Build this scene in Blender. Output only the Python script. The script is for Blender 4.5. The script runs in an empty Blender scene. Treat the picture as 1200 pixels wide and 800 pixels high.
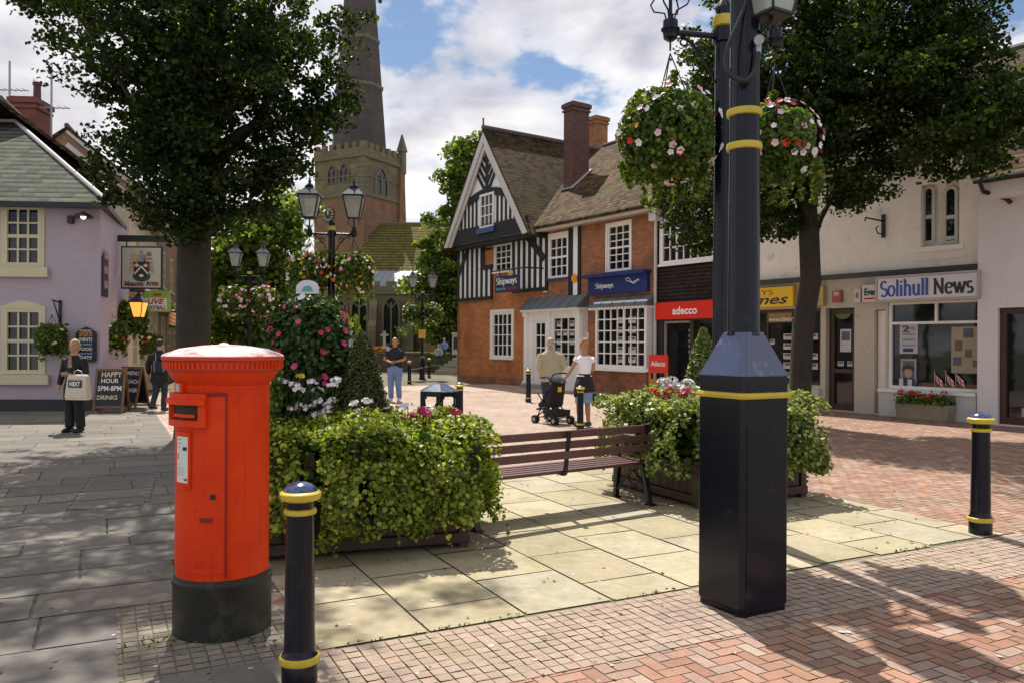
import bpy, bmesh, math, random
import numpy as np
from mathutils import Vector, Matrix
R = math.radians
sc = bpy.context.scene
COL = sc.collection
random.seed(5); rng = np.random.default_rng(7)
# ------------------------------------------------------------------ camera
FP = 933.3; CH = 1.62; HY = 403.0; ROLL = R(0.3)
RT = Vector((math.cos(ROLL), 0, math.sin(ROLL))); UP = Vector((-math.sin(ROLL), 0, math.cos(ROLL)))
CAM = Vector((0, 0, CH))
def ray(x, y): return Vector((0, 1, 0)) + RT*((x-600)/FP) + UP*((HY-y)/FP)
def P(x, y, d): return CAM + ray(x, y)*d
def G(x, y, z=0.0):
    r = ray(x, y); return CAM + r*((z-CH)/r.z)
cd = bpy.data.cameras.new('camera'); cam = bpy.data.objects.new('camera', cd); COL.objects.link(cam)
cd.sensor_width = 36; cd.lens = 28.0; cd.clip_start = .05; cd.clip_end = 2000
cd.shift_y = (HY-400)/1200
cam.matrix_world = Matrix(((RT.x, UP.x, 0, 0), (RT.y, UP.y, -1, 0), (RT.z, UP.z, 0, CH), (0, 0, 0, 1)))
sc.camera = cam
# ------------------------------------------------------------------ light
SUN_AZ = R(15); SUN_EL = R(59)   # light travels (sin15,-cos15)
sd = bpy.data.lights.new('sun', 'SUN'); sd.energy = 5.0; sd.angle = R(.55); sd.color = (1, .95, .86)
so = bpy.data.objects.new('sun', sd); COL.objects.link(so)
tdir = Vector((math.sin(SUN_AZ)*math.cos(SUN_EL), -math.cos(SUN_AZ)*math.cos(SUN_EL), -math.sin(SUN_EL)))
so.rotation_euler = tdir.to_track_quat('-Z', 'Y').to_euler(); so.location = (0, 0, 30)
w = bpy.data.worlds.new('World'); sc.world = w; w.use_nodes = True
nt = w.node_tree; nt.nodes.clear()
def N(t, typ, **k):
    n = t.nodes.new(typ)
    for a, b in k.items():
        if a in ('loc',): continue
        setattr(n, a, b)
    return n
sky = N(nt, 'ShaderNodeTexSky', sky_type='NISHITA'); sky.sun_disc = False; sky.sun_elevation = SUN_EL
sky.sun_rotation = R(-15); sky.air_density = 1.1; sky.dust_density = .4; sky.ozone_density = 3.5
bg1 = N(nt, 'ShaderNodeBackground'); bg1.inputs[1].default_value = .075
bg2 = N(nt, 'ShaderNodeBackground')
tc = N(nt, 'ShaderNodeTexCoord')
sep = N(nt, 'ShaderNodeSeparateXYZ'); nt.links.new(tc.outputs['Generated'], sep.inputs[0])
def M(t, op, a, b=None, c=None, clamp=False):
    n = N(t, 'ShaderNodeMath', operation=op); n.use_clamp = clamp
    for i, v in enumerate((a, b, c)):
        if v is None: continue
        if isinstance(v, (int, float)): n.inputs[i].default_value = v
        else: t.links.new(v, n.inputs[i])
    return n.outputs[0]
def Rmp(t, fac, stops, interp='LINEAR'):
    n = N(t, 'ShaderNodeValToRGB'); n.color_ramp.interpolation = interp
    e = n.color_ramp.elements
    while len(e) < len(stops): e.new(.5)
    for i, (p, c) in enumerate(stops):
        e[i].position = p; e[i].color = (c, c, c, 1) if isinstance(c, (int, float)) else (*c, 1)
    t.links.new(fac, n.inputs[0]); return n.outputs[0]
zz = M(nt, 'MAXIMUM', sep.outputs[2], .0); zz = M(nt, 'ADD', zz, .32)
px = M(nt, 'DIVIDE', sep.outputs[0], zz); py = M(nt, 'DIVIDE', sep.outputs[1], zz)
cmb = N(nt, 'ShaderNodeCombineXYZ'); nt.links.new(px, cmb.inputs[0]); nt.links.new(py, cmb.inputs[1]); cmb.inputs[2].default_value = 10.1
n1 = N(nt, 'ShaderNodeTexNoise'); n1.inputs['Scale'].default_value = 2.4; n1.inputs['Detail'].default_value = 9; n1.inputs['Roughness'].default_value = .56
nt.links.new(cmb.outputs[0], n1.inputs['Vector'])
n2 = N(nt, 'ShaderNodeTexNoise'); n2.inputs['Scale'].default_value = 4.5; n2.inputs['Detail'].default_value = 8; n2.inputs['Distortion'].default_value = .3
nt.links.new(cmb.outputs[0], n2.inputs['Vector'])
mask = Rmp(nt, n1.outputs[0], [(.40, 0), (.47, .8), (.55, 1)], 'EASE')
ccol = Rmp(nt, n2.outputs[0], [(.3, (.50, .49, .55)), (.44, (.70, .68, .72)), (.58, (.92, .90, .91))])
nt.links.new(ccol, bg2.inputs[0]); bg2.inputs[1].default_value = .86
nt.links.new(sky.outputs[0], bg1.inputs[0])
ms = N(nt, 'ShaderNodeMixShader'); nt.links.new(mask, ms.inputs[0]); nt.links.new(bg1.outputs[0], ms.inputs[1]); nt.links.new(bg2.outputs[0], ms.inputs[2])
wo = N(nt, 'ShaderNodeOutputWorld'); nt.links.new(ms.outputs[0], wo.inputs[0])
sc.view_settings.view_transform = 'Standard'; sc.view_settings.look = 'None'; sc.view_settings.gamma = 1
sc.view_settings.exposure = 0.42
sc.cycles.max_bounces = 6; sc.cycles.diffuse_bounces = 3; sc.cycles.transparent_max_bounces = 8
# ------------------------------------------------------------------ materials
MATS = {}
def base_mat(name):
    m = bpy.data.materials.new(name); m.use_nodes = True
    t = m.node_tree; b = t.nodes['Principled BSDF']; return m, t, b
def coords(t, kind='Object'):
    return N(t, 'ShaderNodeTexCoord').outputs[kind]
def noise(t, vec, scale, detail=4, rough=.5, dist=0):
    n = N(t, 'ShaderNodeTexNoise'); n.inputs['Scale'].default_value = scale; n.inputs['Detail'].default_value = detail
    n.inputs['Roughness'].default_value = rough; n.inputs['Distortion'].default_value = dist
    if vec is not None: t.links.new(vec, n.inputs['Vector'])
    return n.outputs[0]
def mixc(t, f, a, b, typ='MIX'):
    n = N(t, 'ShaderNodeMix', data_type='RGBA', blend_type=typ)
    for i, v in ((0, f), (6, a), (7, b)):
        if isinstance(v, (int, float)): n.inputs[i].default_value = v
        elif isinstance(v, tuple): n.inputs[i].default_value = (*v, 1)
        else: t.links.new(v, n.inputs[i])
    return n.outputs[2]
def bump(t, b, h, strength=.3, dist=.01):
    n = N(t, 'ShaderNodeBump'); n.inputs['Strength'].default_value = strength; n.inputs['Distance'].default_value = dist
    t.links.new(h, n.inputs['Height']); t.links.new(n.outputs[0], b.inputs['Normal'])
def mat(name, c, rough=.6, var=.15, scale=6, bmp=0, metal=0, spec=.5, grime=None, coat=0):
    """painted / plain surface: colour broken up by two noises and an optional grime colour"""
    if name in MATS: return MATS[name]
    m, t, b = base_mat(name); v = coords(t)
    n = noise(t, v, scale, 6, .6); n2 = noise(t, v, scale*.17, 3, .5)
    s = M(t, 'MULTIPLY_ADD', M(t, 'ADD', n, n2), var*2, 1-var*2)
    col = mixc(t, 1.0, c, s, 'MULTIPLY') if False else None
    hs = N(t, 'ShaderNodeVectorMath', operation='SCALE'); hs.inputs[0].default_value = c; t.links.new(s, hs.inputs['Scale'])
    out = hs.outputs[0]
    if grime:
        g = Rmp(t, noise(t, v, grime[1], 6, .65), [(grime[2], 0), (grime[2]+.15, 1)])
        out = mixc(t, g, out, grime[0])
    t.links.new(out, b.inputs['Base Color'])
    b.inputs['Roughness'].default_value = rough; b.inputs['Metallic'].default_value = metal
    b.inputs['Specular IOR Level'].default_value = spec
    if coat: b.inputs['Coat Weight'].default_value = coat; b.inputs['Coat Roughness'].default_value = .12
    if bmp: bump(t, b, noise(t, v, scale*4, 5, .6), bmp, .01)
    MATS[name] = m; return m
def wallcoord(t):
    tcn = N(t, 'ShaderNodeTexCoord'); s = N(t, 'ShaderNodeSeparateXYZ'); t.links.new(tcn.outputs['Object'], s.inputs[0])
    n = N(t, 'ShaderNodeSeparateXYZ'); t.links.new(tcn.outputs['Normal'], n.inputs[0])
    f = M(t, 'GREATER_THAN', M(t, 'ABSOLUTE', n.outputs[0]), .65)
    u = M(t, 'ADD', M(t, 'MULTIPLY', s.outputs[0], M(t, 'SUBTRACT', 1, f)), M(t, 'MULTIPLY', s.outputs[1], f))
    c = N(t, 'ShaderNodeCombineXYZ'); t.links.new(u, c.inputs[0]); t.links.new(s.outputs[2], c.inputs[1])
    return c.outputs[0], tcn.outputs['Object'], u, s.outputs[2]
def brick_mat(name, c1, c2, mortar, bw=.225, bh=.075, ms=.006, stain=None, rough=.85, bmp=.5, offset=.5, patchy=.35):
    if name in MATS: return MATS[name]
    m, t, b = base_mat(name); uv, ob, u, z = wallcoord(t)
    k = N(t, 'ShaderNodeTexBrick'); t.links.new(uv, k.inputs['Vector']); k.inputs['Scale'].default_value = 1
    k.inputs['Brick Width'].default_value = bw; k.inputs['Row Height'].default_value = bh; k.inputs['Mortar Size'].default_value = ms
    k.inputs['Mortar Smooth'].default_value = .2; k.offset = offset
    k.inputs['Color1'].default_value = (*c1, 1); k.inputs['Color2'].default_value = (*c2, 1); k.inputs['Mortar'].default_value = (*mortar, 1)
    n = noise(t, ob, 1.3, 6, .65); n2 = noise(t, ob, 14, 4, .6)
    sc_ = M(t, 'MULTIPLY_ADD', M(t, 'ADD', n, M(t, 'MULTIPLY', n2, .8)), patchy*2, 1-patchy*1.8)
    hs = N(t, 'ShaderNodeVectorMath', operation='SCALE'); t.links.new(k.outputs[0], hs.inputs[0]); t.links.new(sc_, hs.inputs['Scale'])
    out = hs.outputs[0]
    if stain:
        g = Rmp(t, noise(t, ob, .9, 7, .7), [(.50, 0), (.68, .8)])
        out = mixc(t, g, out, stain)
    t.links.new(out, b.inputs['Base Color']); b.inputs['Roughness'].default_value = rough
    hh = M(t, 'SUBTRACT', M(t, 'MULTIPLY', n2, .5), k.outputs['Fac'])
    bump(t, b, hh, bmp, .012)
    MATS[name] = m; return m
def island_mat(name, cols, rough=.8, stain=None, nscale=18, bmp=.35, spec=.2, var=.30):
    """paving units: each island of the mesh takes its own tone"""
    if name in MATS: return MATS[name]
    m, t, b = base_mat(name); v = coords(t)
    g = N(t, 'ShaderNodeNewGeometry').outputs['Random Per Island']
    k = len(cols); col = Rmp(t, g, [((i+.5)/k, c) for i, c in enumerate(cols)])
    n = noise(t, v, nscale, 6, .65); n2 = noise(t, v, .8, 5, .6)
    s = M(t, 'MULTIPLY_ADD', M(t, 'ADD', n, n2), var*2, 1-var*2)
    hs = N(t, 'ShaderNodeVectorMath', operation='SCALE'); t.links.new(col, hs.inputs[0]); t.links.new(s, hs.inputs['Scale'])
    out = hs.outputs[0]
    if stain:
        f = Rmp(t, noise(t, v, stain[1], 8, .7), [(stain[2], 0), (stain[2]+.18, stain[3])])
        out = mixc(t, f, out, stain[0])
    sp = Rmp(t, noise(t, v, 45, 3, .6), [(.66, 0), (.72, .5)])
    out = mixc(t, sp, out, (.09, .08, .06))
    t.links.new(out, b.inputs['Base Color']); b.inputs['Roughness'].default_value = rough
    b.inputs['Specular IOR Level'].default_value = spec
    bump(t, b, noise(t, v, nscale*6, 4, .7), bmp, .006)
    MATS[name] = m; return m
def leaf_mat(name, cols, trans=.35, rough=.5, spec=.35):
    if name in MATS: return MATS[name]
    m, t, b = base_mat(name)
    g = N(t, 'ShaderNodeNewGeometry').outputs['Random Per Island']
    k = len(cols); col = Rmp(t, g, [((i+.5)/k, c) for i, c in enumerate(cols)])
    n = noise(t, coords(t), 1.4, 3, .5)
    hs = N(t, 'ShaderNodeVectorMath', operation='SCALE'); t.links.new(col, hs.inputs[0]); t.links.new(M(t, 'MULTIPLY_ADD', n, .9, .55), hs.inputs['Scale'])
    t.links.new(hs.outputs[0], b.inputs['Base Color']); b.inputs['Roughness'].default_value = rough; b.inputs['Specular IOR Level'].default_value = spec
    tr = N(t, 'ShaderNodeBsdfTranslucent'); hs2 = N(t, 'ShaderNodeVectorMath', operation='MULTIPLY'); t.links.new(hs.outputs[0], hs2.inputs[0]); hs2.inputs[1].default_value = (1.9, 1.8, .7)
    t.links.new(hs2.outputs[0], tr.inputs[0])
    mx = N(t, 'ShaderNodeMixShader'); mx.inputs[0].default_value = trans
    t.links.new(b.outputs[0], mx.inputs[1]); t.links.new(tr.outputs[0], mx.inputs[2])
    t.links.new(mx.outputs[0], t.nodes['Material Output'].inputs[0])
    MATS[name] = m; return m
def tile_mat(name, cols, row=.1, width=.17, moss=None, bmp=.9):
    if name in MATS: return MATS[name]
    m, t, b = base_mat(name); uv, ob, u, z = wallcoord(t)
    k = N(t, 'ShaderNodeTexBrick'); t.links.new(uv, k.inputs['Vector']); k.inputs['Scale'].default_value = 1
    k.inputs['Brick Width'].default_value = width; k.inputs['Row Height'].default_value = row; k.inputs['Mortar Size'].default_value = .006
    k.inputs['Bias'].default_value = 0; k.inputs['Color1'].default_value = (0, 0, 0, 1); k.inputs['Color2'].default_value = (1, 1, 1, 1); k.inputs['Mortar'].default_value = (.5, .5, .5, 1)
    col = Rmp(t, M(t, 'ADD', M(t, 'MULTIPLY', k.outputs[0], .62), M(t, 'MULTIPLY', noise(t, ob, 7, 4), .38)), [((i+.5)/len(cols), c) for i, c in enumerate(cols)])
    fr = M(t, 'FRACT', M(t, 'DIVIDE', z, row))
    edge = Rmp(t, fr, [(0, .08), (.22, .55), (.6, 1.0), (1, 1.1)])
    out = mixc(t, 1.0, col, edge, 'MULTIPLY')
    if moss:
        f = Rmp(t, noise(t, ob, moss[1], 7, .7), [(moss[2], 0), (moss[2]+.12, .85)]); out = mixc(t, f, out, moss[0])
    t.links.new(out, b.inputs['Base Color']); b.inputs['Roughness'].default_value = .9; b.inputs['Specular IOR Level'].default_value = .12
    hh = M(t, 'ADD', M(t, 'MULTIPLY', fr, -1.0), M(t, 'MULTIPLY', noise(t, ob, 11, 3), .7))
    bump(t, b, hh, bmp, .03)
    MATS[name] = m; return m
def glass_mat(name='window_glass', c=(.012, .014, .016), rough=.04):
    if name in MATS: return MATS[name]
    m, t, b = base_mat(name); v = coords(t)
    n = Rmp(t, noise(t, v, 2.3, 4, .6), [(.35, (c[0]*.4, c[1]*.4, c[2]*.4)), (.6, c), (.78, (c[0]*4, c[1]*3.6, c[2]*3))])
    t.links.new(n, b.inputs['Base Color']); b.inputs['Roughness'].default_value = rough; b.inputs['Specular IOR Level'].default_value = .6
    bump(t, b, noise(t, v, 1.7, 2), .12, .02)
    MATS[name] = m; return m
def emit_mat(name, c, s):
    if name in MATS: return MATS[name]
    m, t, b = base_mat(name); b.inputs['Base Color'].default_value = (*c, 1); b.inputs['Emission Color'].default_value = (*c, 1); b.inputs['Emission Strength'].default_value = s
    MATS[name] = m; return m
# ------------------------------------------------------------------ mesh builder
class MB:
    def __init__(s): s.v = []; s.f = []; s.m = []; s.c = 0
    def add(s, vs, fs, m=0):
        o = len(s.v); s.v += [tuple(x) for x in vs]; s.f += [tuple(o+i for i in f) for f in fs]; s.m += [m]*len(fs); return s
    def box(s, x0, x1, y0, y1, z0, z1, m=0):
        vs = [(x, y, z) for z in (z0, z1) for y in (y0, y1) for x in (x0, x1)]
        return s.add(vs, [(0, 2, 3, 1), (4, 5, 7, 6), (0, 1, 5, 4), (2, 6, 7, 3), (0, 4, 6, 2), (1, 3, 7, 5)], m)
    def beam(s, a, b, w, h, up=(0, 0, 1), m=0):
        a = Vector(a); b = Vector(b); d = (b-a).normalized(); u = Vector(up)
        r = d.cross(u)
        if r.length < 1e-4: r = d.cross(Vector((1, 0, 0)))
        r.normalize(); u = r.cross(d).normalized(); vs = []
        for p in (a, b):
            for i, j in ((-1, -1), (1, -1), (1, 1), (-1, 1)): vs.append(p + r*(i*w/2) + u*(j*h/2))
        return s.add(vs, [(0, 3, 2, 1), (4, 5, 6, 7), (0, 1, 5, 4), (1, 2, 6, 5), (2, 3, 7, 6), (3, 0, 4, 7)], m)
    def prism(s, pts, a, b, axis='y', m=0):
        """pts: polygon (p,q) extruded along axis from a to b"""
        n = len(pts)
        def mk(p, q, t): return {'y': (p, t, q), 'z': (p, q, t), 'x': (t, p, q)}[axis]
        vs = [mk(p, q, a) for p, q in pts] + [mk(p, q, b) for p, q in pts]
        fs = [tuple(range(n)), tuple(reversed(range(n, 2*n)))] + [(i, n+i, n+(i+1) % n, (i+1) % n) for i in range(n)]
        return s.add(vs, fs, m)
    def tube(s, pts, rad, n=8, m=0, cap=True, squash=1.0):
        pts = [Vector(p) for p in pts]; k = len(pts)
        if isinstance(rad, (int, float)): rad = [rad]*k
        d0 = (pts[1]-pts[0]).normalized(); ref = Vector((0, 0, 1)) if abs(d0.z) < .9 else Vector((1, 0, 0))
        vs = []; fs = []; u = None
        for i, p in enumerate(pts):
            d = (pts[min(i+1, k-1)] - pts[max(i-1, 0)]).normalized()
            if u is None: u = d.cross(ref).normalized()
            else:
                u = u - d*u.dot(d); u.normalize()
            v = d.cross(u)
            for j in range(n):
                a = 2*math.pi*j/n; vs.append(p + u*(math.cos(a)*rad[i]) + v*(math.sin(a)*rad[i]*squash))
        for i in range(k-1):
            for j in range(n): fs.append((i*n+j, i*n+(j+1) % n, (i+1)*n+(j+1) % n, (i+1)*n+j))
        if cap: fs += [tuple(reversed(range(n))), tuple(range((k-1)*n, k*n))]
        return s.add(vs, fs, m)
    def lathe(s, prof, n=32, c=(0, 0, 0), m=0, mats=None, sx=1, sy=1, a0=0, flat=None):
        vs = []; fs = []; ms = []
        k = len(prof)
        for r, z in prof:
            for j in range(n):
                a = a0 + 2*math.pi*j/n; vs.append((c[0]+math.cos(a)*r*sx, c[1]+math.sin(a)*r*sy, c[2]+z))
        for i in range(k-1):
            for j in range(n):
                fs.append((i*n+j, i*n+(j+1) % n, (i+1)*n+(j+1) % n, (i+1)*n+j)); ms.append(mats[i] if mats else m)
        fs += [tuple(reversed(range(n))), tuple(range((k-1)*n, k*n))]; ms += [m if not mats else mats[0], m if not mats else mats[-1]]
        o = len(s.v); s.v += vs; s.f += [tuple(o+i for i in f) for f in fs]; s.m += ms; return s
    def ball(s, c, r, n=10, m=0, sx=1, sy=1, sz=1):
        prof = [(max(math.sin(math.pi*i/n)*r, 1e-4), -math.cos(math.pi*i/n)*r*sz) for i in range(n+1)]
        return s.lathe(prof, n*2 if n < 10 else 18, c, m, None, sx, sy)
    def build(s, name, mats, parent=None, smooth=False, bevel=0, angle=40):
        me = bpy.data.meshes.new(name); me.from_pydata(s.v, [], s.f); me.update()
        if not isinstance(mats, (list, tuple)): mats = [mats]
        for mm in mats: me.materials.append(mm)
        me.polygons.foreach_set('material_index', s.m)
        if smooth:
            me.polygons.foreach_set('use_smooth', [True]*len(s.f))
            try: me.set_sharp_from_angle(angle=R(angle))
            except Exception: pass
        o = bpy.data.objects.new(name, me); COL.objects.link(o)
        if parent: o.parent = parent
        if bevel:
            b = o.modifiers.new('bevel', 'BEVEL'); b.width = bevel; b.segments = 2; b.limit_method = 'ANGLE'
        return o
def tag(o, label=None, cat=None, group=None, kind=None):
    if label: o['label'] = label
    if cat: o['category'] = cat
    if group: o['group'] = group
    if kind: o['kind'] = kind
    return o
def thing(name, label, cat, loc=(0, 0, 0), rot=0, group=None):
    o = bpy.data.objects.new(name, None); o.empty_display_size = .2; COL.objects.link(o)
    o.location = loc; o.rotation_euler = (0, 0, rot); return tag(o, label, cat, group)
def copy_tree(o, parent=None):
    c = o.copy(); COL.objects.link(c); c.parent = parent
    for ch in [q for q in bpy.data.objects if q.parent == o]: copy_tree(ch, c)
    return c
def quads(name, V, mat_, parent=None, per=4):
    """V: (n,per,3) array of separate polygons"""
    n = len(V); me = bpy.data.meshes.new(name)
    me.vertices.add(n*per); me.vertices.foreach_set('co', V.reshape(-1).astype(np.float32))
    me.loops.add(n*per); me.loops.foreach_set('vertex_index', np.arange(n*per, dtype=np.int32))
    me.polygons.add(n); me.polygons.foreach_set('loop_start', np.arange(0, n*per, per, dtype=np.int32)); me.polygons.foreach_set('loop_total', np.full(n, per, dtype=np.int32))
    if isinstance(mat_, (list, tuple)):
        for q in mat_: me.materials.append(q)
    else: me.materials.append(mat_)
    me.update(calc_edges=True)
    o = bpy.data.objects.new(name, me); COL.objects.link(o)
    if parent: o.parent = parent
    return o
def leafquads(C, size, up=.3, asp=.75, jit=.35, outward=None):
    """leaf shapes (pointed hexagon) at centres C with random orientation"""
    n = len(C); nr = rng.normal(size=(n, 3)); nr[:, 2] += up
    if outward is not None: nr += outward
    nr /= np.linalg.norm(nr, axis=1)[:, None]
    a = rng.normal(size=(n, 3)); t = np.cross(nr, a); t /= np.linalg.norm(t, axis=1)[:, None]; b = np.cross(nr, t)
    s = size*(1+rng.uniform(-jit, jit, n)); L = (t*s[:, None]); W = (b*(s*asp)[:, None])*.5
    f = nr*(s*.12)[:, None]
    V = np.stack([C-L*.5, C-L*.2+W+f, C+L*.22+W*.8+f, C+L*.55, C+L*.22-W*.8+f, C-L*.2-W+f], axis=1)
    return V
def text_polys(txt, bold=0.0, spacing=1.0, shear=0.0):
    cu = bpy.data.curves.new('t', 'FONT'); cu.body = txt; cu.align_x = 'LEFT'; cu.offset = bold; cu.space_character = spacing; cu.shear = shear; cu.resolution_u = 3
    ob = bpy.data.objects.new('t', cu); COL.objects.link(ob)
    bpy.context.view_layer.update()
    me = bpy.data.meshes.new_from_object(ob.evaluated_get(bpy.context.evaluated_depsgraph_get()))
    vs = [tuple(v.co) for v in me.vertices]; fs = [tuple(p.vertices) for p in me.polygons]
    bpy.data.objects.remove(ob); bpy.data.curves.remove(cu); bpy.data.meshes.remove(me)
    return vs, fs
def put_text(txt, x0, x1, z0, z1, y, m, parent, name='lettering', bold=0.02, spacing=1.0, shear=0.0, fit='both', curve=0):
    """flat lettering in the local x-z plane, facing -y"""
    vs, fs = text_polys(txt, bold, spacing, shear)
    xs = [v[0] for v in vs]; ys = [v[1] for v in vs]; a, b, c, d = min(xs), max(xs), min(ys), max(ys)
    kx = (x1-x0)/(b-a); kz = (z1-z0)/(d-c)
    mb = MB(); mb.add([(x0+(v[0]-a)*kx, y, z0+(v[1]-c)*kz - curve*(((v[0]-a)/(b-a)-.5)*2)**2) for v in vs], fs)
    return mb.build(name, m, parent)
# serif letters drawn with a broad pen
def arc(cx, cy, rx, ry, a0, a1, n=14): return [(cx+rx*math.cos(R(a0+(a1-a0)*i/n)), cy+ry*math.sin(R(a0+(a1-a0)*i/n))) for i in range(n+1)]
def srf(x, y, w=.09): return [(x-w, y), (x+w, y)]
GL = {
 'S': (.50, [arc(.25, .54, .19, .18, 35, 270, 16)[:-1]+arc(.25, .18, .21, .18, 90, -145, 16)]),
 's': (.40, [arc(.19, .375, .13, .125, 35, 270, 12)[:-1]+arc(.19, .125, .15, .125, 90, -145, 12)]),
 'o': (.54, [arc(.26, .25, .21, .24, 0, 360, 22)]),
 'l': (.26, [[(.13, .01), (.13, .76)], srf(.13, .01), [(.03, .74), (.13, .76)]]),
 'i': (.26, [[(.13, .01), (.13, .5)], srf(.13, .01), [(.03, .48), (.13, .5)], [(.13, .62), (.13, .71)]]),
 'h': (.58, [[(.13, .01), (.13, .76)], srf(.13, .01), [(.03, .74), (.13, .76)], arc(.29, .32, .16, .17, 170, 0)+[(.45, .01)], srf(.45, .01)]),
 'u': (.58, [[(.12, .5), (.12, .18)]+arc(.28, .18, .16, .17, 180, 350), [(.44, .5), (.44, .01)], srf(.09, .49, .06), srf(.41, .49, .06), srf(.47, .01, .06)]),
 'N': (.68, [[(.12, 0), (.121, .7)], [(.1, .7), (.54, .02)], [(.54, 0), (.541, .7)], srf(.12, .01), srf(.1, .7), srf(.54, .7)]),
 'e': (.48, [[(.06, .28), (.42, .28)], arc(.25, .25, .19, .24, 8, 320, 20)]),
 'w': (.74, [[(.06, .5), (.22, .0)], [(.22, .0), (.36, .46)], [(.34, .5), (.5, .0)], [(.5, .0), (.66, .5)], srf(.07, .49), srf(.66, .49)]),
 'p': (.56, [[(.13, -.22), (.13, .5)], srf(.13, -.22), [(.03, .48), (.13, .5)], arc(.30, .25, .18, .24, 150, -150, 20)]),
 'a': (.50, [arc(.24, .36, .15, .13, 160, 0, 10)+[(.39, .02)], arc(.22, .15, .15, .14, 20, 340, 16), [(.39, .02), (.46, .01)]]),
 'y': (.52, [[(.07, .5), (.25, .02)], [(.44, .5), (.26, .02), (.16, -.2), (.08, -.2)], srf(.07, .49), srf(.44, .49)]),
 ' ': (.26, []),
 'M': (.80, [[(.12, 0), (.121, .7)], [(.1, .7), (.38, .05)], [(.38, .05), (.64, .7)], [(.66, .7), (.66, .01)], srf(.12, .01), srf(.66, .01), srf(.1, .7), srf(.66, .7)]),
 'n': (.58, [[(.13, .01), (.13, .5)], srf(.13, .01), [(.03, .48), (.13, .5)], arc(.29, .32, .16, .17, 170, 0)+[(.45, .01)], srf(.45, .01)]),
 'r': (.40, [[(.13, .01), (.13, .5)], srf(.13, .01), [(.03, .48), (.13, .5)], arc(.28, .32, .15, .17, 170, 40, 6)]),
 'm': (.86, [[(.13, .01), (.13, .5)], srf(.13, .01), arc(.28, .32, .15, .17, 170, 0)+[(.43, .01)], arc(.58, .32, .15, .17, 170, 0)+[(.73, .01)], srf(.43, .01), srf(.73, .01)]),
 'A': (.66, [[(.08, .0), (.32, .7)], [(.30, .72), (.56, .0)], [(.16, .24), (.47, .24)], srf(.08, .01), srf(.56, .01)]),
}
def serif_text(txt, x0, x1, z0, z1, y, m, parent, thick=.13, thin=.045, name='lettering', nib=0, shear=0, curve=0):
    segs = []; X = 0
    for ch in txt:
        adv, st = GL[ch]
        for s in st: segs.append([(X+p[0]+shear*p[1], p[1]) for p in s])
        X += adv
    k = (x1-x0)/X; desc = -.22 if any(c in 'py' for c in txt) else 0.0
    kz = (z1-z0)/(.74-desc) ; mb = MB(); off = 0
    for s in segs:
        L = []; n = len(s); off += .0004
        for i, p in enumerate(s):
            a = s[max(i-1, 0)]; b = s[min(i+1, n-1)]; dx, dy = b[0]-a[0], b[1]-a[1]; l = math.hypot(dx, dy) or 1
            ang = math.atan2(dy, dx)
            wd = (thin+(thick-thin)*abs(math.sin(ang-R(nib))))/2; nx, ny = -dy/l, dx/l
            for sg in (1, -1):
                xx = p[0]+nx*wd*sg; L.append((x0+xx*k, y-off, z0+(p[1]+ny*wd*sg-desc)*kz - curve*((xx/X-.5)*2)**2))
        mb.add(L, [(2*i, 2*i+2, 2*i+3, 2*i+1) for i in range(n-1)])
    return mb.build(name, m, parent)
# ================================================================== common materials
NAVY = mat('navy_gloss_paint', (.006, .007, .015), .22, .25, 5, .06, spec=.28, grime=((.022, .021, .020), 9, .60), coat=.10)
GOLD = mat('yellow_band_paint', (.55, .42, .035), .4, .18, 12, .08, grime=((.20, .15, .04), 14, .62))
BLACKM = mat('black_iron_paint', (.007, .007, .009), .42, .2, 9, .1)
WHITEP = mat('white_gloss_paint', (.82, .81, .78), .45, .1, 4, .05, grime=((.45, .42, .36), 5, .62))
CREAMP = mat('cream_paint', (.66, .60, .42), .5, .12, 4, .05)
GLASS = glass_mat()
TIMBER = mat('black_timber', (.010, .010, .011), .7, .25, 8, .3)
RENDER = mat('white_infill_render', (.86, .84, .80), .8, .14, 5, .2, grime=((.45, .43, .38), 3, .60))
BARK = mat('bark', (.036, .028, .021), .95, .5, 7, 1.0, grime=((.035, .045, .02), 4, .55))
# ================================================================== ground
th = R(27); gU = Vector((math.cos(th), math.sin(th), 0)); gV = Vector((-math.sin(th), math.cos(th), 0))
def uv(p): return (p.dot(gU), p.dot(gV))
gm = MB(); gm.add([(-200, -8, 0), (200, -8, 0), (200, 320, 0), (-200, 320, 0)], [(0, 1, 2, 3)])
gb = gm.build('ground', mat('joint_sand', (.15, .13, .085), .95, .35, 3, .4, grime=((.045, .06, .022), 2.5, .50))); tag(gb, kind='structure')
e1 = uv(G(816, 688)); VE = e1[1]                 # front edge of the yellow slabs
UR = uv(G(1127, 615))[0]                        # right edge of the slabs
UL = uv(G(392, 790))[0]                         # line between grey and yellow slabs
VB = uv(G(690, 545))[1]+.15                    # back edge of the yellow slabs
VS = VE-.80                                    # setts strip
def grid_quads(rects, z=.008, gap=.006, jz=.0012):
    """rects: (n,4) u0,u1,v0,v1 in the paving grid -> quads in the world"""
    r = np.array(rects, dtype=float); n = len(r)
    u0, u1, v0, v1 = r[:, 0]+gap, r[:, 1]-gap, r[:, 2]+gap, r[:, 3]-gap
    Z = z + rng.uniform(-jz, jz, (n, 4))
    U = np.stack([u0, u1, u1, u0], 1)+rng.normal(0, gap*.25, (n, 4)); Vv = np.stack([v0, v0, v1, v1], 1)+rng.normal(0, gap*.25, (n, 4))
    X = U*gU.x+Vv*gV.x; Y = U*gU.y+Vv*gV.y
    return np.stack([X, Y, Z], 2)
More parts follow.
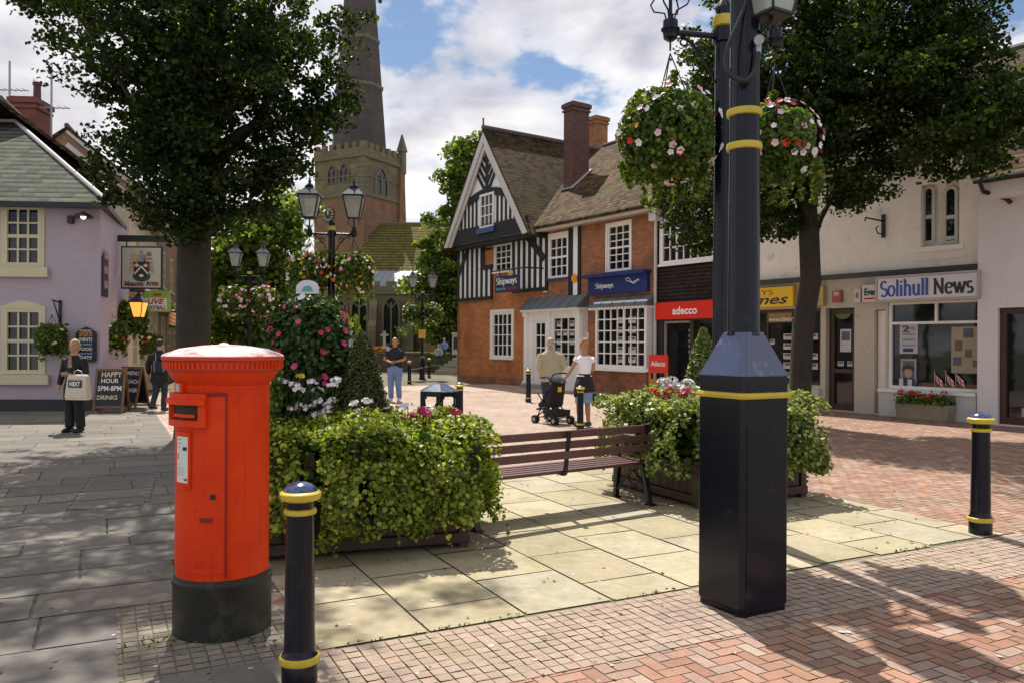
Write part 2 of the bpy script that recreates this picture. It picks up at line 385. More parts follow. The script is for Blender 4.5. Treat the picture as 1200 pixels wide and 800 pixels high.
def keep(Q, xmin=-30, xmax=30, dmin=1.5, dmax=60):
    c = Q.mean(1); ok = (c[:, 1] > dmin) & (c[:, 1] < dmax) & (np.abs(c[:, 0]) < c[:, 1]*.75+1.5)
    return Q[ok]
pil = Vector((-1.645, 4.55, 0)); pu, pv = uv(pil)
def in_sett(u, v):   # patch of small setts round the pillar box
    return (pu-.52 < u < UL) and (pv-.42 < v < pv+.36)
# yellow slabs
rects = []; v = VE; row = 0
while v < VB:
    h = .60; u = UL + (.0)
    cols_ = []
    while u < UR-.05:
        rects.append((u, min(u+.60, UR), v, min(v+h, VB))); u += .60
    v += h; row += 1
rr = []
v = VE; widths = [.62, .60, .62, .60]
u = UL; j = 0
while u < UR-.1:
    wd = .62; off = (j*.37) % .75; v = VE-off
    while v < VB:
        a, b = max(v, VE), min(v+.75, VB)
        if b-a > .08: rr.append((u, min(u+wd, UR), a, b))
        v += .75
    u += wd; j += 1
q = quads('slab_paving', keep(grid_quads(rr, gap=.009)), island_mat('yellow_slab', [(.36, .31, .20), (.45, .39, .27), (.32, .275, .185), (.41, .35, .235), (.38, .34, .25)], .85, stain=((.22, .19, .10), 1.3, .48, .65), nscale=14)); tag(q, kind='structure')
# grey slabs on the left
rr = []; v = -4.0; k = 0
hs = [.52, .60, .46, .66, .56, .50]
while v < 34:
    h = hs[k % 6]; u = UL; random.seed(k*7+3); u -= 0
    first = True
    while u > -40:
        wd = random.choice([.75, .9, 1.05, 1.2, .6]); 
        if first: wd *= random.uniform(.45, 1); first = False
        a, b = u-wd, u
        cu, cv = (a+b)/2, v+h/2
        if not (b > pu-.52 and pv-.42 < cv < pv+.36):
            rr.append((a, b, v, v+h))
        elif a < pu-.56: rr.append((a, pu-.53, v, v+h))
        u -= wd
    v += h; k += 1
q = quads('grey_slab_paving', keep(grid_quads(rr, gap=.009)), island_mat('grey_slab', [(.150, .138, .122), (.19, .17, .145), (.135, .127, .118), (.225, .19, .145), (.165, .152, .135)], .8, stain=((.13, .12, .10), 1.1, .50, .6), nscale=9)); tag(q, kind='structure')
# setts
rr = []; s_ = .078
v = VS; k = 0
while v < VE-.05:
    u = UL-.2
    while u < UR+.9: rr.append((u+(k % 2)*0, u+s_, v, v+s_)); u += s_
    v += s_; k += 1
v = pv-1.05
rr2 = []
while v < pv+.95:
    u = pu-.75
    while u < UL-.02: rr2.append((u, u+s_, v, v+s_)); u += s_
    v += s_
q = quads('sett_paving', keep(grid_quads(rr, gap=.0035, jz=.002)), island_mat('pink_sett', [(.34, .25, .20), (.40, .29, .23), (.30, .23, .19), (.36, .285, .215)], .85, stain=((.20, .18, .10), 1.6, .50, .6), nscale=20)); tag(q, kind='structure')
q = quads('sett_patch', keep(grid_quads(rr2, z=.0035, gap=.005, jz=.0012)), island_mat('grey_sett', [(.20, .175, .145), (.26, .22, .17), (.17, .155, .13)], .85, stain=((.10, .12, .05), 2.2, .52, .6), nscale=20)); tag(q, kind='structure')
# herringbone bricks
L = .084; rr = []; rrp = []
c0 = min(uv(Vector((x, y, 0)))[0] for x, y in ((-3, 3), (18, 3), (-6, 30), (20, 30)))
def region(u, v):
    if u < UL-.05 and v < 60: return False
    if UL+.2 < u < UR-.12 and VE-.01 < v < VB-.12: return False
    if v < VE and v > VS+.12 and u < UR+.78: return False
    return True
for ia in range(int(-8/L), int(34/L)):
    for ib in range(int(-16/L), int(28/L)):
        k = (ia-ib) % 4
        u = ia*L; v = ib*L
        if k == 0: r_ = (u, u+2*L, v, v+L)
        elif k == 3: r_ = (u, u+L, v, v+2*L)
        else: continue
        cu = (r_[0]+r_[1])/2; cv = (r_[2]+r_[3])/2
        x = cu*gU.x+cv*gV.x; y = cu*gU.y+cv*gV.y
        if y < 1.5 or y > 27 or abs(x) > y*.72+.8: continue
        if region(cu, cv): (rr if (x > y*.25 and cv < VB+9) or cv < VB-.3 else rrp).append(r_)
q = quads('brick_paving', grid_quads(rr, z=.0035, gap=.0042, jz=.0012), island_mat('red_paver', [(.28, .15, .10), (.35, .205, .145), (.31, .18, .135), (.30, .215, .175), (.39, .25, .18), (.32, .165, .115), (.26, .15, .115), (.37, .275, .22)], .85, stain=((.26, .23, .15), .9, .50, .45), nscale=16)); tag(q, kind='structure')
q = quads('pale_brick_paving', grid_quads(rrp, z=.0035, gap=.004, jz=.0012), island_mat('pale_paver', [(.42, .31, .245), (.47, .36, .29), (.39, .30, .25), (.45, .345, .27), (.41, .28, .22)], .85, stain=((.30, .25, .20), .7, .52, .45))); tag(q, kind='structure')
rr = []
for i in range(0, 110):
    for j in range(0, 120):
        u = UL+.1+i*.45; v = -25+j*.45; x = (u+.2)*gU.x+(v+.2)*gV.x; y = (u+.2)*gU.y+(v+.2)*gV.y
        if 27 <= y < 60: rr.append((u, u+.45, v, v+.45))
q = quads('far_paving', keep(grid_quads(rr, gap=.006), dmax=60), island_mat('pale_paver', [(.40, .31, .24), (.44, .35, .27), (.37, .29, .235)], .85)); tag(q, kind='structure')
# scattered litter of dry leaves
fl = []
for i in range(420):
    x = random.uniform(-6, 6); y = random.uniform(3, 12); fl.append((x, y, .014))
q = quads('fallen_leaves', leafquads(np.array(fl), .03, up=6, asp=.6), leaf_mat('dry_leaf', [(.20, .13, .05), (.30, .24, .12), (.12, .09, .04)], .1), None, 6); tag(q, kind='stuff')
gum = MB()
for i in range(150):
    d_ = 3.2+random.random()**1.6*9; x_ = random.uniform(-.62, .62)*d_; r_ = random.uniform(.010, .022)
    gum.add([(x_+r_*math.cos(k)*random.uniform(.7, 1.2), d_+r_*math.sin(k)*random.uniform(.7, 1.2), .0105) for k in (0, .9, 1.8, 2.7, 3.6, 4.5, 5.4)], [tuple(range(7))])
tag(gum.build('gum_spots', mat('gum_grey', (.42, .40, .36), .7)), kind='stuff')
wd_ = []
for i in range(420):
    k = random.random()
    if k < .5: c = gU*random.uniform(UL, UR)+gV*(VE+random.gauss(0, .012))
    elif k < .7: c = pil+Vector((random.uniform(-.4, .4), random.uniform(-.35, -.2), 0))
    else: c = gU*(UL+.62*random.randint(0, 9)+random.gauss(0, .008))+gV*random.uniform(VE, VE+3)
    q_ = random.Random(int(c.x*4)*31+int(c.y*4)).random()
    if q_ < .45: wd_.append((c.x, c.y, .012+random.random()*.012))
o = quads('joint_weeds', leafquads(np.array(wd_), .022, up=.6, asp=.5), leaf_mat('weed_leaf', [(.06, .10, .02), (.10, .14, .03)], .3), None, 6); tag(o, kind='stuff')
ac = thing('access_cover', 'slab-filled access cover with pale metal edge ticks in the grey paving', 'drain cover', (0, 0, 0))
cq = [G(108, 557), G(183, 557), G(173, 594), G(78, 598)]; ACM = mat('worn_metal_edge', (.45, .44, .42), .4, .2, metal=.6)
m_ = MB()
for i in range(4):
    a_, b_ = cq[i], cq[(i+1) % 4]; m_.beam(a_+Vector((0, 0, .009)), b_+Vector((0, 0, .009)), .012, .004)
m_.build('frame', mat('dark_metal_edge', (.05, .05, .05), .5), ac)
m_ = MB()
for i in (1, 3):
    a_, b_ = cq[i], cq[(i+1) % 4]; c0_ = sum(cq, Vector())/4
    for k in range(9):
        p = a_.lerp(b_, (k+.5)/9); q_ = p+(Vector((c0_.x-p.x, 0, 0))).normalized()*.07; m_.beam(p+Vector((0, 0, .012)), q_+Vector((0, 0, .012)), .018, .003)
o = m_.build('edge_ticks', ACM, ac)
# ================================================================== pillar box
RED = None
def red_paint():
    m, t, b = base_mat('red_pillar_paint'); v = coords(t)
    n = noise(t, v, 3, 6, .6); n2 = noise(t, v, 22, 5, .7)
    col = mixc(t, Rmp(t, n, [(.3, 0), (.7, 1)]), (.64, .030, .003), (.80, .060, .004))
    col = mixc(t, Rmp(t, n2, [(.60, 0), (.70, .55)]), col, (.30, .022, .008))
    sx = N(t, 'ShaderNodeMapping'); sx.inputs['Scale'].default_value = (26, 26, 1.6); t.links.new(v, sx.inputs[0]); ns_ = noise(t, sx.outputs[0], 1, 5, .6)
    col = mixc(t, Rmp(t, ns_, [(.56, 0), (.72, .45)]), col, (.34, .030, .006))
    col = mixc(t, Rmp(t, noise(t, v, 34, 4, .7), [(.69, 0), (.73, .8)]), col, (.10, .02, .012))
    t.links.new(col, b.inputs['Base Color']); b.inputs['Roughness'].default_value = .5; b.inputs['Specular IOR Level'].default_value = .22
    bump(t, b, noise(t, v, 60, 4, .6), .25, .004); return m
def cap_paint():
    m, t, b = base_mat('faded_red_cap_paint'); v = coords(t)
    g = N(t, 'ShaderNodeSeparateXYZ'); t.links.new(v, g.inputs[0])
    nn = N(t, 'ShaderNodeTexNoise'); nn.inputs['Scale'].default_value = 7; nn.inputs['Detail'].default_value = 8; nn.inputs['Roughness'].default_value = .7; t.links.new(v, nn.inputs['Vector'])
    f = Rmp(t, nn.outputs[0], [(.38, 0), (.52, .95)])
    col = mixc(t, f, (.48, .09, .07), (.72, .54, .53))
    hi = M(t, 'GREATER_THAN', g.outputs[2], 1.545)
    col = mixc(t, hi, (.55, .05, .02), col)
    t.links.new(col, b.inputs['Base Color']); b.inputs['Roughness'].default_value = .55; bump(t, b, noise(t, v, 50, 4), .15, .004); return m
RED = red_paint(); CAPR = cap_paint(); BASEB = mat('black_base_paint', (.016, .016, .013), .55, .3, 6, .3, grime=((.06, .055, .035), 5, .54))
def curved(mb, r0, r1, a0, a1, z0, z1, n=12, m=0):
    """curved block on a cylinder; angles in degrees (0=+x, -90 towards the camera)"""
    vs = []
    for i in range(n+1):
        a = R(a0+(a1-a0)*i/n)
        for r_, z in ((r0, z0), (r1, z0), (r1, z1), (r0, z1)): vs.append((math.cos(a)*r_, math.sin(a)*r_, z))
    fs = [(0, 3, 2, 1), (n*4, n*4+1, n*4+2, n*4+3)]
    for i in range(n):
        for k in range(4): fs.append((i*4+k, i*4+(k+1) % 4, (i+1)*4+(k+1) % 4, (i+1)*4+k))
    mb.add(vs, fs, m); return mb
pb = thing('pillar_box', 'red cylindrical pillar box with faded domed cap and black base', 'post box', pil); pb.scale = (.955, .955, 1)
rb = .263
AF = -123   # the mouth faces left of the camera
MB().lathe([(rb, .31), (rb, 1.36), (.268, 1.372), (.268, 1.385), (.262, 1.39), (.272, 1.405), (.292, 1.425), (.305, 1.45), (.308, 1.465)], 72).build('body', RED, pb, True)
b_ = MB().lathe([(.279, 0), (.279, .27), (.284, .28), (.284, .305), (.274, .312), (.272, .325), (.262, .33)], 72); b_.build('base', BASEB, pb, True)
c_ = MB().lathe([(.306, 1.462), (.325, 1.468), (.330, 1.48), (.333, 1.515), (.345, 1.525), (.347, 1.543), (.338, 1.553), (.25, 1.585), (.12, 1.603), (.03, 1.608), (.02, 1.616), (.001, 1.618)], 96)
cap = c_.build('cap', CAPR, pb, True)
dn = MB()
for i in range(72): curved(dn, .325, .3405, i*5, i*5+2.6, 1.478, 1.515, 2)
dn.build('dentil_band', RED, cap)
dr = MB()
curved(dr, rb-.01, rb+.0045, AF-55, AF+55, .37, 1.33, 40); door = dr.build('door', RED, pb, True, angle=30)
md = MB(); curved(md, rb, rb+.009, AF-55, AF+55, 1.335, 1.347, 40); curved(md, rb, rb+.010, AF+55.4, AF+56.8, .35, 1.345, 2); md.build('door_seam', mat('dark_red_seam', (.16, .014, .006), .6), door)
ap = MB()  # projecting mouth with hood
def aper(a, r_, z): return (math.cos(R(a))*r_, math.sin(R(a))*r_, z)
curved(ap, rb, .318, AF-34, AF+34, 1.285, 1.315, 20); curved(ap, rb, .300, AF-34, AF+34, 1.315, 1.345, 20)
curved(ap, rb, .303, AF-34, AF+34, 1.165, 1.20, 20); curved(ap, rb, .303, AF-34, AF-26, 1.20, 1.285, 4); curved(ap, rb, .303, AF+26, AF+34, 1.20, 1.285, 4)
ap.build('mouth_surround', RED, pb, False)
sl = MB(); curved(sl, rb, rb+.012, AF-26, AF+26, 1.20, 1.285, 16); slot = sl.build('mouth', mat('slot_dark', (.012, .008, .007), .6), pb)
fl_ = MB(); curved(fl_, rb+.005, rb+.022, AF-20, AF+20, 1.215, 1.232, 12); fl_.build('rain_flap', RED, slot)
tb = MB(); curved(tb, rb, .29, AF-14, AF+2, 1.348, 1.40, 6); tab = tb.build('collection_tab', RED, pb)
tb2 = MB(); curved(tb2, .29, .2915, AF-10, AF-2, 1.355, 1.395, 3); tb2.build('tab_plate', mat('tab_white', (.5, .5, .48), .5), tab)
fr = MB(); curved(fr, rb, rb+.016, AF-13, AF+13, .83, 1.135, 10); frm = fr.build('notice_frame', RED, pb)
pl = MB(); curved(pl, rb+.016, rb+.018, AF-10, AF+10, .86, 1.11, 8); plate = pl.build('collection_notice', mat('notice_white', (.70, .70, .70), .35, .05), frm)
pt = MB()
for i, (za, zb, a, b) in enumerate([(1.09, 1.096, -9, -1), (1.07, 1.074, -9, 0), (1.052, 1.056, -9, -3), (1.035, 1.055, 2, 9), (.955, .958, -9, -2), (.94, .943, -9, 4), (.928, .931, -9, 6), (.916, .919, -9, 5), (.904, .907, -9, 3)]):
    pt = MB(); curved(pt, rb+.0182, rb+.0186, AF+a, AF+b, za, zb, 4); pt.build('print_line', mat('print_grey', (.30, .30, .32), .6) if i != 3 else mat('print_black', (.03, .03, .03), .6), plate)
curved(MB(), rb+.0182, rb+.0186, AF+4, AF+9.5, .872, .884, 3).build('red_mark', mat('print_red', (.5, .02, .02), .6), plate); curved(MB(), rb+.0182, rb+.0186, AF-9, AF-5, .985, 1.02, 3).build('round_mark', mat('print_pink', (.6, .35, .3), .6), plate)
kh = MB(); curved(kh, rb+.004, rb+.010, AF+38, AF+44, .775, .80, 4); kh.build('keyhole', mat('slot_dark', (0, 0, 0)), door)
hd = MB(); curved(hd, rb+.004, rb+.016, AF+26, AF+40, .655, .672, 6); hd.build('door_pull', mat('dark_red_seam', (0, 0, 0)), door)
fd = MB()
for i in range(9): curved(fd, rb+.0045, rb+.0075, AF+18+i*3.2, AF+20.2+i*3.2, .405, .425, 2)
fd.build('foundry_mark', RED, door)
# ================================================================== bollards
def bollard(loc, label, group, scale=1):
    t = thing('bollard', label, 'bollard', loc, random.uniform(0, 1), group)
    MB().lathe([(.092, 0), (.092, .11), (.088, .118)], 28).build('base', NAVY, t, True)
    MB().lathe([(.088, .108), (.104, .115), (.108, .130), (.104, .147), (.088, .155)], 28).build('band', GOLD, t, True)
    MB().lathe([(.096, .150), (.082, .168), (.080, .20), (.071, .898), (.071, .95), (.080, .965)], 28).build('shaft', NAVY, t, True)
    MB().lathe([(.070, .885), (.082, .89), (.085, .90), (.082, .912), (.070, .918)], 28).build('band', GOLD, t, True)
    MB().lathe([(.074, .955), (.100, .965), (.108, .980), (.107, .998), (.095, 1.008), (.08, 1.01)], 28).build('cap_ring', GOLD, t, True)
    MB().lathe([(.092, 1.005), (.084, 1.022), (.060, 1.042), (.028, 1.054), (.002, 1.058)], 28).build('dome', mat('sky_tinted_navy_paint', (.022, .042, .12), .2, .25, 5, .12, spec=.7, grime=((.16, .18, .24), 7, .57), coat=.4), t, True)  # blue tint paints the sky's reflection onto the navy dome
    t.scale = (scale,)*3; return t
b1 = bollard((P(1150, 403, 6.89).x, 6.89, 0), 'navy bollard on brick paving near the right edge, right of the lamp base', 'navy and yellow bollards')
def bol(x, d, label, sc_=.93):
    o = copy_tree(b1); o.location = (P(x, 403, d).x, d, 0); o.rotation_euler.z = random.uniform(0, 3); o.scale = (sc_,)*3; tag(o, label); return o
bol(353, 3.8, 'closest bollard, just right of the red pillar box, foot cut by the picture edge', .91)
bol(680.5, 15.2, 'bollard behind the bench, in front of the woman in the white top', .8)
bol(619.5, 22.3, 'bollard by the white shop door, left of the man in the beige pullover', .90)
bol(539, 14.6, 'bollard half hidden behind the right side of the litter bin', .87)
bol(480, 32, 'distant bollard just right of the man in jeans, left of the lamp post', .9)
bol(503, 38, 'bollard right of the distant lamp post, railed to the brick wall', .9)
# barrier rails beside the far bollards
br = thing('barrier_rail', 'thin black rail running from the far bollards to the orange brick wall', 'railing', (0, 0, 0))
a = P(480, 403, 32); b = P(503, 403, 38); c = P(537, 403, 35.2)
m_ = MB(); m_.tube([(a.x, 32, .55), (b.x, 38, .55)], .03, 6); m_.build('rail', BLACKM, br)
m_ = MB(); m_.tube([(b.x, 38, .60), (c.x, 35.3, .60)], .035, 6); m_.build('rail', BLACKM, br)
# ================================================================== main lamp post and its base
LC = P(871, 403, 4.96); LC = Vector((LC.x, 4.96, 0))
lp = thing('lamp_post', 'big navy post with yellow rings rising from a tall square pedestal', 'lamp post', LC, R(29))
hw = .198; ch = .026
def octsq(h, c): return [(-h+c, -h), (h-c, -h), (h, -h+c), (h, h-c), (h-c, h), (-h+c, h), (-h, h-c), (-h, -h+c)]
def loft(mb, rings, m=0):
    n = len(rings[0][0]); vs = [(p[0], p[1], z) for r_, z in rings for p in r_]
    fs = [(i*n+j, i*n+(j+1) % n, (i+1)*n+(j+1) % n, (i+1)*n+j) for i in range(len(rings)-1) for j in range(n)]
    fs += [tuple(reversed(range(n))), tuple(range((len(rings)-1)*n, len(rings)*n))]
    return mb.add(vs, fs, m)
ped = loft(MB(), [(octsq(hw-.006, ch), 0), (octsq(hw-.006, ch), .04), (octsq(hw, ch), .05), (octsq(hw, ch), 1.432)]).build('pedestal', NAVY, lp, bevel=.004)
loft(MB(), [(octsq(hw+.004, ch), 1.433), (octsq(hw+.002, ch), 1.443), (octsq(.098, .03), 1.70), (octsq(.085, .03), 1.702)]).build('pedestal_cap', mat('sky_tinted_navy_paint', (.022, .042, .12), .2, .25, 5, .12, spec=.7, grime=((.16, .18, .24), 7, .57), coat=.4), lp, bevel=.003)  # navy cap, with reflected sky put into its colour as blue
g_ = MB(); loft(g_, [(octsq(hw-.002, ch), 1.30), (octsq(hw+.016, ch+.004), 1.304), (octsq(hw+.020, ch+.004), 1.320), (octsq(hw+.014, ch+.004), 1.336), (octsq(hw-.002, ch), 1.339)]); g_.build('band', GOLD, lp)
pn = MB(); pn.box(-.155, .165, -hw-.004, -hw+.002, .18, 1.14); 
pn.v = [(-v[1], v[0], v[2]) for v in pn.v]; 
pan = MB(); pan.box(hw-.002, hw+.0045, -.16, .165, .2, 1.12); 
# the hatch sits on the right visible face (local -y face turned towards +x side)
hatch = MB(); hatch.box(-.165, .160, -hw-.0045, -hw+.002, .16, 1.13); ho = hatch.build('hatch', NAVY, lp, bevel=.002)
hk = MB(); hk.lathe([(.008, 0), (.008, .004)], 12); hk.v = [(v[0], -hw-.004-v[2], 1.07+v[1]) for v in hk.v]; hk.build('lock', BLACKM, ho)
MB().lathe([(.112, 1.68), (.102, 1.70), (.099, 1.72), (.094, 2.8), (.090, 3.5), (.084, 6.2), (.06, 6.25)], 40).build('shaft', NAVY, lp, True)
for z in (2.85, 3.06): MB().lathe([(.092, z-.024), (.106, z-.02), (.110, z), (.106, z+.02), (.092, z+.024)], 40).build('ring', GOLD, lp, True)
lp2i = Matrix.Translation(LC) @ Matrix.Rotation(R(29), 4, 'Z'); inv = lp2i.inverted()
def lpl(x, y, d): return inv @ P(x, y, d)
cb = MB(); pts = [lpl(880, -14, 4.86), lpl(868, 20, 4.84), lpl(855, 50, 4.84), lpl(850.5, 68, 4.84), lpl(853, 84, 4.83), lpl(861, 92, 4.82), lpl(873, 95, 4.82), lpl(882, 88, 4.82), lpl(887, 76, 4.83), lpl(888.5, 62, 4.84)]
P2 = []
for i in range(len(pts)-1):
    for k in range(4):
        t_ = k/4; p0 = pts[max(i-1, 0)]; p1 = pts[i]; p2 = pts[i+1]; p3 = pts[min(i+2, len(pts)-1)]
        P2.append(.5*((2*p1)+(-p0+p2)*t_+(2*p0-5*p1+4*p2-p3)*t_*t_+(-p0+3*p1-3*p2+p3)*t_**3))
P2.append(pts[-1])
cable = cb.tube(P2, [.011+.007*min(1, i/18) for i in range(len(P2))], 10).build('power_cable', BLACKM, lp, True)
mt = mat('grey_plug', (.36, .38, .40), .4)
pc = MB(); pc.tube([lpl(889, 64, 4.84), lpl(889.5, 50, 4.84)], .016, 10); pc.tube([lpl(889.5, 47, 4.86), lpl(889.5, 47, 4.80)], .030, 16); pc.build('plug', mt, cable, True)
# ---------------------------------------------------------------- lanterns
LGLASS = None
def lant_glass():
    m, t, b = base_mat('lantern_glass'); v = coords(t)
    b.inputs['Base Color'].default_value = (.62, .66, .62, 1); b.inputs['Roughness'].default_value = .25
    b.inputs['Transmission Weight'].default_value = .55; b.inputs['IOR'].default_value = 1.2
    return m
LGLASS = lant_glass()
def lantern(parent, x, y, z, s=1.0, glass=None):
    """four-sided street lantern, bottom at z, height about .78*s"""
    f = MB(); w0, w1, h = .115*s, .205*s, .46*s
    for sx, sy in ((1, 1), (1, -1), (-1, -1), (-1, 1)):
        f.beam((x+sx*w0, y+sy*w0, z), (x+sx*w1, y+sy*w1, z+h), .022*s, .022*s)
    for ww, zz_ in ((w0, z), (w1, z+h)):
        for i in range(4):
            c = [(1, 1), (1, -1), (-1, -1), (-1, 1)]; p, q = c[i], c[(i+1) % 4]
            f.beam((x+p[0]*ww, y+p[1]*ww, zz_), (x+q[0]*ww, y+q[1]*ww, zz_), .024*s, .024*s)
    f.box(x-w0, x+w0, y-w0, y+w0, z-.02*s, z)
    ln = f.build('lantern', BLACKM, parent)
    g = MB(); e = .004
    c = [(1, 1), (1, -1), (-1, -1), (-1, 1)]
    for i in range(4):
        p, q = c[i], c[(i+1) % 4]
        g.add([(x+p[0]*w0, y+p[1]*w0, z+e), (x+q[0]*w0, y+q[1]*w0, z+e), (x+q[0]*w1, y+q[1]*w1, z+h-e), (x+p[0]*w1, y+p[1]*w1, z+h-e)], [(0, 1, 2, 3)])
    g.build('pane', glass or LGLASS, ln)
    r_ = MB(); h2 = h+.17*s
    top = MB(); rr_ = [(w1+.03*s, z+h+.005), (w1+.025*s, z+h+.02*s), (w1*.42, z+h2), (w1*.40, z+h2+.035*s)]
    loft(top, [([(x-a_, y-a_), (x+a_, y-a_), (x+a_, y+a_), (x-a_, y+a_)], zz_) for a_, zz_ in rr_]); 
    top.build('roof', mat('lantern_roof_paint', (.022, .026, .045), .25, .15, 6, coat=.5), ln)
    fi = MB(); fi.lathe([(.07*s, 0), (.085*s, .02*s), (.06*s, .05*s), (.03*s, .07*s), (.025*s, .09*s), (.04*s, .11*s), (.02*s, .14*s), (.006, .22*s)], 12, (x, y, z+h2+.03*s)); fi.build('finial', BLACKM, ln, True)
    bl = MB(); bl.ball((x, y, z+.17*s), .05*s, 6, sz=1.5); bl.build('bulb', mat('bulb_white', (.8, .75, .6), .3), ln)
    return ln
sl_ = (inv @ P(903, 403, 4.86)); 
la = lantern(lp, sl_.x, sl_.y, 3.63, .72)
bm_ = MB(); bm_.tube([(.07, 0, 3.56), (sl_.x*.6, sl_.y*.6, 3.55), (sl_.x, sl_.y, 3.61)], .014, 8); bm_.build('lantern_bracket', NAVY, lp, True)
# ---------------------------------------------------------------- twin-arm lamp
def twin_lamp(loc, rot, label, scale=1, group='twin lantern lamp posts'):
    t = thing('street_lamp', label, 'lamp post', loc, rot, group)
    MB().lathe([(.16, 0), (.16, .06), (.13, .10), (.12, .9), (.14, .93), (.12, .97), (.085, 1.05), (.078, 1.2), (.066, 3.95), (.066, 4.02)], 24).build('post', NAVY, t, True)
    MB().lathe([(.066, 4.0), (.085, 4.01), (.09, 4.05), (.082, 4.09), (.066, 4.10)], 20).build('ring', GOLD, t, True)
    MB().lathe([(.07, 4.08), (.06, 4.12), (.072, 4.16), (.05, 4.20), (.02, 4.24), (.002, 4.27)], 16).build('finial', NAVY, t, True)
    MB().lathe([(.068, 1.0), (.09, 1.01), (.093, 1.04), (.088, 1.07), (.068, 1.08)], 20).build('ring', GOLD, t, True)
    am = MB(); am.tube([(-.46, 0, 3.93), (.46, 0, 3.93)], .024, 10); am.lathe([(.09, 3.88), (.09, 3.98)], 14)
    arm = am.build('cross_arm', NAVY, t, True)
    for sx in (-1, 1):
        scr = MB()
        pp = [(sx*(.07+.30*k/14), 0, 3.55+.34*math.sin(math.pi/2*k/14)) for k in range(15)]; scr.tube(pp, .011, 6)
        pp = [(sx*(.20+.075*math.cos(a_)*(1-a_/14)), 0, 3.80+.075*math.sin(a_)*(1-a_/14)) for a_ in [k*.45 for k in range(22)]]; scr.tube(pp, .009, 6)
        pp = [(sx*(.35+.045*math.cos(a_)*(1-a_/14)), 0, 3.86+.045*math.sin(a_)*(1-a_/14)) for a_ in [k*.45 for k in range(18)]]; scr.tube(pp, .008, 6)
        scr.build('scroll', NAVY, arm, True)
        cup = MB(); cup.lathe([(.03, 3.86), (.055, 3.88), (.06, 3.93), (.075, 3.945), (.075, 3.955), (.06, 3.96), (.058, 4.02), (.03, 4.03)], 16, (sx*.46, 0, 0))
        for k in range(4):
            a_ = R(45+90*k); cx, cy = math.cos(a_), math.sin(a_)
            cup.tube([(sx*.46+cx*.03, cy*.03, 4.02), (sx*.46+cx*.05, cy*.05, 4.09), (sx*.46+cx*.14, cy*.14, 4.12), (sx*.46+cx*.17, cy*.17, 4.18), (sx*.46+cx*.115, cy*.115, 4.25)], .007, 6)
        cup.tube([(sx*.46, 0, 4.0), (sx*.46, 0, 4.25)], .016, 8)
        cup.build('lantern_holder', NAVY, t, True)
        lantern(t, sx*.46, 0, 4.26)
        hk_ = MB(); hk_.tube([(sx*.46, 0, 3.87), (sx*.46, 0, 3.78)], .008, 6); hk_.build('hook', BLACKM, arm)
    t.scale = (scale,)*3; return t
nd = 7.28; ns = 1.128
near = twin_lamp((P(846, 403, nd).x, nd, 0), R(12), 'slimmer navy lamp post directly behind the big one, carrying two large flower baskets', ns)
def cplamp(x, d, rot, label, s):
    o = copy_tree(near); o.location = (P(x, 403, d).x, d, 0); o.rotation_euler.z = rot; o.scale = (s,)*3; tag(o, label); return o
midl = cplamp(388, 16.5, R(4), 'twin lantern lamp post in front of the church clock, behind the flower tower', .985)
l3 = cplamp(292, 26.5, R(8), 'shaded twin lantern lamp post just right of the big left tree trunk', .97)
l4 = cplamp(495, 36, R(10), 'distant lamp post with small baskets in front of the church nave', .97)
# ================================================================== hanging baskets
IVY = leaf_mat('ivy_leaf', [(.04, .07, .01), (.15, .21, .02), (.30, .37, .04), (.50, .53, .11), (.10, .16, .015)], .38, .45)
BASKL = leaf_mat('basket_leaf', [(.035, .07, .014), (.06, .115, .02), (.11, .17, .03), (.22, .27, .045), (.045, .09, .015)], .38, .45)
FW = mat('white_petal', (.78, .74, .76), .7, .08); FRD = mat('red_petal', (.62, .02, .02), .6, .15); FPK = mat('pink_petal', (.55, .045, .16), .6, .2); FOR = mat('orange_petal', (.75, .26, .02), .6, .15); FLP = mat('pale_pink_petal', (.70, .45, .52), .6, .15); FMG = mat('magenta_petal', (.45, .02, .10), .6, .15); FYL = mat('yellow_petal', (.72, .55, .05), .6, .12)
def flower_quads(C, size, k=5, face=None):
    """every flower: k overlapping petals round its centre"""
    C = np.asarray(C); n = len(C); out = []
    nr = rng.normal(size=(n, 3))*.35 + (face if face is not None else np.array([0, -.8, .5])); nr /= np.linalg.norm(nr, axis=1)[:, None]
    a = rng.normal(size=(n, 3)); t = np.cross(nr, a); t /= np.linalg.norm(t, axis=1)[:, None]; b = np.cross(nr, t)
    s = size*rng.uniform(.75, 1.25, n)
    for i in range(k):
        th_ = 2*math.pi*i/k; d = t*math.cos(th_)+b*math.sin(th_); e = -t*math.sin(th_)+b*math.cos(th_)
        L_ = d*s[:, None]*.55; Wd = e*s[:, None]*.30; up = nr*(s*.18+.0006*i)[:, None]
        out.append(np.stack([C+nr*.001*i, C+L_*.55-Wd+up*.5, C+L_+up-Wd*.4, C+L_+up+Wd*.4, C+L_*.55+Wd+up*.5], axis=1))
    return np.concatenate(out)
FCACHE = {}
def put_flowers(parent, C, D, m_, size, individual=True, k=5):
    C = np.asarray(C, dtype=float); D = np.asarray(D, dtype=float)
    if not individual:
        o = quads('flowers', flower_quads(C, size, k, D), m_, parent, 5); o['kind'] = 'stuff'; return
    key = (m_.name, round(size, 3), k)
    if key not in FCACHE:
        L_ = []
        for i in range(4):
            o = quads('flower', flower_quads(np.zeros((1, 3)), size, k, np.array([0, 0, 3.0])), m_, None, 5); L_.append(o.data); bpy.data.objects.remove(o)
        FCACHE[key] = L_
    for c, d in zip(C, D):
        o = bpy.data.objects.new('flower', random.choice(FCACHE[key])); COL.objects.link(o); o.parent = parent
        o.location = c; o.rotation_mode = 'QUATERNION'; o.rotation_quaternion = Vector(d).to_track_quat('Z', 'Y')
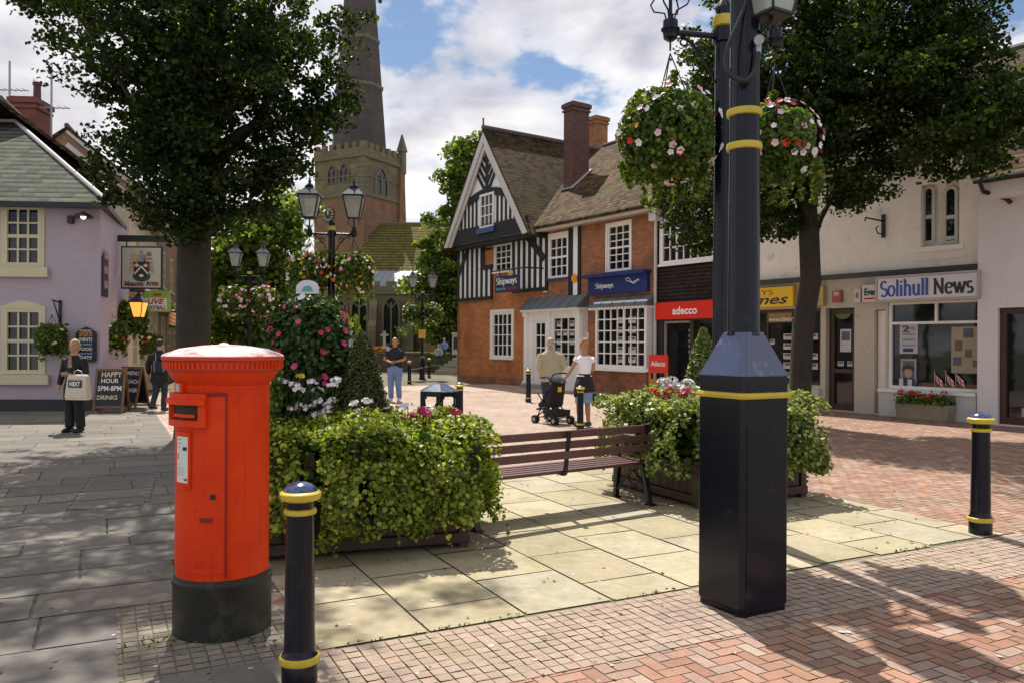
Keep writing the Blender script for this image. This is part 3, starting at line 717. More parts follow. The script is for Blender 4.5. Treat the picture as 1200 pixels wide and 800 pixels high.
def sphere_pts(n, r, sz=1.0, shell=.72, seed=None):
    d = rng.normal(size=(n, 3)); d /= np.linalg.norm(d, axis=1)[:, None]
    rad = r*(shell+(1-shell)*rng.random(n)**.6); p = d*rad[:, None]; p[:, 2] *= sz
    # lumpy surface
    lump = 1+.13*np.sin(p[:, 0]*9/r*.5+1)*np.cos(p[:, 2]*7/r*.5)+.08*np.sin(p[:, 1]*12/r*.5)
    return p*lump[:, None], d
def basket(name, loc, r, label, nleaf=2600, leaf=.05, cols=((FW, 40), (FRD, 20)), hang=.8, group='hanging flower baskets', sz=.95, trail=True, fs=.055, indiv=False):
    t = thing(name, label, 'flower basket', loc, 0, group)
    p, d = sphere_pts(nleaf, r, sz, .62)
    if trail:
        q = []
        for k in range(16):
            a_ = random.uniform(0, 6.28); rr_ = r*random.uniform(.6, 1.05); L_ = r*random.uniform(.3, 1.1); x0, y0 = math.cos(a_)*rr_, math.sin(a_)*rr_
            for i in range(int(nleaf/110)):
                u_ = random.random(); q.append((x0+random.gauss(0, .02), y0+random.gauss(0, .02), -r*.45-L_*u_))
        # upright sprig
        for k in range(3):
            a_ = random.uniform(0, 6.28)
            for i in range(int(nleaf/120)):
                u_ = random.random(); q.append((math.cos(a_)*r*(.3+.8*u_)+random.gauss(0, .02), math.sin(a_)*r*(.3+.8*u_)+random.gauss(0, .02), r*(.65+.55*u_-.3*u_*u_)))
        q = np.array(q); p = np.concatenate([p, q]); d = np.concatenate([d, np.zeros_like(q)])
    quads('foliage', leafquads(p, leaf, up=.35, outward=d*1.1), BASKL, t, 6)
    MB().ball((0, 0, -.05*r), r*.62, 8, sz=.8).build('bowl', mat('moss_liner', (.03, .035, .015), .95, .3), t, True)
    for m_, k in cols:
        d2 = rng.normal(size=(k, 3)); d2 /= np.linalg.norm(d2, axis=1)[:, None]
        c2 = d2*r*1.08; c2[:, 2] *= sz
        put_flowers(t, c2, d2, m_, fs, indiv)
    cn = MB()
    for k in range(3):
        a_ = k*2.094; cn.tube([(math.cos(a_)*r*.5, math.sin(a_)*r*.5, r*.45), (0, 0, hang)], .006, 5)
    cn.build('chain', BLACKM, t)
    return t
def lamp_end(l, s): return Matrix.Translation(l.location) @ Matrix.Rotation(l.rotation_euler.z, 4, 'Z') @ Vector((s*.46*l.scale.x, 0, 0))
e = lamp_end(near, -1); basket('hanging_basket', (e.x, e.y, 3.52), .44, 'big round basket of white, red and orange flowers left of the large post', 11000, .043, ((FW, 38), (FLP, 40), (FRD, 12), (FOR, 7)), .72, fs=.060, indiv=True)
e = lamp_end(near, 1); basket('hanging_basket', (e.x, e.y, 3.48), .40, 'big basket with trailing leaves and red blooms hanging right of the large lamp post', 10000, .043, ((FW, 34), (FLP, 30), (FPK, 16), (FRD, 16)), .75, fs=.062, indiv=True)
for s, r_, lb in ((-1, .46, 'pale flowering basket left of the lamp post in front of the church clock'), (1, .43, 'flowering basket with yellow and orange tips, right side of the clock-side lamp post')):
    e = lamp_end(midl, s); basket('hanging_basket', (e.x, e.y, 3.08), r_, lb, 3200, .07, ((FW, 60), (FRD, 12), (FOR, 18), (FYL, 20)), .7, fs=.07)
for s, lb in ((-1, 'shaded basket on the left arm of the lamp beside the big tree trunk'), (1, 'shaded pale basket on the right arm of the lamp beside the big trunk')):
    e = lamp_end(l3, s); basket('hanging_basket', (e.x, e.y, 3.0), .5, lb, 1500, .1, ((FW, 40), (FRD, 14), (FLP, 30)), .75, fs=.1)
for s, lb in ((-1, 'small far basket on the left arm of the lamp near the church nave'), (1, 'small far basket on the right arm of the lamp near the church nave')):
    e = lamp_end(l4, s); basket('hanging_basket', (e.x, e.y, 3.0), .45, lb, 900, .11, ((FW, 30), (FYL, 10)), .7, fs=.1)
sgn = thing('notice_sign', 'small yellow notice strapped to the distant lamp post by the church', 'sign', (l4.location.x, l4.location.y-.14, 2.05))
MB().box(-.16, .16, -.02, .02, -.2, .2).build('board', mat('yellow_sign', (.7, .42, .05), .5), sgn)
# ================================================================== planters
PLW = mat('planter_brown_paint', (.060, .030, .024), .6, .3, 8, .3, grime=((.09, .08, .05), 5, .55))
SOIL = mat('soil', (.03, .022, .015), 1, .3)
def planter(loc, rot, label, W, D, H, post=.1):
    """origin at the front right corner of the box; box runs to -x and +y"""
    t = thing('planter', label, 'planter', loc, rot, 'wooden street planters')
    m_ = MB(); m_.box(-W, 0, 0, D, .05, .13); m_.box(-W+.04, -.04, .04, D-.04, .13, .16); m_.build('plinth', PLW, t, bevel=.006)
    for x in (-W, -post):
        for y in (0, D-post): MB().box(x+.01, x+post-.01, y+.01, y+post-.01, 0, H+.04).build('corner_post', PLW, t, bevel=.006)
    b_ = MB()
    n = int(W/.125)
    for i in range(n):
        a_ = -W+post+(W-2*post)*i/n; b2 = a_+(W-2*post)/n-.008
        b_.box(a_, b2, .025, .05, .14, H-.05); b_.box(a_, b2, D-.05, D-.025, .14, H-.05)
    n = int(D/.125)
    for i in range(n):
        a_ = post+(D-2*post)*i/n; b2 = a_+(D-2*post)/n-.008
        b_.box(-.05, -.025, a_, b2, .14, H-.05); b_.box(-W+.025, -W+.05, a_, b2, .14, H-.05)
    b_.build('boarding', PLW, t)
    r_ = MB(); r_.box(-W-.01, .01, -.01, .06, H-.05, H+.01); r_.box(-W-.01, .01, D-.06, D+.01, H-.05, H+.01); r_.box(-.06, .01, .062, D-.062, H-.05, H+.01); r_.box(-W-.01, -W+.06, .062, D-.062, H-.05, H+.01)
    r_.build('rim', PLW, t, bevel=.006)
    MB().box(-W+.06, -.06, .06, D-.06, H-.14, H-.08).build('soil', SOIL, t)
    return t
def box_foliage(W, D, z0, z1, over, n, leaf, m_, parent, name='foliage', skip=None, droop=.5):
    """ivy hanging over a box: points on a lumpy rounded slab round the planter"""
    P_ = []; O_ = []
    cx, cy = -W/2, D/2; rnd = np.random.default_rng(3)
    while len(P_) < n:
        k = random.random()
        if k < .36:  # top
            x = random.uniform(-W-over*.9, over*.9); y = random.uniform(-over*.8, D+over*.8)
            ex = max(0, abs(x-cx)-W/2)/over; ey = max(0, abs(y-cy)-D/2)/over
            if ex*ex+ey*ey > 1: continue
            z = z1-.55*over*(ex*ex+ey*ey)*1.2 + .05*math.sin(x*6)+.04*math.sin(y*7+x*3)+random.gauss(0, .022); o_ = (0, 0, 1.2)
            if random.random() < .15: z -= random.uniform(0, .15)
        else:
            s = random.choice((0, 0, 0, 1, 1, 2, 3)); q = random.random(); h = random.random()**.8
            zz_ = z1-.1-(z1-z0)*h
            bulge = over*(math.sin(math.pi*min(1, (1-h)*.75+.22)))
            u_ = random.random()
            if s == 0: x = -W+W*u_*1.0; y = -bulge; o_ = (0, -1.2, .35); q_ = x
            elif s == 1: x = bulge; y = D*u_; o_ = (1.2, 0, .35); q_ = y*1.3+2
            elif s == 2: x = -W-bulge; y = D*u_; o_ = (-1.2, 0, .35); q_ = y+5
            else: x = -W+W*u_; y = D+bulge; o_ = (0, 1.2, .35); q_ = x+3
            # rounded corners
            low = z0 + (z1-z0)*droop*.55*(.5+.5*math.sin(q_*5.1+1)*math.cos(q_*2.3)) + .05*math.sin(q_*17)
            if zz_ < low: continue
            am = .075*math.sin(q_*7+zz_*5)+.05*math.sin(q_*13-zz_*11)+random.gauss(0, .025)
            if s in (0, 3):
                y += (-am if s == 0 else am); x += random.gauss(0, .03)
                if u_ < .07 or u_ > .93: y += (.07 if s == 0 else -.07)*abs(u_-.5)*2
            else: x += (am if s == 1 else -am)
            z = zz_
        if skip and skip(x, y, z): continue
        P_.append((x, y, z)); O_.append(o_)
    # loose trailing shoots that break the outline
    for k in range(70):
        s = random.choice((0, 0, 1, 4, 4)); u_ = random.random(); L_ = random.uniform(.10, .30)
        if s == 0: o0 = Vector((-W*u_, -over*.9, random.uniform(z0+.25, z1-.15))); dv = Vector((random.gauss(0, .3), -.5, -.8))
        elif s == 1: o0 = Vector((over*.9, D*u_, random.uniform(z0+.25, z1-.15))); dv = Vector((.5, random.gauss(0, .3), -.8))
        else: o0 = Vector((-W*u_, D*random.random(), z1)); dv = Vector((random.gauss(0, .7), random.gauss(0, .5), .9)); L_ *= .6
        for i in range(int(L_/.012)):
            t_ = i*.012; q = o0+dv.normalized()*t_+Vector((0, 0, -2.2*t_*t_)); P_.append((q.x+random.gauss(0, .008), q.y+random.gauss(0, .008), q.z+random.gauss(0, .008))); O_.append((0, -.4, .6))
    return quads(name, leafquads(np.array(P_), leaf, up=.3, outward=np.array(O_), asp=.85), m_, parent, 6)
# left planter
LR = R(18)
c1 = G(551, 642)
plL = planter((c1.x, c1.y, 0), LR, 'brown planter under ivy with flower tower and conifer, just right of the pillar box', 1.75, 1.6, .46)
skp = lambda x, y, z: (-1.32 < x < -1.17 and y < .05 and z < .88 and random.random() < .95) or (-.93 < x < -.78 and y < 0 and .2 < z < .62 and random.random() < .75)
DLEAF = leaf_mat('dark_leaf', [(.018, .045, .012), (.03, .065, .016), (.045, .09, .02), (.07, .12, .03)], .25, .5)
ivy1 = box_foliage(1.75, 1.6, .12, .96, .25, 30000, .034, IVY, plL, skip=skp)
MB().box(-1.66, -.09, .09, 1.5, .40, .93).build('inner_shade_foliage', DLEAF, plL) if False else None
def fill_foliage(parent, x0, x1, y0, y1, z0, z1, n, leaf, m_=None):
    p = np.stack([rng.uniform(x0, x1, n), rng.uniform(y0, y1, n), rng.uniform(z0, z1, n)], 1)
    return quads('inner_foliage', leafquads(p, leaf, asp=.9), m_ or DLEAF, parent, 6)  # dark leaf colour paints shade into the gaps between outer leaves
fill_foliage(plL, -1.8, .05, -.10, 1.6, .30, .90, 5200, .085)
# timber upright seen between the leaves
MB().box(-1.285, -1.205, -.02, .03, .10, .80).build('upright', PLW, plL)
def to_local(o, p): return (Matrix.Translation(o.location) @ Matrix.Rotation(o.rotation_euler.z, 4, 'Z')).inverted() @ p
# conifer
def cone_bush(name, label, base, h, r, n, leaf, mat_, cat='bush', group=None, parent=None, power=1.25):
    t = thing(name, label, cat, base, 0, group)
    z = rng.random(n)**1.25*h; rr_ = r*(1-(z/h)**power)**.75*np.where(z < .12*h, .75+z/h*2, 1)
    a_ = rng.uniform(0, 6.283, n); rr_ = rr_*(1+.07*np.sin(a_*5+z*9)+rng.normal(0, .04, n))+.01
    rr_ *= rng.uniform(.82, 1.03, n)
    p = np.stack([np.cos(a_)*rr_, np.sin(a_)*rr_, z], 1); d = np.stack([np.cos(a_), np.sin(a_), np.full(n, .6)], 1)*1.2
    quads('foliage', leafquads(p, leaf, up=.6, outward=d, asp=.45), mat_, t, 6)
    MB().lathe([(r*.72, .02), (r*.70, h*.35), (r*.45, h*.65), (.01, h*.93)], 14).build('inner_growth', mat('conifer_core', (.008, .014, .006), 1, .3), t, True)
    MB().tube([(0, 0, -.25), (0, 0, h*.3)], .03, 8).build('stem', BARK, t)
    return t
CONI = leaf_mat('conifer_leaf', [(.04, .06, .018), (.055, .095, .022), (.085, .12, .03), (.05, .05, .02), (.13, .14, .035)], .2, .55)
pc_ = P(424, 403, 7.0); cone_bush('conifer', 'dark green cone-shaped conifer growing in the left planter', (pc_.x, pc_.y, .82), .90, .265, 11000, .030, CONI, 'conifer')
CON2 = leaf_mat('variegated_leaf', [(.06, .10, .02), (.11, .16, .035), (.19, .24, .06), (.30, .33, .10)], .2, .5)
# flower tower
FT = P(364, 403, 7.15)
ft = thing('flower_tower', 'tall column of pink and white flowers rising from the left planter', 'flower display', (FT.x, FT.y, 0))
n = 15000; z = rng.uniform(.75, 2.0, n); a_ = rng.uniform(0, 6.283, n)
rr_ = .34*(1-np.clip((z-1.72)/.40, 0, 1)**2*.72)*(1+.10*np.sin(a_*3+z*6)+.08*np.sin(z*15+a_*2))*rng.uniform(.6, 1.06, n)
rr_ += np.clip(1.15-z, 0, .4)*.35
p = np.stack([np.cos(a_)*rr_, np.sin(a_)*rr_, z+rng.normal(0, .015, n)], 1)
quads('foliage', leafquads(p, .048, up=.4, outward=np.stack([np.cos(a_), np.sin(a_), np.full(n, .4)], 1)*1.1), DLEAF, ft, 6)
MB().lathe([(.2, .6), (.23, 1.6), (.14, 1.9)], 14).build('core', mat('moss_liner', (0, 0, 0)), ft, True)
for m_, k, zlo, zhi in ((FPK, 30, .95, 2.0), (FW, 12, .8, 2.02), (FMG, 36, .85, 1.9)):
    kc = max(3, k//4); a2 = (rng.uniform(-math.pi, .35, kc)[rng.integers(0, kc, k)]+rng.normal(0, .13, k)); z2 = np.clip(rng.uniform(zlo, zhi, kc)[rng.integers(0, kc, k)]+rng.normal(0, .10, k), zlo, zhi); r2 = .37*(1-np.clip((z2-1.72)/.40, 0, 1)**2*.7)+np.clip(1.15-z2, 0, .4)*.35
    c2 = np.stack([np.cos(a2)*r2, np.sin(a2)*r2, z2], 1); d2 = np.stack([np.cos(a2), np.sin(a2), np.full(k, .4)], 1)
    put_flowers(ft, c2, d2, m_, .05)
# arched plate on top
ar = thing('planter_sign', 'small white arched plate with green emblem above the flower tower', 'sign', (P(360, 403, 7.0).x, 7.0, 2.05))
MB().prism([(-.10, 0), (.10, 0), (.10, .045)]+[(.10*math.cos(R(k*15)), .045+.075*math.sin(R(k*15))) for k in range(1, 12)]+[(-.10, .045)], -.008, .008).build('plate', mat('plate_white', (.62, .64, .74), .4), ar)
m_ = MB(); m_.prism([(-.05, .02), (.05, .02), (.04, .055), (.01, .07), (-.03, .06)], -.0115, -.0085); m_.build('emblem', mat('emblem_green', (.10, .36, .28), .5), ar)
MB().tube([(0, .015, -.5), (0, .015, .05)], .008, 6).build('stake', BLACKM, ar)
# bedding flowers on top of the ivy
def heads(parent, pts, m_, size, ball=.05, k=5):
    """geranium heads: a small dome of florets each"""
    for (x, y, z) in pts:
        n_ = 16; d = rng.normal(size=(n_, 3)); d[:, 2] = np.abs(d[:, 2]); d /= np.linalg.norm(d, axis=1)[:, None]
        o = quads('flower_head', flower_quads(d*ball*np.array([1, 1, .7])+np.array([0, 0, 0]), size, 4, d), m_, parent, 5); o.location = (x, y, z)
def hp(o, x, y, d): q = to_local(o, P(x, y, d)); return tuple(q)
def stalks(parent, pts):
    for (x, y, z) in pts: MB().tube([(x, y, z-.25), (x, y, z)], .004, 4).build('flower_stalk', DLEAF, parent)
W_ = [hp(plL, x, y, 6.75) for x, y in ((343, 478), (352, 475), (362, 477), (372, 473), (377, 486), (382, 483), (389, 470), (384, 476), (368, 487), (358, 479))]
W_ += [hp(plL, x, y, 6.6) for x, y in ((416, 474), (421, 483), (430, 471), (471, 479), (478, 476), (503, 480), (497, 484), (328, 447), (336, 451), (345, 452), (350, 457), (366, 449), (372, 458), (390, 452), (394, 447), (320, 452))]
heads(plL, W_, FW, .030, .043); stalks(plL, W_)
R_ = [hp(plL, x, y, 6.45) for x, y in ((410, 500), (482, 489), (499, 486), (496, 482), (534, 484))]; heads(plL, R_, FMG, .034, .042); stalks(plL, R_)
O_ = [hp(plL, x, y, 6.7) for x, y in ((326, 436), (352, 441), (434, 494))]; heads(plL, O_, FYL, .03, .03)
# light foliage behind the tower (taller bedding)
p = np.array([hp(plL, random.gauss(404, 9), random.uniform(370, 470), random.uniform(7.3, 7.6)) for i in range(900)]); quads('tall_foliage', leafquads(p, .05, up=.5), BASKL, plL, 6)
p = np.array([hp(plL, random.uniform(318, 330), random.uniform(425, 480), random.uniform(6.5, 6.9)) for i in range(600)]); quads('tall_foliage', leafquads(p, .045, up=.5), BASKL, plL, 6)
for c_, xy in ((FYL, [(402, 372), (407, 376), (411, 381), (399, 380)]), (FW, [(398, 384), (409, 390), (404, 396), (400, 404), (411, 402), (396, 412)]), (FOR, [(403, 395)])):
    put_flowers(plL, [hp(plL, x, y, 7.25) for x, y in xy], [(0, -1, .3)]*len(xy), c_, .07)
# right planter
cr = G(947, 582.5); fl_c = Vector((1.81, 7.82, 0))
ang = math.atan2(cr.y-fl_c.y, cr.x-fl_c.x)
plR = planter((cr.x, cr.y, 0), ang, 'brown planter of variegated ivy behind the lamp pedestal, right of the bench', 1.5, 1.5, .42)
box_foliage(1.5, 1.5, .22, 1.05, .23, 20000, .042, leaf_mat('variegated_ivy', [(.07, .12, .02), (.13, .19, .035), (.27, .31, .09), (.44, .46, .20), (.10, .15, .03)], .3, .4), plR, droop=.35)
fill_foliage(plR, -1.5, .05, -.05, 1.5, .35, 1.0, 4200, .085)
W_ = [hp(plR, x, y, 8.9) for x, y in ((778, 447), (787, 446), (793, 452), (799, 455), (806, 449), (782, 454), (812, 456), (820, 458))]
heads(plR, W_, FW, .04, .062); stalks(plR, W_)
heads(plR, [hp(plR, x, y, 8.6) for x, y in ((766, 459), (769, 465), (777, 464), (784, 460), (795, 466), (800, 461), (805, 458), (771, 469), (793, 470), (813, 464))], FRD, .036, .045)
heads(plR, [hp(plR, x, y, 8.55) for x, y in ((781, 466), (783, 457), (803, 460), (799, 468))], FPK, .036, .045)
pc_ = P(824, 403, 9.3); cone_bush('conifer', 'slim pale green conical shrub growing in the right planter', (pc_.x, pc_.y, .88), .94, .24, 6500, .036, CON2, 'conifer')
# ================================================================== bench
bx = Vector((.823, .568, 0)); BE = Vector((1.28, 8.25, 0)); BA = math.atan2(.568, .823)
bn = thing('park_bench', 'wooden slatted bench with black iron ends between the two planters, seen from behind', 'bench', BE, BA)
# local: x along the bench (right end at 0), +y = away from camera = front of the bench
SLAT = mat('plum_bench_paint', (.105, .042, .040), .42, .3, 10, .2, grime=((.16, .11, .08), 12, .6)); BL = 2.12
for i, z in enumerate((.775, .680, .590)):
    MB().box(-BL, .02, -.215+.028*(2-i)-.03, -.185+.028*(2-i)-.03, z-.036, z+.036).build('backrest_slat', SLAT, bn, bevel=.006)
for i in range(5): MB().box(-BL, .02, -.155+i*.078, -.092+i*.078, .405+.004*i, .437+.004*i).build('seat_slat', SLAT, bn, bevel=.006)
for x in (-.02, -BL+.04):
    m_ = MB()
    m_.beam((x, -.19, .82), (x, -.13, .43), .05, .035); m_.beam((x, -.13, .44), (x, -.25, .0), .055, .04); m_.beam((x, .22, .43), (x, .27, .0), .055, .04)
    m_.beam((x, -.14, .385), (x, .24, .40), .05, .05); m_.tube([(x, -.17, .66), (x, .0, .67), (x, .15, .67), (x, .25, .64), (x, .27, .58), (x, .23, .52), (x, .22, .43)], .022, 8)
    m_.tube([(x, -.20, .1), (x, -.10, .25), (x, 0, .33), (x, .12, .25), (x, .24, .1)], .016, 6); m_.tube([(x, -.12, .12), (x, 0, .18), (x, .12, .12)], .013, 6)
    m_.tube([(x, -.05, .33), (x, -.08, .22), (x, 0, .17), (x, .08, .22), (x, .05, .33)], .012, 6)
    m_.box(x-.04, x+.04, -.30, -.20, 0, .02); m_.box(x-.04, x+.04, .22, .31, 0, .02)
    m_.build('end_frame', BLACKM, bn, True)
m_ = MB(); m_.beam((-BL/2, -.235, .815), (-BL/2, -.175, .40), .045, .014); m_.beam((-BL/2, -.17, .392), (-BL/2, .24, .402), .045, .014, up=(0, 0, 1)); m_.build('middle_strap', BLACKM, bn)
# ================================================================== litter bin
bi = P(515.5, 403, 10.4)
lb = thing('litter_bin', 'navy six-sided litter bin with open sides and pale band behind the left planter', 'litter bin', (bi.x, bi.y, 0), R(8))
hexa = lambda r_: [(r_*math.cos(R(30+60*k)), r_*math.sin(R(30+60*k))) for k in range(6)]
h0 = .255; loft(MB(), [(hexa(h0*.95), 0), (hexa(h0*.95), .06), (hexa(h0), .07), (hexa(h0), .70)]).build('body', NAVY, lb, bevel=.004)
loft(MB(), [(hexa(h0+.004), .70), (hexa(h0+.018), .705), (hexa(h0+.018), .735), (hexa(h0+.004), .74)]).build('band', mat('old_gold_band', (.42, .36, .14), .5, .2), lb)
m_ = MB()
for k in range(6):
    p, q = Vector((*hexa(h0)[k], 0)), Vector((*hexa(h0)[(k+1) % 6], 0)); e = (q-p)
    m_.beam(p+e*0.0+Vector((0, 0, .74)), p+Vector((0, 0, 1.0)), .05, .05, up=e)
    m_.beam(p+Vector((0, 0, .975)), q+Vector((0, 0, .975)), .03, .06)
    m_.beam(p+Vector((0, 0, .765)), q+Vector((0, 0, .765)), .03, .05)
    for s_, zz_ in ((.14, .80), (.86, .80), (.14, .94), (.86, .94)): 
        c = p+e*s_; m_.beam(c+Vector((0, 0, zz_-.025)), c+Vector((0, 0, zz_+.025)), .045, .022, up=e)
m_.build('upper_frame', NAVY, lb)
loft(MB(), [(hexa(h0+.02), 1.0), (hexa(h0+.025), 1.012), (hexa(.09), 1.10), (hexa(.02), 1.105)]).build('lid', mat('sky_tinted_navy_paint', (0, 0, 0)), lb, bevel=.003)  # lid shares the painted-in sky tint of the pedestal cap
m_ = MB(); m_.tube([(h0*.9, .06, .2), (h0*1.02, .0, .66)], .008, 6); m_.build('lock_bar', NAVY, lb)
# ================================================================== trees
def tree(name, label, base, trunk_pts, trunk_r, blobs, nleaf, leaf, m_, limbs=10, group=None, cl=.42, reject=None, per=90, flat=.6, trunkmat=None):
    """blobs: (x,y,z,rx,ry,rz,weight) ellipsoids holding the crown"""
    t = thing(name, label, 'tree', base, 0, group)
    B0 = Vector(base); tp = [Vector(p)-B0 for p in trunk_pts]
    mb = MB(); mb.tube(tp, trunk_r, 14)
    W = np.array([b[6] for b in blobs], float); W /= W.sum()
    cents = []
    nc = max(8, nleaf//per)
    while len(cents) < nc:
        b = blobs[rng.choice(len(blobs), p=W)]
        d = rng.normal(size=3); d /= np.linalg.norm(d); rr_ = rng.random()**.42
        c = np.array(b[:3])+d*rr_*np.array(b[3:6])
        if reject is not None and reject(c): continue
        cents.append(c)
    cents = np.array(cents)
    top = Vector(tp[-1])
    # limbs run from the trunk to some of the clumps, with twigs
    bxy = np.array([B0.x, B0.y]); good = [i for i in rng.permutation(len(cents)) if np.linalg.norm(cents[i][:2]-bxy) < 2.6 and cents[i][2] > 5.2]; order = (good or list(range(len(cents))))[:limbs]
    for k, i in enumerate(order):
        e = Vector(cents[i])-B0; u_ = random.uniform(.45, 1.0); idx = u_*(len(tp)-1); j = min(int(idx), len(tp)-2); s = tp[j].lerp(tp[j+1], idx-j)
        if e.z < s.z+.2: s = tp[max(j-1, 0)].lerp(tp[max(j-1, 0)+1], .8)
        mid = s.lerp(e, .5)+Vector((random.gauss(0, .15), random.gauss(0, .15), random.uniform(.0, .5))); r0 = trunk_r[min(j, len(trunk_r)-1)]*random.uniform(.25, .5)
        q1 = s.lerp(mid, .5)+Vector((0, 0, .12)); q2 = mid.lerp(e, .5)+Vector((0, 0, .08))
        mb.tube([s, q1, mid, q2, e], [r0, r0*.8, r0*.6, r0*.35, .012], 7)
    mb.build('trunk', trunkmat or BARK, t, True)
    n = nleaf; ci = rng.integers(0, len(cents), n); sizes = rng.uniform(.6, 1.35, len(cents))*cl
    off = rng.normal(size=(n, 3)); off /= np.linalg.norm(off, axis=1)[:, None]; off *= (rng.random(n)**.5)[:, None]; off[:, 2] *= flat
    p = cents[ci]+off*sizes[ci][:, None]; p[:, 2] -= .25*(off[:, 0]**2+off[:, 1]**2)*sizes[ci]
    if reject is not None:
        ok = np.array([not reject(q) for q in p]); p = p[ok]
    quads('crown', leafquads(p-np.array(B0), leaf, up=.9), m_, t, 6)
    return t
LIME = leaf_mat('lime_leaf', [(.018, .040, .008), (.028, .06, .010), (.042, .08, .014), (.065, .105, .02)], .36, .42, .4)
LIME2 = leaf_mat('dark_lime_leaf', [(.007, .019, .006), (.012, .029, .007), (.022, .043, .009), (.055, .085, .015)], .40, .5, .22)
LIGHTL = leaf_mat('fresh_leaf', [(.05, .095, .016), (.08, .14, .022), (.12, .18, .03), (.17, .22, .045)], .45, .45)
d = 13.5
def PX(x, y, dd): q = P(x, y, dd); return (q.x, q.y, q.z)
tb_ = (P(226, 403, d).x, d, 0)
tb = Vector(tb_)
blobsL = []
for (x, y, rx, ry, rz, dd, w_) in ((215, 165, 1.1, .7, .9, 12.3, 1.2), (240, 60, 1.6, .8, 1.0, 12.0, 1.4), (225, 265, .65, .6, .25, 12.9, .25), (280, 235, .6, .8, .35, 13.2, .35), (225, 110, 1.8, 2.2, 1.5, 13.5, 3), (150, 40, 1.6, 2.2, 1.4, 13.2, 2), (325, 70, 1.15, 1.8, 1.2, 13.5, 2.0), (250, 195, 1.25, 1.6, .8, 13.3, 1.5), (165, 190, .8, 1.3, .6, 13.3, .6),
    (388, 115, .42, .8, .6, 13.5, .45), (365, 150, .6, .8, .4, 13.5, .4), (398, 50, .35, .7, .4, 13.5, .25), (300, 225, .6, .8, .35, 13.5, .3), (135, 225, .35, .6, .3, 13.3, .12), (215, 240, .75, 1.1, .35, 13.3, .4), (60, 5, .9, 1.2, .45, 13.0, .5), (330, 200, .5, .8, .35, 13.5, .3)):
    q = P(x, y, dd); blobsL.append((q.x, q.y, q.z, rx, ry, rz, w_))
unseen_shade_crown = [(-4.2, 11.0, 9.6, 3.0, 2.6, 1.3, 3.2), (-5.6, 9.6, 8.4, 1.8, 1.8, 1.0, 1.2), (tb.x-.2, 13.6, 8.4, 3.6, 3.5, 1.5, 3.0), (tb.x+.2, 14.4, 9.8, 3.0, 3.4, 1.4, 1.5), (tb.x-1.2, 15.6, 8.2, 2.6, 2.0, 1.0, 1.2)]  # unseen upper crown clumps, added to cast shade on the left paving
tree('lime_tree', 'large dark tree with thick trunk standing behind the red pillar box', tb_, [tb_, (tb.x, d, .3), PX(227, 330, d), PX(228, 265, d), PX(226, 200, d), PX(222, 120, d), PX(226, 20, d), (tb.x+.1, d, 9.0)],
     [.31, .285, .275, .27, .25, .20, .15, .06], blobsL+unseen_shade_crown, 84000, .074, LIME2, 46, 'street trees', .32, per=80)
d = 16.3; tr = P(937, 403, d); rb_ = (tr.x, d, 0)
nF = np.array([-.824, -.566]); oF = np.array([1.56, 29.2])
def rej(c):
    w_ = (np.array(c[:2])-oF) @ nF
    return w_ < .35 and c[2] < 7.5
blobsR = []
for (x, y, rx, ry, rz, dd, w_) in ((930, 95, 2.2, 2.2, 1.7, 16.2, 3), (1040, 120, 2.3, 1.8, 1.3, 15.0, 2.6), (1000, 25, 2.2, 2.2, 1.1, 15.9, 2), (850, 170, 1.4, 1.7, 1.4, 16.8, 1.5), (1130, 165, 1.1, 1.3, .55, 13.6, .8), (1090, 20, 1.3, 1.4, .8, 15.0, 1.2), (820, 275, .5, .8, .3, 16.8, .3), (960, 160, 1.6, .8, 1.0, 14.8, 1.0), (1110, 90, 1.0, 1.3, .7, 14.2, 1.0), (895, 250, 1.0, 1.2, .6, 16.5, .9), (1000, 215, .7, 1.0, .5, 15.8, .5), (800, 235, .75, 1.0, .55, 17.2, .45), (845, 60, .9, 1.3, .9, 16.8, .8), (1175, 120, .7, 1.1, .4, 13.2, .4)):
    q = P(x, y, dd); blobsR.append((q.x, q.y, q.z, rx, ry, rz, w_))
hiR = [(tr.x+.4, 15.8, 10.0, 3.4, 3.0, 1.6, 2.0)]
tree('lime_tree', 'leaning dark tree in front of the shops, right of the big lamp post', rb_, [rb_, (tr.x, d, .3), PX(941, 380, d), PX(950, 330, d), PX(948, 270, d), PX(942, 200, d), PX(935, 120, d), PX(940, 30, d), (tr.x, d, 9.5)],
     [.28, .225, .21, .205, .20, .18, .15, .11, .05], blobsR+hiR, 92000, .082, leaf_mat('mottled_lime_leaf', [(.008, .020, .006), (.014, .032, .008), (.028, .050, .010), (.075, .11, .018)], .42, .5, .22), 44, 'street trees', .34, reject=rej, per=75)
# trees further back on the left
def simple_tree(label, x, d, blobs, n, leaf, m_, name='broadleaf_tree', tr_=.22, group='trees round the churchyard'):
    b = P(x, 403, d); bl = []
    for (bx_, by_, rx, rz, w_) in blobs:
        q = P(bx_, by_, d); bl.append((q.x, q.y, q.z, rx, rx*.8, rz, w_))
    top = max(q[2] for q in bl)
    return tree(name, label, (b.x, b.y, 0), [(b.x, b.y, 0), (b.x+.1, b.y, top*.3), (b.x-.1, b.y, top*.6), (b.x, b.y, top)], [tr_*1.2, tr_, tr_*.8, tr_*.3], bl, n, leaf, m_, 14, group, .75, per=110)
simple_tree('light green tree behind the left lamp posts, left of the church tower', 300, 30, ((290, 290, 1.9, 1.6, 2), (325, 250, 1.3, 1.2, 1), (270, 345, 1.5, 1.4, 1), (330, 330, 1.3, 1.4, 1.2), (300, 400, 2.0, .9, 1)), 17000, .19, LIGHTL)
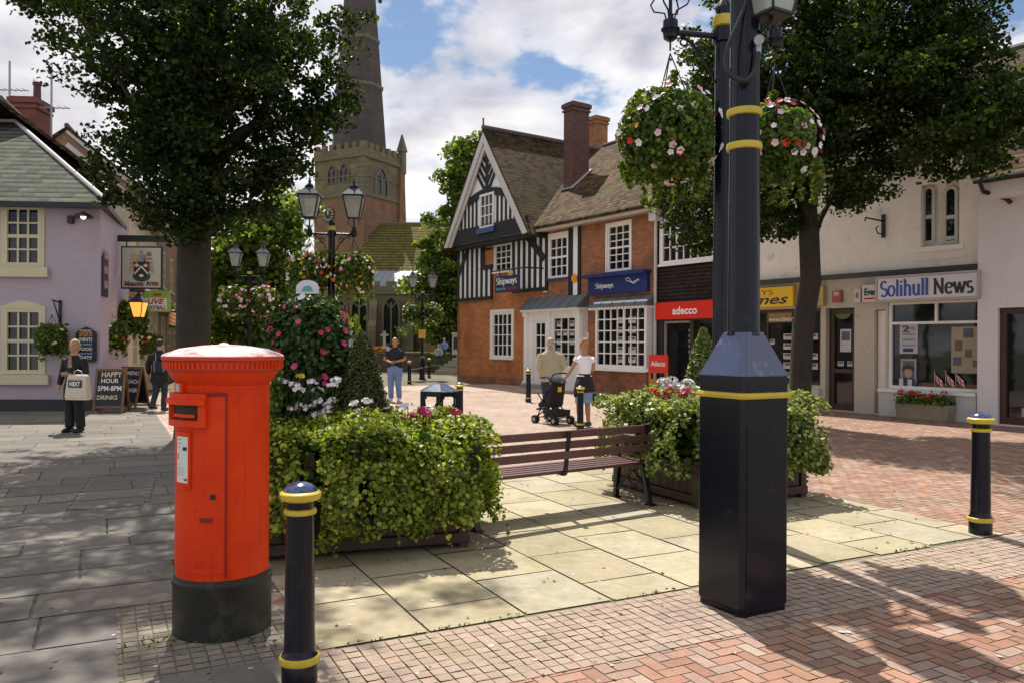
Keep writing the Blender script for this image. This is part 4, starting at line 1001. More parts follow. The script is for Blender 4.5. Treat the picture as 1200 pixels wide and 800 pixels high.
simple_tree('tall green tree between the church nave and the timbered gable', 532, 47, ((530, 290, 2.1, 2.6, 2), (545, 210, 1.5, 2.6, 1.6), (555, 170, .8, 1.3, .5), (520, 335, 2.2, 1.6, 1.6), (525, 385, 1.7, 1.3, 1)), 22000, .22, LIGHTL)
simple_tree('shaded green tree seen right of the big left trunk, above the pillar box', 262, 38, ((255, 330, 2.4, 2.6, 1), (215, 330, 1.6, 2.4, .6), (240, 400, 3, 1.6, 1)), 12000, .22, LIGHTL)
# ================================================================== facade frames
class Fr:
    """local x along the facade, local y into the building, z up"""
    def __init__(s, o, ang): s.o = Vector((o[0], o[1], 0)); s.a = ang; s.M = Matrix.Translation(s.o) @ Matrix.Rotation(ang, 4, 'Z'); s.I = s.M.inverted()
    def L(s, x, y, yl=0.0):
        """photo pixel -> (x,z) on the local plane y=yl"""
        c = s.I @ CAM; r = (s.I.to_3x3() @ ray(x, y)); t = (yl-c.y)/r.y; p = c+r*t; return p.x, p.z
    def rect(s, x0, y0, x1, y1, yl=0.0):
        """pixel box (left,top,right,bottom) -> x0,x1,z0,z1"""
        xm, ym = (x0+x1)/2, (y0+y1)/2
        a = s.L(x0, ym, yl)[0]; b = s.L(x1, ym, yl)[0]; t = s.L(xm, y0, yl)[1]; u = s.L(xm, y1, yl)[1]
        return a, b, u, t
def root(name, label, cat, F, group=None): return thing(name, label, cat, tuple(F.o), F.a, group)
def wall(mb, x0, x1, z0, z1, holes, y=0.0, depth=.14, m=0, back=False):
    """vertical wall face at local y with rectangular openings and their reveals"""
    xs = sorted({x0, x1} | {min(max(h[0], x0), x1) for h in holes} | {min(max(h[1], x0), x1) for h in holes})
    zs = sorted({z0, z1} | {min(max(h[2], z0), z1) for h in holes} | {min(max(h[3], z0), z1) for h in holes})
    for i in range(len(xs)-1):
        for j in range(len(zs)-1):
            cx, cz = (xs[i]+xs[i+1])/2, (zs[j]+zs[j+1])/2
            if any(h[0] < cx < h[1] and h[2] < cz < h[3] for h in holes): continue
            mb.add([(xs[i], y, zs[j]), (xs[i+1], y, zs[j]), (xs[i+1], y, zs[j+1]), (xs[i], y, zs[j+1])], [(0, 1, 2, 3)], m)
    for a, b, c, d_ in holes:
        for q in ([(a, y, c), (a, y+depth, c), (a, y+depth, d_), (a, y, d_)], [(b, y, c), (b, y, d_), (b, y+depth, d_), (b, y+depth, c)], [(a, y, d_), (a, y+depth, d_), (b, y+depth, d_), (b, y, d_)], [(a, y, c), (b, y, c), (b, y+depth, c), (a, y+depth, c)]):
            mb.add(q, [(0, 1, 2, 3)], m)
    return mb
def window(par, h, nx, ny, y=0.05, fw=.07, bar=.028, m=None, glass=None, sill=True, mullions=(), sash=False, name='window', casing=0.0, open_bottom=False, sillm=None):
    """frame with glazing bars filling the hole h; panes are children"""
    m = m or WHITEP; x0, x1, z0, z1 = h; f = MB()
    f.box(x0, x0+fw, y-.03, y+.06, z0, z1); f.box(x1-fw, x1, y-.03, y+.06, z0, z1); f.box(x0+fw, x1-fw, y-.028, y+.06, z1-fw, z1); f.box(x0+fw, x1-fw, y-.028, y+.06, z0, z0+fw)
    if casing:
        c = casing; f.box(x0-c, x0+.005, -.03, y, z0-c*.3, z1+c); f.box(x1-.005, x1+c, -.03, y, z0-c*.3, z1+c); f.box(x0+.005, x1-.005, -.032, y, z1-.003, z1+c)
    ix0, ix1, iz0, iz1 = x0+fw, x1-fw, z0+fw, z1-fw
    W_, H_ = ix1-ix0, iz1-iz0
    for k in range(1, nx):
        xx = ix0+W_*k/nx; b_ = bar*(2.2 if k in mullions else 1); f.box(xx-b_/2, xx+b_/2, y-.01, y+.03, iz0, iz1)
    for k in range(1, ny):
        zz_ = iz0+H_*k/ny; b_ = bar*(2.0 if (sash and k == ny//2) else 1); f.box(ix0, ix1, y-.012, y+.028, zz_-b_/2, zz_+b_/2)
    w_ = f.build(name, m, par)
    g = MB(); g.add([(x0+.01, y+.035, z0+.01), (x1-.01, y+.035, z0+.01), (x1-.01, y+.035, z1-.01), (x0+.01, y+.035, z1-.01)], [(0, 1, 2, 3)]); g.build('pane', glass or GLASS, w_)
    if sill: s_ = MB(); s_.box(x0-.08, x1+.08, -.07, y-.031, z0-.07, z0-.002); s_.build('sill', sillm or m, w_)
    return w_
def gable_roof(par, x0, x1, ye, yr, yb, ze, zr, m, name='roof', th_=.12, over=.2, ridge=True):
    """ridge parallel to the facade: eave at y=ye, ridge at y=yr, back eave at yb"""
    mb = MB()
    mb.add([(x0, ye, ze), (x1, ye, ze), (x1, yr, zr), (x0, yr, zr), (x0, yb, ze), (x1, yb, ze), (x0, ye, ze-th_), (x1, ye, ze-th_), (x1, yr, zr-th_), (x0, yr, zr-th_), (x0, yb, ze-th_), (x1, yb, ze-th_)],
           [(0, 1, 2, 3), (3, 2, 5, 4), (7, 6, 9, 8), (8, 9, 10, 11), (0, 6, 7, 1), (4, 5, 11, 10), (1, 7, 8, 2), (2, 8, 11, 5), (0, 3, 9, 6), (3, 4, 10, 9)])
    r = mb.build(name, m, par)
    if ridge: q = MB(); q.tube([(x0, yr, zr+.02), (x1, yr, zr+.02)], .09, 8); q.build('ridge', mat('ridge_tile', (.10, .085, .08), .8, .2), r)
    return r
def chimney(par, x0, x1, y0, y1, z0, z1, m, pots=(), steps=True, potm=None):
    c = MB(); c.box(x0, x1, y0, y1, z0, z1-.35); e = .05
    c.box(x0-e, x1+e, y0-e, y1+e, z1-.35, z1-.27); c.box(x0-e*.3, x1+e*.3, y0-e*.3, y1+e*.3, z1-.27, z1-.2); c.box(x0-e*1.5, x1+e*1.5, y0-e*1.5, y1+e*1.5, z1-.2, z1-.04); c.box(x0-.01, x1+.01, y0-.01, y1+.01, z1-.04, z1)
    o = c.build('chimney', m, par)
    for (px_, py_) in pots:
        MB().lathe([(.12, 0), (.11, .1), (.10, .5), (.13, .52), (.13, .6), (.09, .62)], 14, (px_, py_, z1)).build('chimney_pot', potm or mat('clay_pot', (.30, .11, .06), .8, .2), o, True)
    return o
BRO = brick_mat('orange_brick', (.56, .205, .055), (.40, .13, .04), (.28, .17, .09), stain=(.24, .085, .035), patchy=.38)
BRR = brick_mat('red_brown_brick', (.42, .155, .06), (.25, .095, .045), (.20, .15, .11), stain=(.10, .06, .04), patchy=.36)
BRD = brick_mat('dark_chimney_brick', (.15, .06, .042), (.09, .042, .035), (.10, .085, .075), patchy=.4)
TIL = tile_mat('brown_clay_tile', [(.022, .013, .008), (.055, .032, .016), (.10, .058, .028), (.15, .095, .05), (.05, .024, .013)], .125, .20, moss=((.075, .075, .025), 1.2, .54))
TILD = tile_mat('weathered_clay_tile', [(.012, .009, .006), (.032, .021, .012), (.065, .037, .018), (.10, .058, .03), (.024, .02, .010)], .13, .20, moss=((.05, .055, .018), 1.4, .50))
HUNG = tile_mat('dark_hung_tile', [(.025, .02, .018), (.035, .026, .022), (.05, .036, .03)], .11, .2)
LEAD = mat('lead_sheet', (.12, .14, .155), .5, .2, 4, .2)
STONE = mat('pale_render', (.78, .74, .66), .9, .12, 4, .25, grime=((.40, .37, .31), 1.6, .58))
DARKW = mat('dark_interior', (.012, .011, .010), .6, .3)
BLUEP = mat('blue_sign_paint', (.018, .035, .16), .35, .1)
BLUEH = mat('navy_sign_paint', (.016, .026, .065), .35, .1)
LETW = mat('white_lettering', (.80, .80, .78), .5, .03)
BLUES = mat('blue_sill_paint', (.03, .05, .18), .4, .1)
F1 = Fr((1.56, 29.2), math.atan2(-.824, .566))
# ------------------------------------------------------------------ timber framed gabled house
g1 = root('timber_framed_house', 'black and white timber gabled house on an orange brick ground floor', 'house', F1)
xa = F1.L(537, 420)[0]; xb = F1.L(637, 420)[0]
ze = 5.95
w_g = F1.rect(576.5, 366, 600.5, 419)   # ground window
w_m = F1.rect(579.5, 286, 599, 318)     # middle floor window
zb_l = F1.L(556, 353)[1]                  # bottom of the left timber panel
zb_r = F1.L(618, 343)[1]
mb = MB(); wall(mb, xa, xb, 0, ze+.2, [w_g, w_m]); mb.add([(xa, 0, 0), (xa, 9, 0), (xa, 9, ze), (xa, 0, ze)], [(0, 1, 2, 3)])
mb.add([(xb, 9, 0), (xa, 9, 0), (xa, 9, ze), (xb, 9, ze)], [(0, 1, 2, 3)])
mb.build('wall', BRO, g1)
mb = MB(); mb.box(xa-.02, xa+.05, -.04, .3, .0, zb_l-.25); mb.box(xa-.03, xb, -.03, -.001, 0, .28); mb.build('plinth', BRR, g1)
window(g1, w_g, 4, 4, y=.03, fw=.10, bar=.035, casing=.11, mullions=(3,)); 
window(g1, w_m, 3, 4, y=.04, fw=.07, bar=.035, casing=.09)
def studs(par, x0, x1, z0, z1, n, y=-.035, wdt=.13, m=TIMBER, top=True, bot=True, name='timber_frame', extra=None, bx=.16):
    """white infill with black posts between x0 and x1"""
    p = MB(); p.box(x0, x1, y+.001, -.002 if y < 0 else y+.03, z0, z1); p.build('infill', RENDER, par)
    t = MB()
    for k in range(n+1):
        xx = x0+(x1-x0)*k/n; t.box(xx-wdt/2, xx+wdt/2, y-.035, y, z0+.01, z1-.01)
    if top: t.box(x0-.04, x1+.04, y-.05, y-.001, z1-bx, z1)
    if bot: t.box(x0-.04, x1+.04, y-.055, y-.002, z0, z0+bx*.9)
    if extra: extra(t)
    return t.build(name, m, par)
xl0, xl1 = F1.L(538.5, 330)[0], F1.L(577, 330)[0]
ztop = F1.L(556, 287)[1]
def ex1(t):
    xm = F1.L(549, 300)[0]; x2 = F1.L(561, 300)[0]; x3 = F1.L(566, 300)[0]
    t.beam((xl0+.05, -.075, F1.L(543, 322)[1]), (xm+.1, -.075, ztop-.05), .03, .2, up=(0, 1, 0)) if False else t.beam((xl0+.05, -.078, F1.L(543, 322)[1]), (xm+.15, -.078, ztop-.05), .22, .02, up=(0, -1, 0))
    t.box(x3-.02, x3+.30, -.083, -.071, F1.L(568, 312)[1], ztop)
studs(g1, xl0, xl1, zb_l, ztop, 7, wdt=.15, extra=ex1)
# brick infill squares next to the window
bi_ = MB(); r_ = F1.rect(568, 286, 579, 311); bi_.box(r_[0], r_[1], -.078, -.001, r_[2], r_[3]); bi_.build('brick_infill', BRO, g1)
r_ = F1.rect(566, 291.5, 579, 294); MB().box(r_[0], r_[1], -.09, -.079, r_[2], r_[3]).build('cross_beam', TIMBER, g1); r_ = F1.rect(566, 311, 579, 316); MB().box(r_[0], r_[1], -.09, -.004, r_[2], r_[3]).build('cross_beam', TIMBER, g1)
xr0, xr1 = F1.L(603, 320)[0], F1.L(641.5, 320)[0]
zt2 = F1.L(620, 274)[1]
def ex2(t): t.beam((F1.L(618, 300)[0], -.079, zt2-.05), (xr1-.1, -.079, F1.L(637, 304)[1]), .26, .02, up=(0, -1, 0))
studs(g1, xr0, xr1, zb_r, zt2, 6, wdt=.15, extra=ex2)
# jettied gable
yj = -.5
pk = F1.L(565.5, 153, yj-.15); fl0 = F1.L(521, 291, yj-.15); fr0 = F1.L(621, 271, yj-.15)
xp, zp = pk; hwid = (fr0[0]-fl0[0])/2; xc_ = (fr0[0]+fl0[0])/2; xp = xc_; zf = (fl0[1]+fr0[1])/2-.02
slope = (zp-zf)/hwid
zbm = F1.L(571, 281, yj)[1]; zbt = F1.L(571, 263, yj)[1]     # big beam under the gable
inx = lambda z, k=.30: max(.0, (zp-k*slope*.5-z)/slope-k*.35)
gi = MB(); zi = zp-.45
gi.prism([(xp-(zi-zbm+.0)/slope, zbm), (xp+(zi-zbm)/slope, zbm), (xp, zi)], yj, yj+.12); gi.build('gable_infill', RENDER, g1)
gt = MB(); yf = yj-.03
wa = F1.rect(564, 227, 580.5, 267, yj)
zc = F1.L(572, 225, yj)[1]
hx = lambda z: (zi-z)/slope
gt.box(xp-hx(zbm)-.05, xp+hx(zbm)+.05, yf-.05, yj-.001, zbm, zbt-.02)
k = 0; step = .30
for side in (-1, 1):
    for i in range(0, 12):
        xx = xp+side*(.18+step*i)
        if abs(xx-xp) > hx(zbt)-.1: break
        ztop_ = min(zc, zi-abs(xx-xp)*slope)
        if wa[0]-.12 < xx < wa[1]+.12: continue
        if ztop_ > zbt: gt.box(xx-.062, xx+.062, yf, yj-.002, zbt-.03, ztop_)
# arched collar
arcp = []
for i in range(9):
    u_ = -1+2*i/8; arcp.append((xp+u_*hx(zc), zc-.32*u_*u_*.9))
for i in range(8): gt.beam((arcp[i][0], yf-.012, arcp[i][1]), (arcp[i+1][0], yf-.012, arcp[i+1][1]), .03, .30)
gt.box(xp-.10, xp+.10, yf-.006, yj-.003, zc, zi)
for i in range(5):
    z0_ = zc+.12+i*.40
    for side in (-1, 1):
        x1_ = min(1.3, hx(z0_+.45)+.0); z1_ = z0_+.62*x1_/.62*.62
        xe = xp+side*hx(z0_+.75); 
        L_ = hx(z0_)*.62
        if L_ < .15: continue
        gt.beam((xp+side*.08, yf, z0_-.1), (xp+side*(L_+.08), yf, z0_-.1+L_*1.25), .03, .14)
gt.build('gable_frame', TIMBER, g1)
window(g1, wa, 3, 3, y=yj-.06, fw=.09, bar=.04, sillm=BLUES, sill=False, casing=0)
ws = MB(); ws.box(wa[0]-.12, wa[1]+.12, yj-.17, yj-.06, wa[2]-.22, wa[2]-.01); ws.build('window_sill', BLUES, g1)
so_ = MB(); so_.box(xp-hx(zbm), xp+hx(zbm), yj+.02, .0, zbm-.18, zbm-.02); so_.build('jetty_soffit', TIMBER, g1)
bb = MB()
for side in (-1, 1):
    a_ = (xp+side*hwid, yj-.20, zf); b_ = (xp, yj-.20, zp)
    dx_, dz_ = xp-a_[0], zp-zf; l = math.hypot(dx_, dz_); nx_, nz_ = -dz_/l*side*-1, dx_/l*side*-1
    wb = .30
    P1 = [(a_[0], a_[2]), (b_[0], b_[2]), (xp, zp-wb*l/abs(dx_)*1.0), (a_[0]-side*0-side*.30*1.0, a_[2]-.02)]
    bb.prism(P1, yj-.22, yj-.16)
    P3 = [(a_[0]-side*.32, a_[2]-.02), (xp, zp-wb*l/abs(dx_)), (xp, zp-wb*l/abs(dx_)-.28), (a_[0]-side*.50, a_[2]-.02)]
    bb.prism(P3, yj-.15, yj-.08)
bb.build('bargeboard', mat('grey_white_board', (.60, .58, .55), .6, .12), g1)
rf = MB(); yb_ = 8.6; th_ = .13
for side in (-1, 1):
    A = [(xp+side*(hwid+.10), zf-.08), (xp, zp+.06), (xp, zp-.07), (xp+side*(hwid+.10), zf-.20)]
    rf.prism(A, yj-.24, yb_)
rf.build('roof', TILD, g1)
q = MB(); q.tube([(xp, yj-.24, zp+.09), (xp, yb_, zp+.09)], .10, 8); q.tube([(xp, yj-.2, zp), (xp, yj-.2, zp+.45)], .04, 6); q.build('ridge', mat('ridge_tile', (.10, .085, .08)), g1)
# hanging sign of the estate agent
hs_a = F1.L(581, 331, -1.0); r_ = F1.rect(581, 323, 609, 342.5, -.8)
hsn = thing('hanging_sign', 'dark blue hanging sign with white name and gold crest on the timbered house', 'sign', tuple(F1.o), F1.a)
MB().box(r_[0], r_[1], -.84, -.78, r_[2], r_[3]).build('board', BLUEH, hsn, bevel=.01)
serif_text('Shipways', r_[0]+.10, r_[1]-.10, r_[2]+.24, r_[3]-.08, -.845, LETW, hsn, thick=.15, thin=.06)
put_text('ESTATE', r_[0]+.12, r_[0]+.75, r_[2]+.08, r_[2]+.17, -.845, mat('sign_pale_blue', (.25, .45, .6), .5), hsn); put_text('AGENTS', r_[0]+.85, r_[1]-.12, r_[2]+.08, r_[2]+.17, -.845, mat('print_red', (.5, .02, .02)), hsn)
m_ = MB(); m_.tube([(r_[0]-.2, -.81, r_[3]+.22), (r_[1]+.35, -.81, r_[3]+.22), (r_[1]+.45, -.04, r_[3]+.22)], .03, 6); m_.tube([(r_[0]+.3, -.81, r_[3]), (r_[0]+.3, -.81, r_[3]+.2)], .02, 5); m_.tube([(r_[1]-.3, -.81, r_[3]), (r_[1]-.3, -.81, r_[3]+.2)], .02, 5); m_.build('bracket', BLACKM, hsn)
m_ = MB(); m_.ball(((r_[0]+r_[1])/2+.25, -.83, r_[3]+.08), .17, 8, sy=.4, sz=.7); m_.build('crest', mat('gilt', (.55, .38, .10), .4, .3), hsn)
# ------------------------------------------------------------------ brick house
xc0, xc1 = xb, F1.L(767, 400)[0]
g2 = root('brick_house', 'red brick house with white sash windows, tiled roof and white bay shopfront', 'house', F1)
w_a = F1.rect(643.5, 277, 666, 326); w_b = F1.rect(711.5, 262, 739, 318)
w_d = F1.rect(617, 363, 680, 452); w_bay = F1.rect(697.5, 358, 757.5, 431)
mb = MB(); wall(mb, xc0, xc1, 0, ze+.1, [w_a, w_b, (w_d[0], w_d[1], 0.12, w_d[3]), w_bay]); mb.add([(xc1, 0, 0), (xc1, 9, 0), (xc1, 9, ze), (xc1, 0, ze)], [(0, 3, 2, 1)]); mb.build('wall', BRR, g2)
MB().box(xc0, xc1, -.05, -.001, 0, .22).build('plinth', BRR, g2)
window(g2, w_a, 3, 4, y=.02, fw=.09, bar=.035, casing=.13, sash=True, sillm=BLUES); window(g2, w_b, 3, 6, y=.04, fw=.09, bar=.03, casing=.06, sash=True, sillm=BLUES)
st = MB(); t0 = F1.rect(668.5, 277, 671.5, 345); t1 = F1.rect(673.5, 272, 677, 345); t2 = F1.rect(677.5, 272, 680.5, 345)
bx_ = MB()
for a_, b_ in ((667, 672), (678, 681)):
    q_ = F1.rect(a_, 275, b_, 346); st.box(q_[0], q_[1], -.05, -.002, q_[2], ze)
st.build('timber_post', TIMBER, g2); q_ = F1.rect(672.3, 275, 677.7, 346); MB().box(q_[0], q_[1], -.03, -.001, q_[2], ze).build('infill', RENDER, g2)
q_ = F1.rect(637.5, 280, 641.5, 343); MB().box(q_[0], q_[1], -.03, -.0015, q_[2], q_[3]).build('infill', RENDER, g2)
# roof
zr2 = 9.95; yr2 = 4.3
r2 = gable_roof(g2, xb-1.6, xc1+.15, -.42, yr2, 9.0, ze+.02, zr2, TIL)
sf = MB(); sf.box(xb-.2, xc1+.1, -.36, -.002, ze-.18, ze-.11); sf.box(xb-.35, xc1+.12, -.40, -.34, ze-.20, ze-.02); sf.build('eave_board', mat('eave_cream', (.42, .36, .27), .6), g2)
ca = F1.L(660.5, 180, 1.6)[0]; cb_ = ca+.72; zt_ = F1.L(664, 121, 1.6)[1]
ch_ = chimney(g2, ca, cb_-.15, 1.6, 2.42, 6.5, zt_, BRD)
fl2 = MB(); zl = lambda y: ze+.02+(y+.42)*(zr2-ze)/(yr2+.42)
fl2.beam((cb_-.12, 1.5, zl(1.5)+.06), (cb_-.12, 2.5, zl(2.5)+.06), .14, .05); fl2.beam((ca-.05, 1.55, zl(1.55)+.04), (cb_-.1, 1.55, zl(1.55)+.04), .12, .05); fl2.build('lead_flashing', mat('bright_lead', (.45, .46, .48), .45, .2), ch_)
ca = F1.L(688, 150, 5.2)[0]; cb_ = ca+.6; chimney(g2, ca, cb_, 5.2, 5.9, 8.0, F1.L(700, 134, 5.2)[1], BRR)
# lead canopies
def canopy(par, x0, x1, z0, z1, out, name='canopy', m=LEAD):
    c = MB(); c.add([(x0, 0, z1), (x1, 0, z1), (x1+.06, -out, z0), (x0-.06, -out, z0), (x0, 0, z0-.02), (x1, 0, z0-.02), (x1+.06, -out, z0-.05), (x0-.06, -out, z0-.05)], [(0, 3, 2, 1), (3, 7, 6, 2), (4, 5, 6, 7), (0, 4, 7, 3), (1, 2, 6, 5)])
    n = max(3, int((x1-x0)/.5))
    for i in range(n+1):
        xx = x0+(x1-x0)*i/n; c.beam((xx, 0, z1+.01), (xx, -out, z0+.01), .035, .03)
    o = c.build(name, m, par)
    d_ = MB(); k = int((x1-x0)/.16)
    for i in range(k): xx = x0+(x1-x0)*(i+.2)/k; d_.box(xx, xx+.09, -out-.0, -out+.06, z0-.10, z0-.052)
    d_.box(x0-.04, x1+.04, -out+.062, -.0, z0-.12, z0-.054); d_.build('dentils', WHITEP, o); return o
q_ = F1.rect(614, 346, 681, 359, -.35); canopy(g2, q_[0], q_[1], q_[2]-.05, q_[3], .55)
q_ = F1.rect(693, 346, 760, 357, -.35); canopy(g2, q_[0], q_[1], q_[2]-.03, q_[3], .5)
# door surround
X0, X1, Z0, Z1 = w_d; sur = MB(); yd = -.28
fwx = (X1-X0)
a_ = F1.L(617, 400, yd)[0]; 
dA, dB = F1.rect(624.5, 376, 639.5, 448, yd)[:2]; sA, sB = F1.rect(647.5, 371, 674.5, 430, yd)[:2]
zdt = F1.L(632, 375, yd)[1]; zst = F1.L(660, 371, yd)[1]; zsb = F1.L(660, 430, yd)[1]
pl0, pl1 = F1.L(615.5, 410, yd)[0], F1.L(681, 410, yd)[0]
wall(sur, pl0, pl1, 0, Z1+.15, [(dA, dB, .16, zdt), (sA, sB, zsb, zst)], y=yd, depth=.12)
sur.box(pl0-.02, pl0, yd, 0, 0, Z1+.15); sur.box(pl1, pl1+.02, yd, 0, 0, Z1+.15)
for xx in (pl0+.10, (dB+sA)/2, pl1-.12): sur.box(xx-.11, xx+.11, yd-.07, yd-.001, .0, Z1-.12); sur.box(xx-.15, xx+.15, yd-.11, yd-.002, 0, .25); sur.box(xx-.15, xx+.15, yd-.12, yd-.003, Z1-.24, Z1-.10)
sur.box(pl0-.06, pl1+.06, yd-.14, yd+.0, Z1-.10, Z1+.10); sur.build('shopfront', WHITEP, g2)
dr_ = MB(); dr_.box(dA, dB, yd+.06, yd+.10, .17, 1.05); dr_.box(dA, dA+.12, yd+.055, yd+.10, 1.05, zdt); dr_.box(dB-.12, dB, yd+.055, yd+.10, 1.05, zdt); dr_.box(dA+.12, dB-.12, yd+.055, yd+.1, zdt-.12, zdt); 
for k in (1, 2): dr_.box(dA+.12, dB-.12, yd+.058, yd+.09, 1.05+(zdt-1.17)*k/3-.02, 1.05+(zdt-1.17)*k/3+.02)
dr_.box((dA+dB)/2-.02, (dA+dB)/2+.02, yd+.06, yd+.09, 1.05, zdt-.12); door_ = dr_.build('door', WHITEP, g2)
g_ = MB(); g_.box(dA+.1, dB-.1, yd+.095, yd+.11, 1.02, zdt-.1); g_.build('pane', GLASS, door_); MB().box((dA+dB)/2-.13, (dA+dB)/2+.13, yd+.045, yd+.06, .85, .93).build('letter_plate', mat('brass', (.45, .33, .10), .3, metal=1), door_)
MB().box(dA-.2, dB+.2, yd-.45, yd-.125, 0, .16).build('door_step', mat('stone_step', (.30, .28, .25), .9, .2), g2)
sw = window(g2, (sA, sB, zsb, zst), 3, 4, y=yd+.04, fw=.06, bar=.035, sill=False)
def adverts(par, x0, x1, z0, z1, nx, nz, y, w_=.62, h_=.62, fill=.85, seed=1, back=(.62, .62, .62)):
    """property cards: white card with a photo block and lines"""
    rd = random.Random(seed); PM = [mat('card_white', (.55, .54, .52), .5, .1), mat('card_photo_blue', (.08, .10, .13), .5, .6, 12), mat('card_photo_brown', (.15, .09, .06), .5, .6, 12), mat('card_photo_green', (.09, .12, .07), .5, .6, 12), mat('print_grey', (.3, .3, .3))]
    for i in range(nx):
        for j in range(nz):
            if rd.random() > fill: continue
            cx = x0+(x1-x0)*(i+.5)/nx; cz = z0+(z1-z0)*(j+.5)/nz; cw = (x1-x0)/nx*w_/2; chh = (z1-z0)/nz*h_/2
            A = MB(); A.box(cx-cw, cx+cw, y-.004, y, cz-chh, cz+chh); k = rd.choice((1, 2, 3)); A.box(cx-cw*.75, cx+cw*.75, y-.007, y-.0045, cz, cz+chh*.8, k)
            A.box(cx-cw*.7, cx+cw*rd.uniform(.1, .7), y-.007, y-.0045, cz-chh*.4-.006, cz-chh*.4+.006, 4)
            A.build('advert', PM, par)
adverts(sw, sA+.1, sB-.1, zsb+.1, zst-.1, 3, 5, yd+.074, seed=4, fill=.8)
# bay shop window
yb2 = -.34; qa = F1.rect(697.5, 357, 757.5, 431, yb2); bay = MB()
wn = window(g2, (qa[0], qa[1], qa[2], qa[3]), 7, 5, y=yb2+.03, fw=.10, bar=.04, mullions=(4,), sill=True)
bay.box(qa[0], qa[0]+.05, yb2+.09, 0, qa[2], qa[3]); bay.box(qa[1]-.05, qa[1], yb2+.09, 0, qa[2], qa[3]); bay.box(qa[0]-.05, qa[1]+.05, yb2-.03, 0, qa[3]+.001, qa[3]+.12); bay.box(qa[0]-.08, qa[1]+.08, yb2-.12, 0, qa[2]-.1, qa[2]-.071); bay.build('bay_frame', WHITEP, g2)
MB().box(qa[0]+.02, qa[1]-.02, yb2+.06, -.002, 0, qa[2]-.101).build('bay_plinth', BRR, g2)
adverts(wn, qa[0]+.5*(qa[1]-qa[0])-.3, qa[0]+.82*(qa[1]-qa[0]), qa[2]+.12, qa[3]-.35, 2, 5, yb2+.062, seed=9, fill=.95)
q_ = F1.rect(684, 407, 689, 387, 0); nb = thing('notice_board', 'small narrow white notice on the brick pier between shop door and bay window', 'sign', tuple(F1.o), F1.a)
q_ = F1.rect(684.5, 389, 690, 407); MB().box(q_[0], q_[1], -.04, -.004, q_[2], q_[3]).build('board', WHITEP, nb); MB().box(q_[0]+.06, q_[1]-.06, -.044, -.0402, q_[2]+.35*(q_[3]-q_[2]), q_[2]+.5*(q_[3]-q_[2])).build('print', mat('print_grey', (.3, .3, .3)), nb)
# fascia sign
fs = thing('shop_sign', 'bright blue fascia sign with white name on the brick house', 'sign', tuple(F1.o), F1.a)
q_ = F1.rect(690, 323, 759, 344, -.1); MB().box(q_[0], q_[1], -.14, -.004, q_[2], q_[3]-.02).build('board', BLUEP, fs); MB().box(q_[0]-.12, q_[1]+.06, -.34, -.004, q_[3]-.018, q_[3]+.09).build('hood', BLUEP, fs)
w__ = q_[1]-q_[0]; serif_text('Shipways', q_[0]+.14*w__, q_[0]+.46*w__, q_[2]+.16, q_[3]-.22, -.144, LETW, fs, thick=.14, thin=.05)
m_ = MB(); m_.tube([(q_[0]+w__*(.66+.22*k/10), -.148, q_[2]+.42+.08*math.sin(k*.8)-.01*k) for k in range(11)], .014, 5); m_.tube([(q_[0]+w__*(.68+.2*k/10), -.148, q_[2]+.35+.03*math.sin(k*.8+1)) for k in range(11)], .012, 5); m_.build('emblem', LETW, fs)
# yellow bell box
q_ = F1.rect(671.5, 322, 678.5, 331); al = thing('alarm_box', 'round orange alarm box on the white post of the brick house', 'alarm', tuple(F1.o), F1.a)
MB().lathe([(.001, 0), (.14, .01), (.15, .05), (.12, .09), (.001, .10)], 16).build('cover', mat('orange_plastic', (.75, .33, .02), .35), al, True).matrix_local = Matrix.Translation(((q_[0]+q_[1])/2, -.032, (q_[2]+q_[3])/2)) @ Matrix.Rotation(R(90), 4, 'X')
# down pipe
dp = thing('drain_pipe', 'white drain pipe with hopper between the brick house and the tile-hung shop', 'drain pipe', tuple(F1.o), F1.a)
q_ = F1.L(768, 350, -.1)[0]; m_ = MB(); m_.tube([(q_, -.10, .3), (q_, -.10, 5.5)], .05, 10)
for z in (1.2, 2.6, 4.0): m_.lathe([(.05, 0), (.062, .01), (.062, .06), (.05, .07)], 10, (q_, -.10, z))
m_.build('pipe', mat('pipe_grey_white', (.55, .53, .50), .5, .1), dp, True)
m_ = MB(); m_.box(q_-.16, q_+.16, -.26, -.01, 5.46, 5.78); m_.box(q_-.2, q_+.2, -.30, -.008, 5.78, 5.86); m_.tube([(q_-.05, -.2, 5.86), (q_-.12, -.3, 6.02)], .05, 8); m_.tube([(q_+.1, -.15, 5.86), (q_+.3, -.2, 6.05)], .05, 8); m_.build('hopper', mat('pipe_grey_white', (0, 0, 0)), dp)
# ------------------------------------------------------------------ tile-hung recruitment shop
xd0, xd1 = xc1, F1.L(857, 400)[0]
g3 = root('tile_hung_shop', 'shop with dark tile-hung upper wall, white casements and red fascia', 'shop', F1)
w3 = F1.rect(775, 250, 856, 306); shp = F1.rect(777, 377, 810, 468); shd = F1.rect(812, 377, 856, 472)
shp = (xd0+.35, F1.L(808, 420)[0], .45, F1.L(800, 376)[1]); shd = (shp[1]+.15, xd1-.1, 0.05, shp[3])
mb = MB(); wall(mb, xd0, xd1, F1.L(810, 352)[1], ze+.1, [w3], depth=.1); mb.build('wall', HUNG, g3)
mb = MB(); wall(mb, xd0, xd1, 0, F1.L(810, 352)[1], [shp, shd], depth=.25); mb.build('shopfront', mat('dark_brown_paint', (.035, .026, .02), .5, .2), g3)
window(g3, w3, 9, 3, y=.0, fw=.09, bar=.03, mullions=(2, 6), casing=.05)
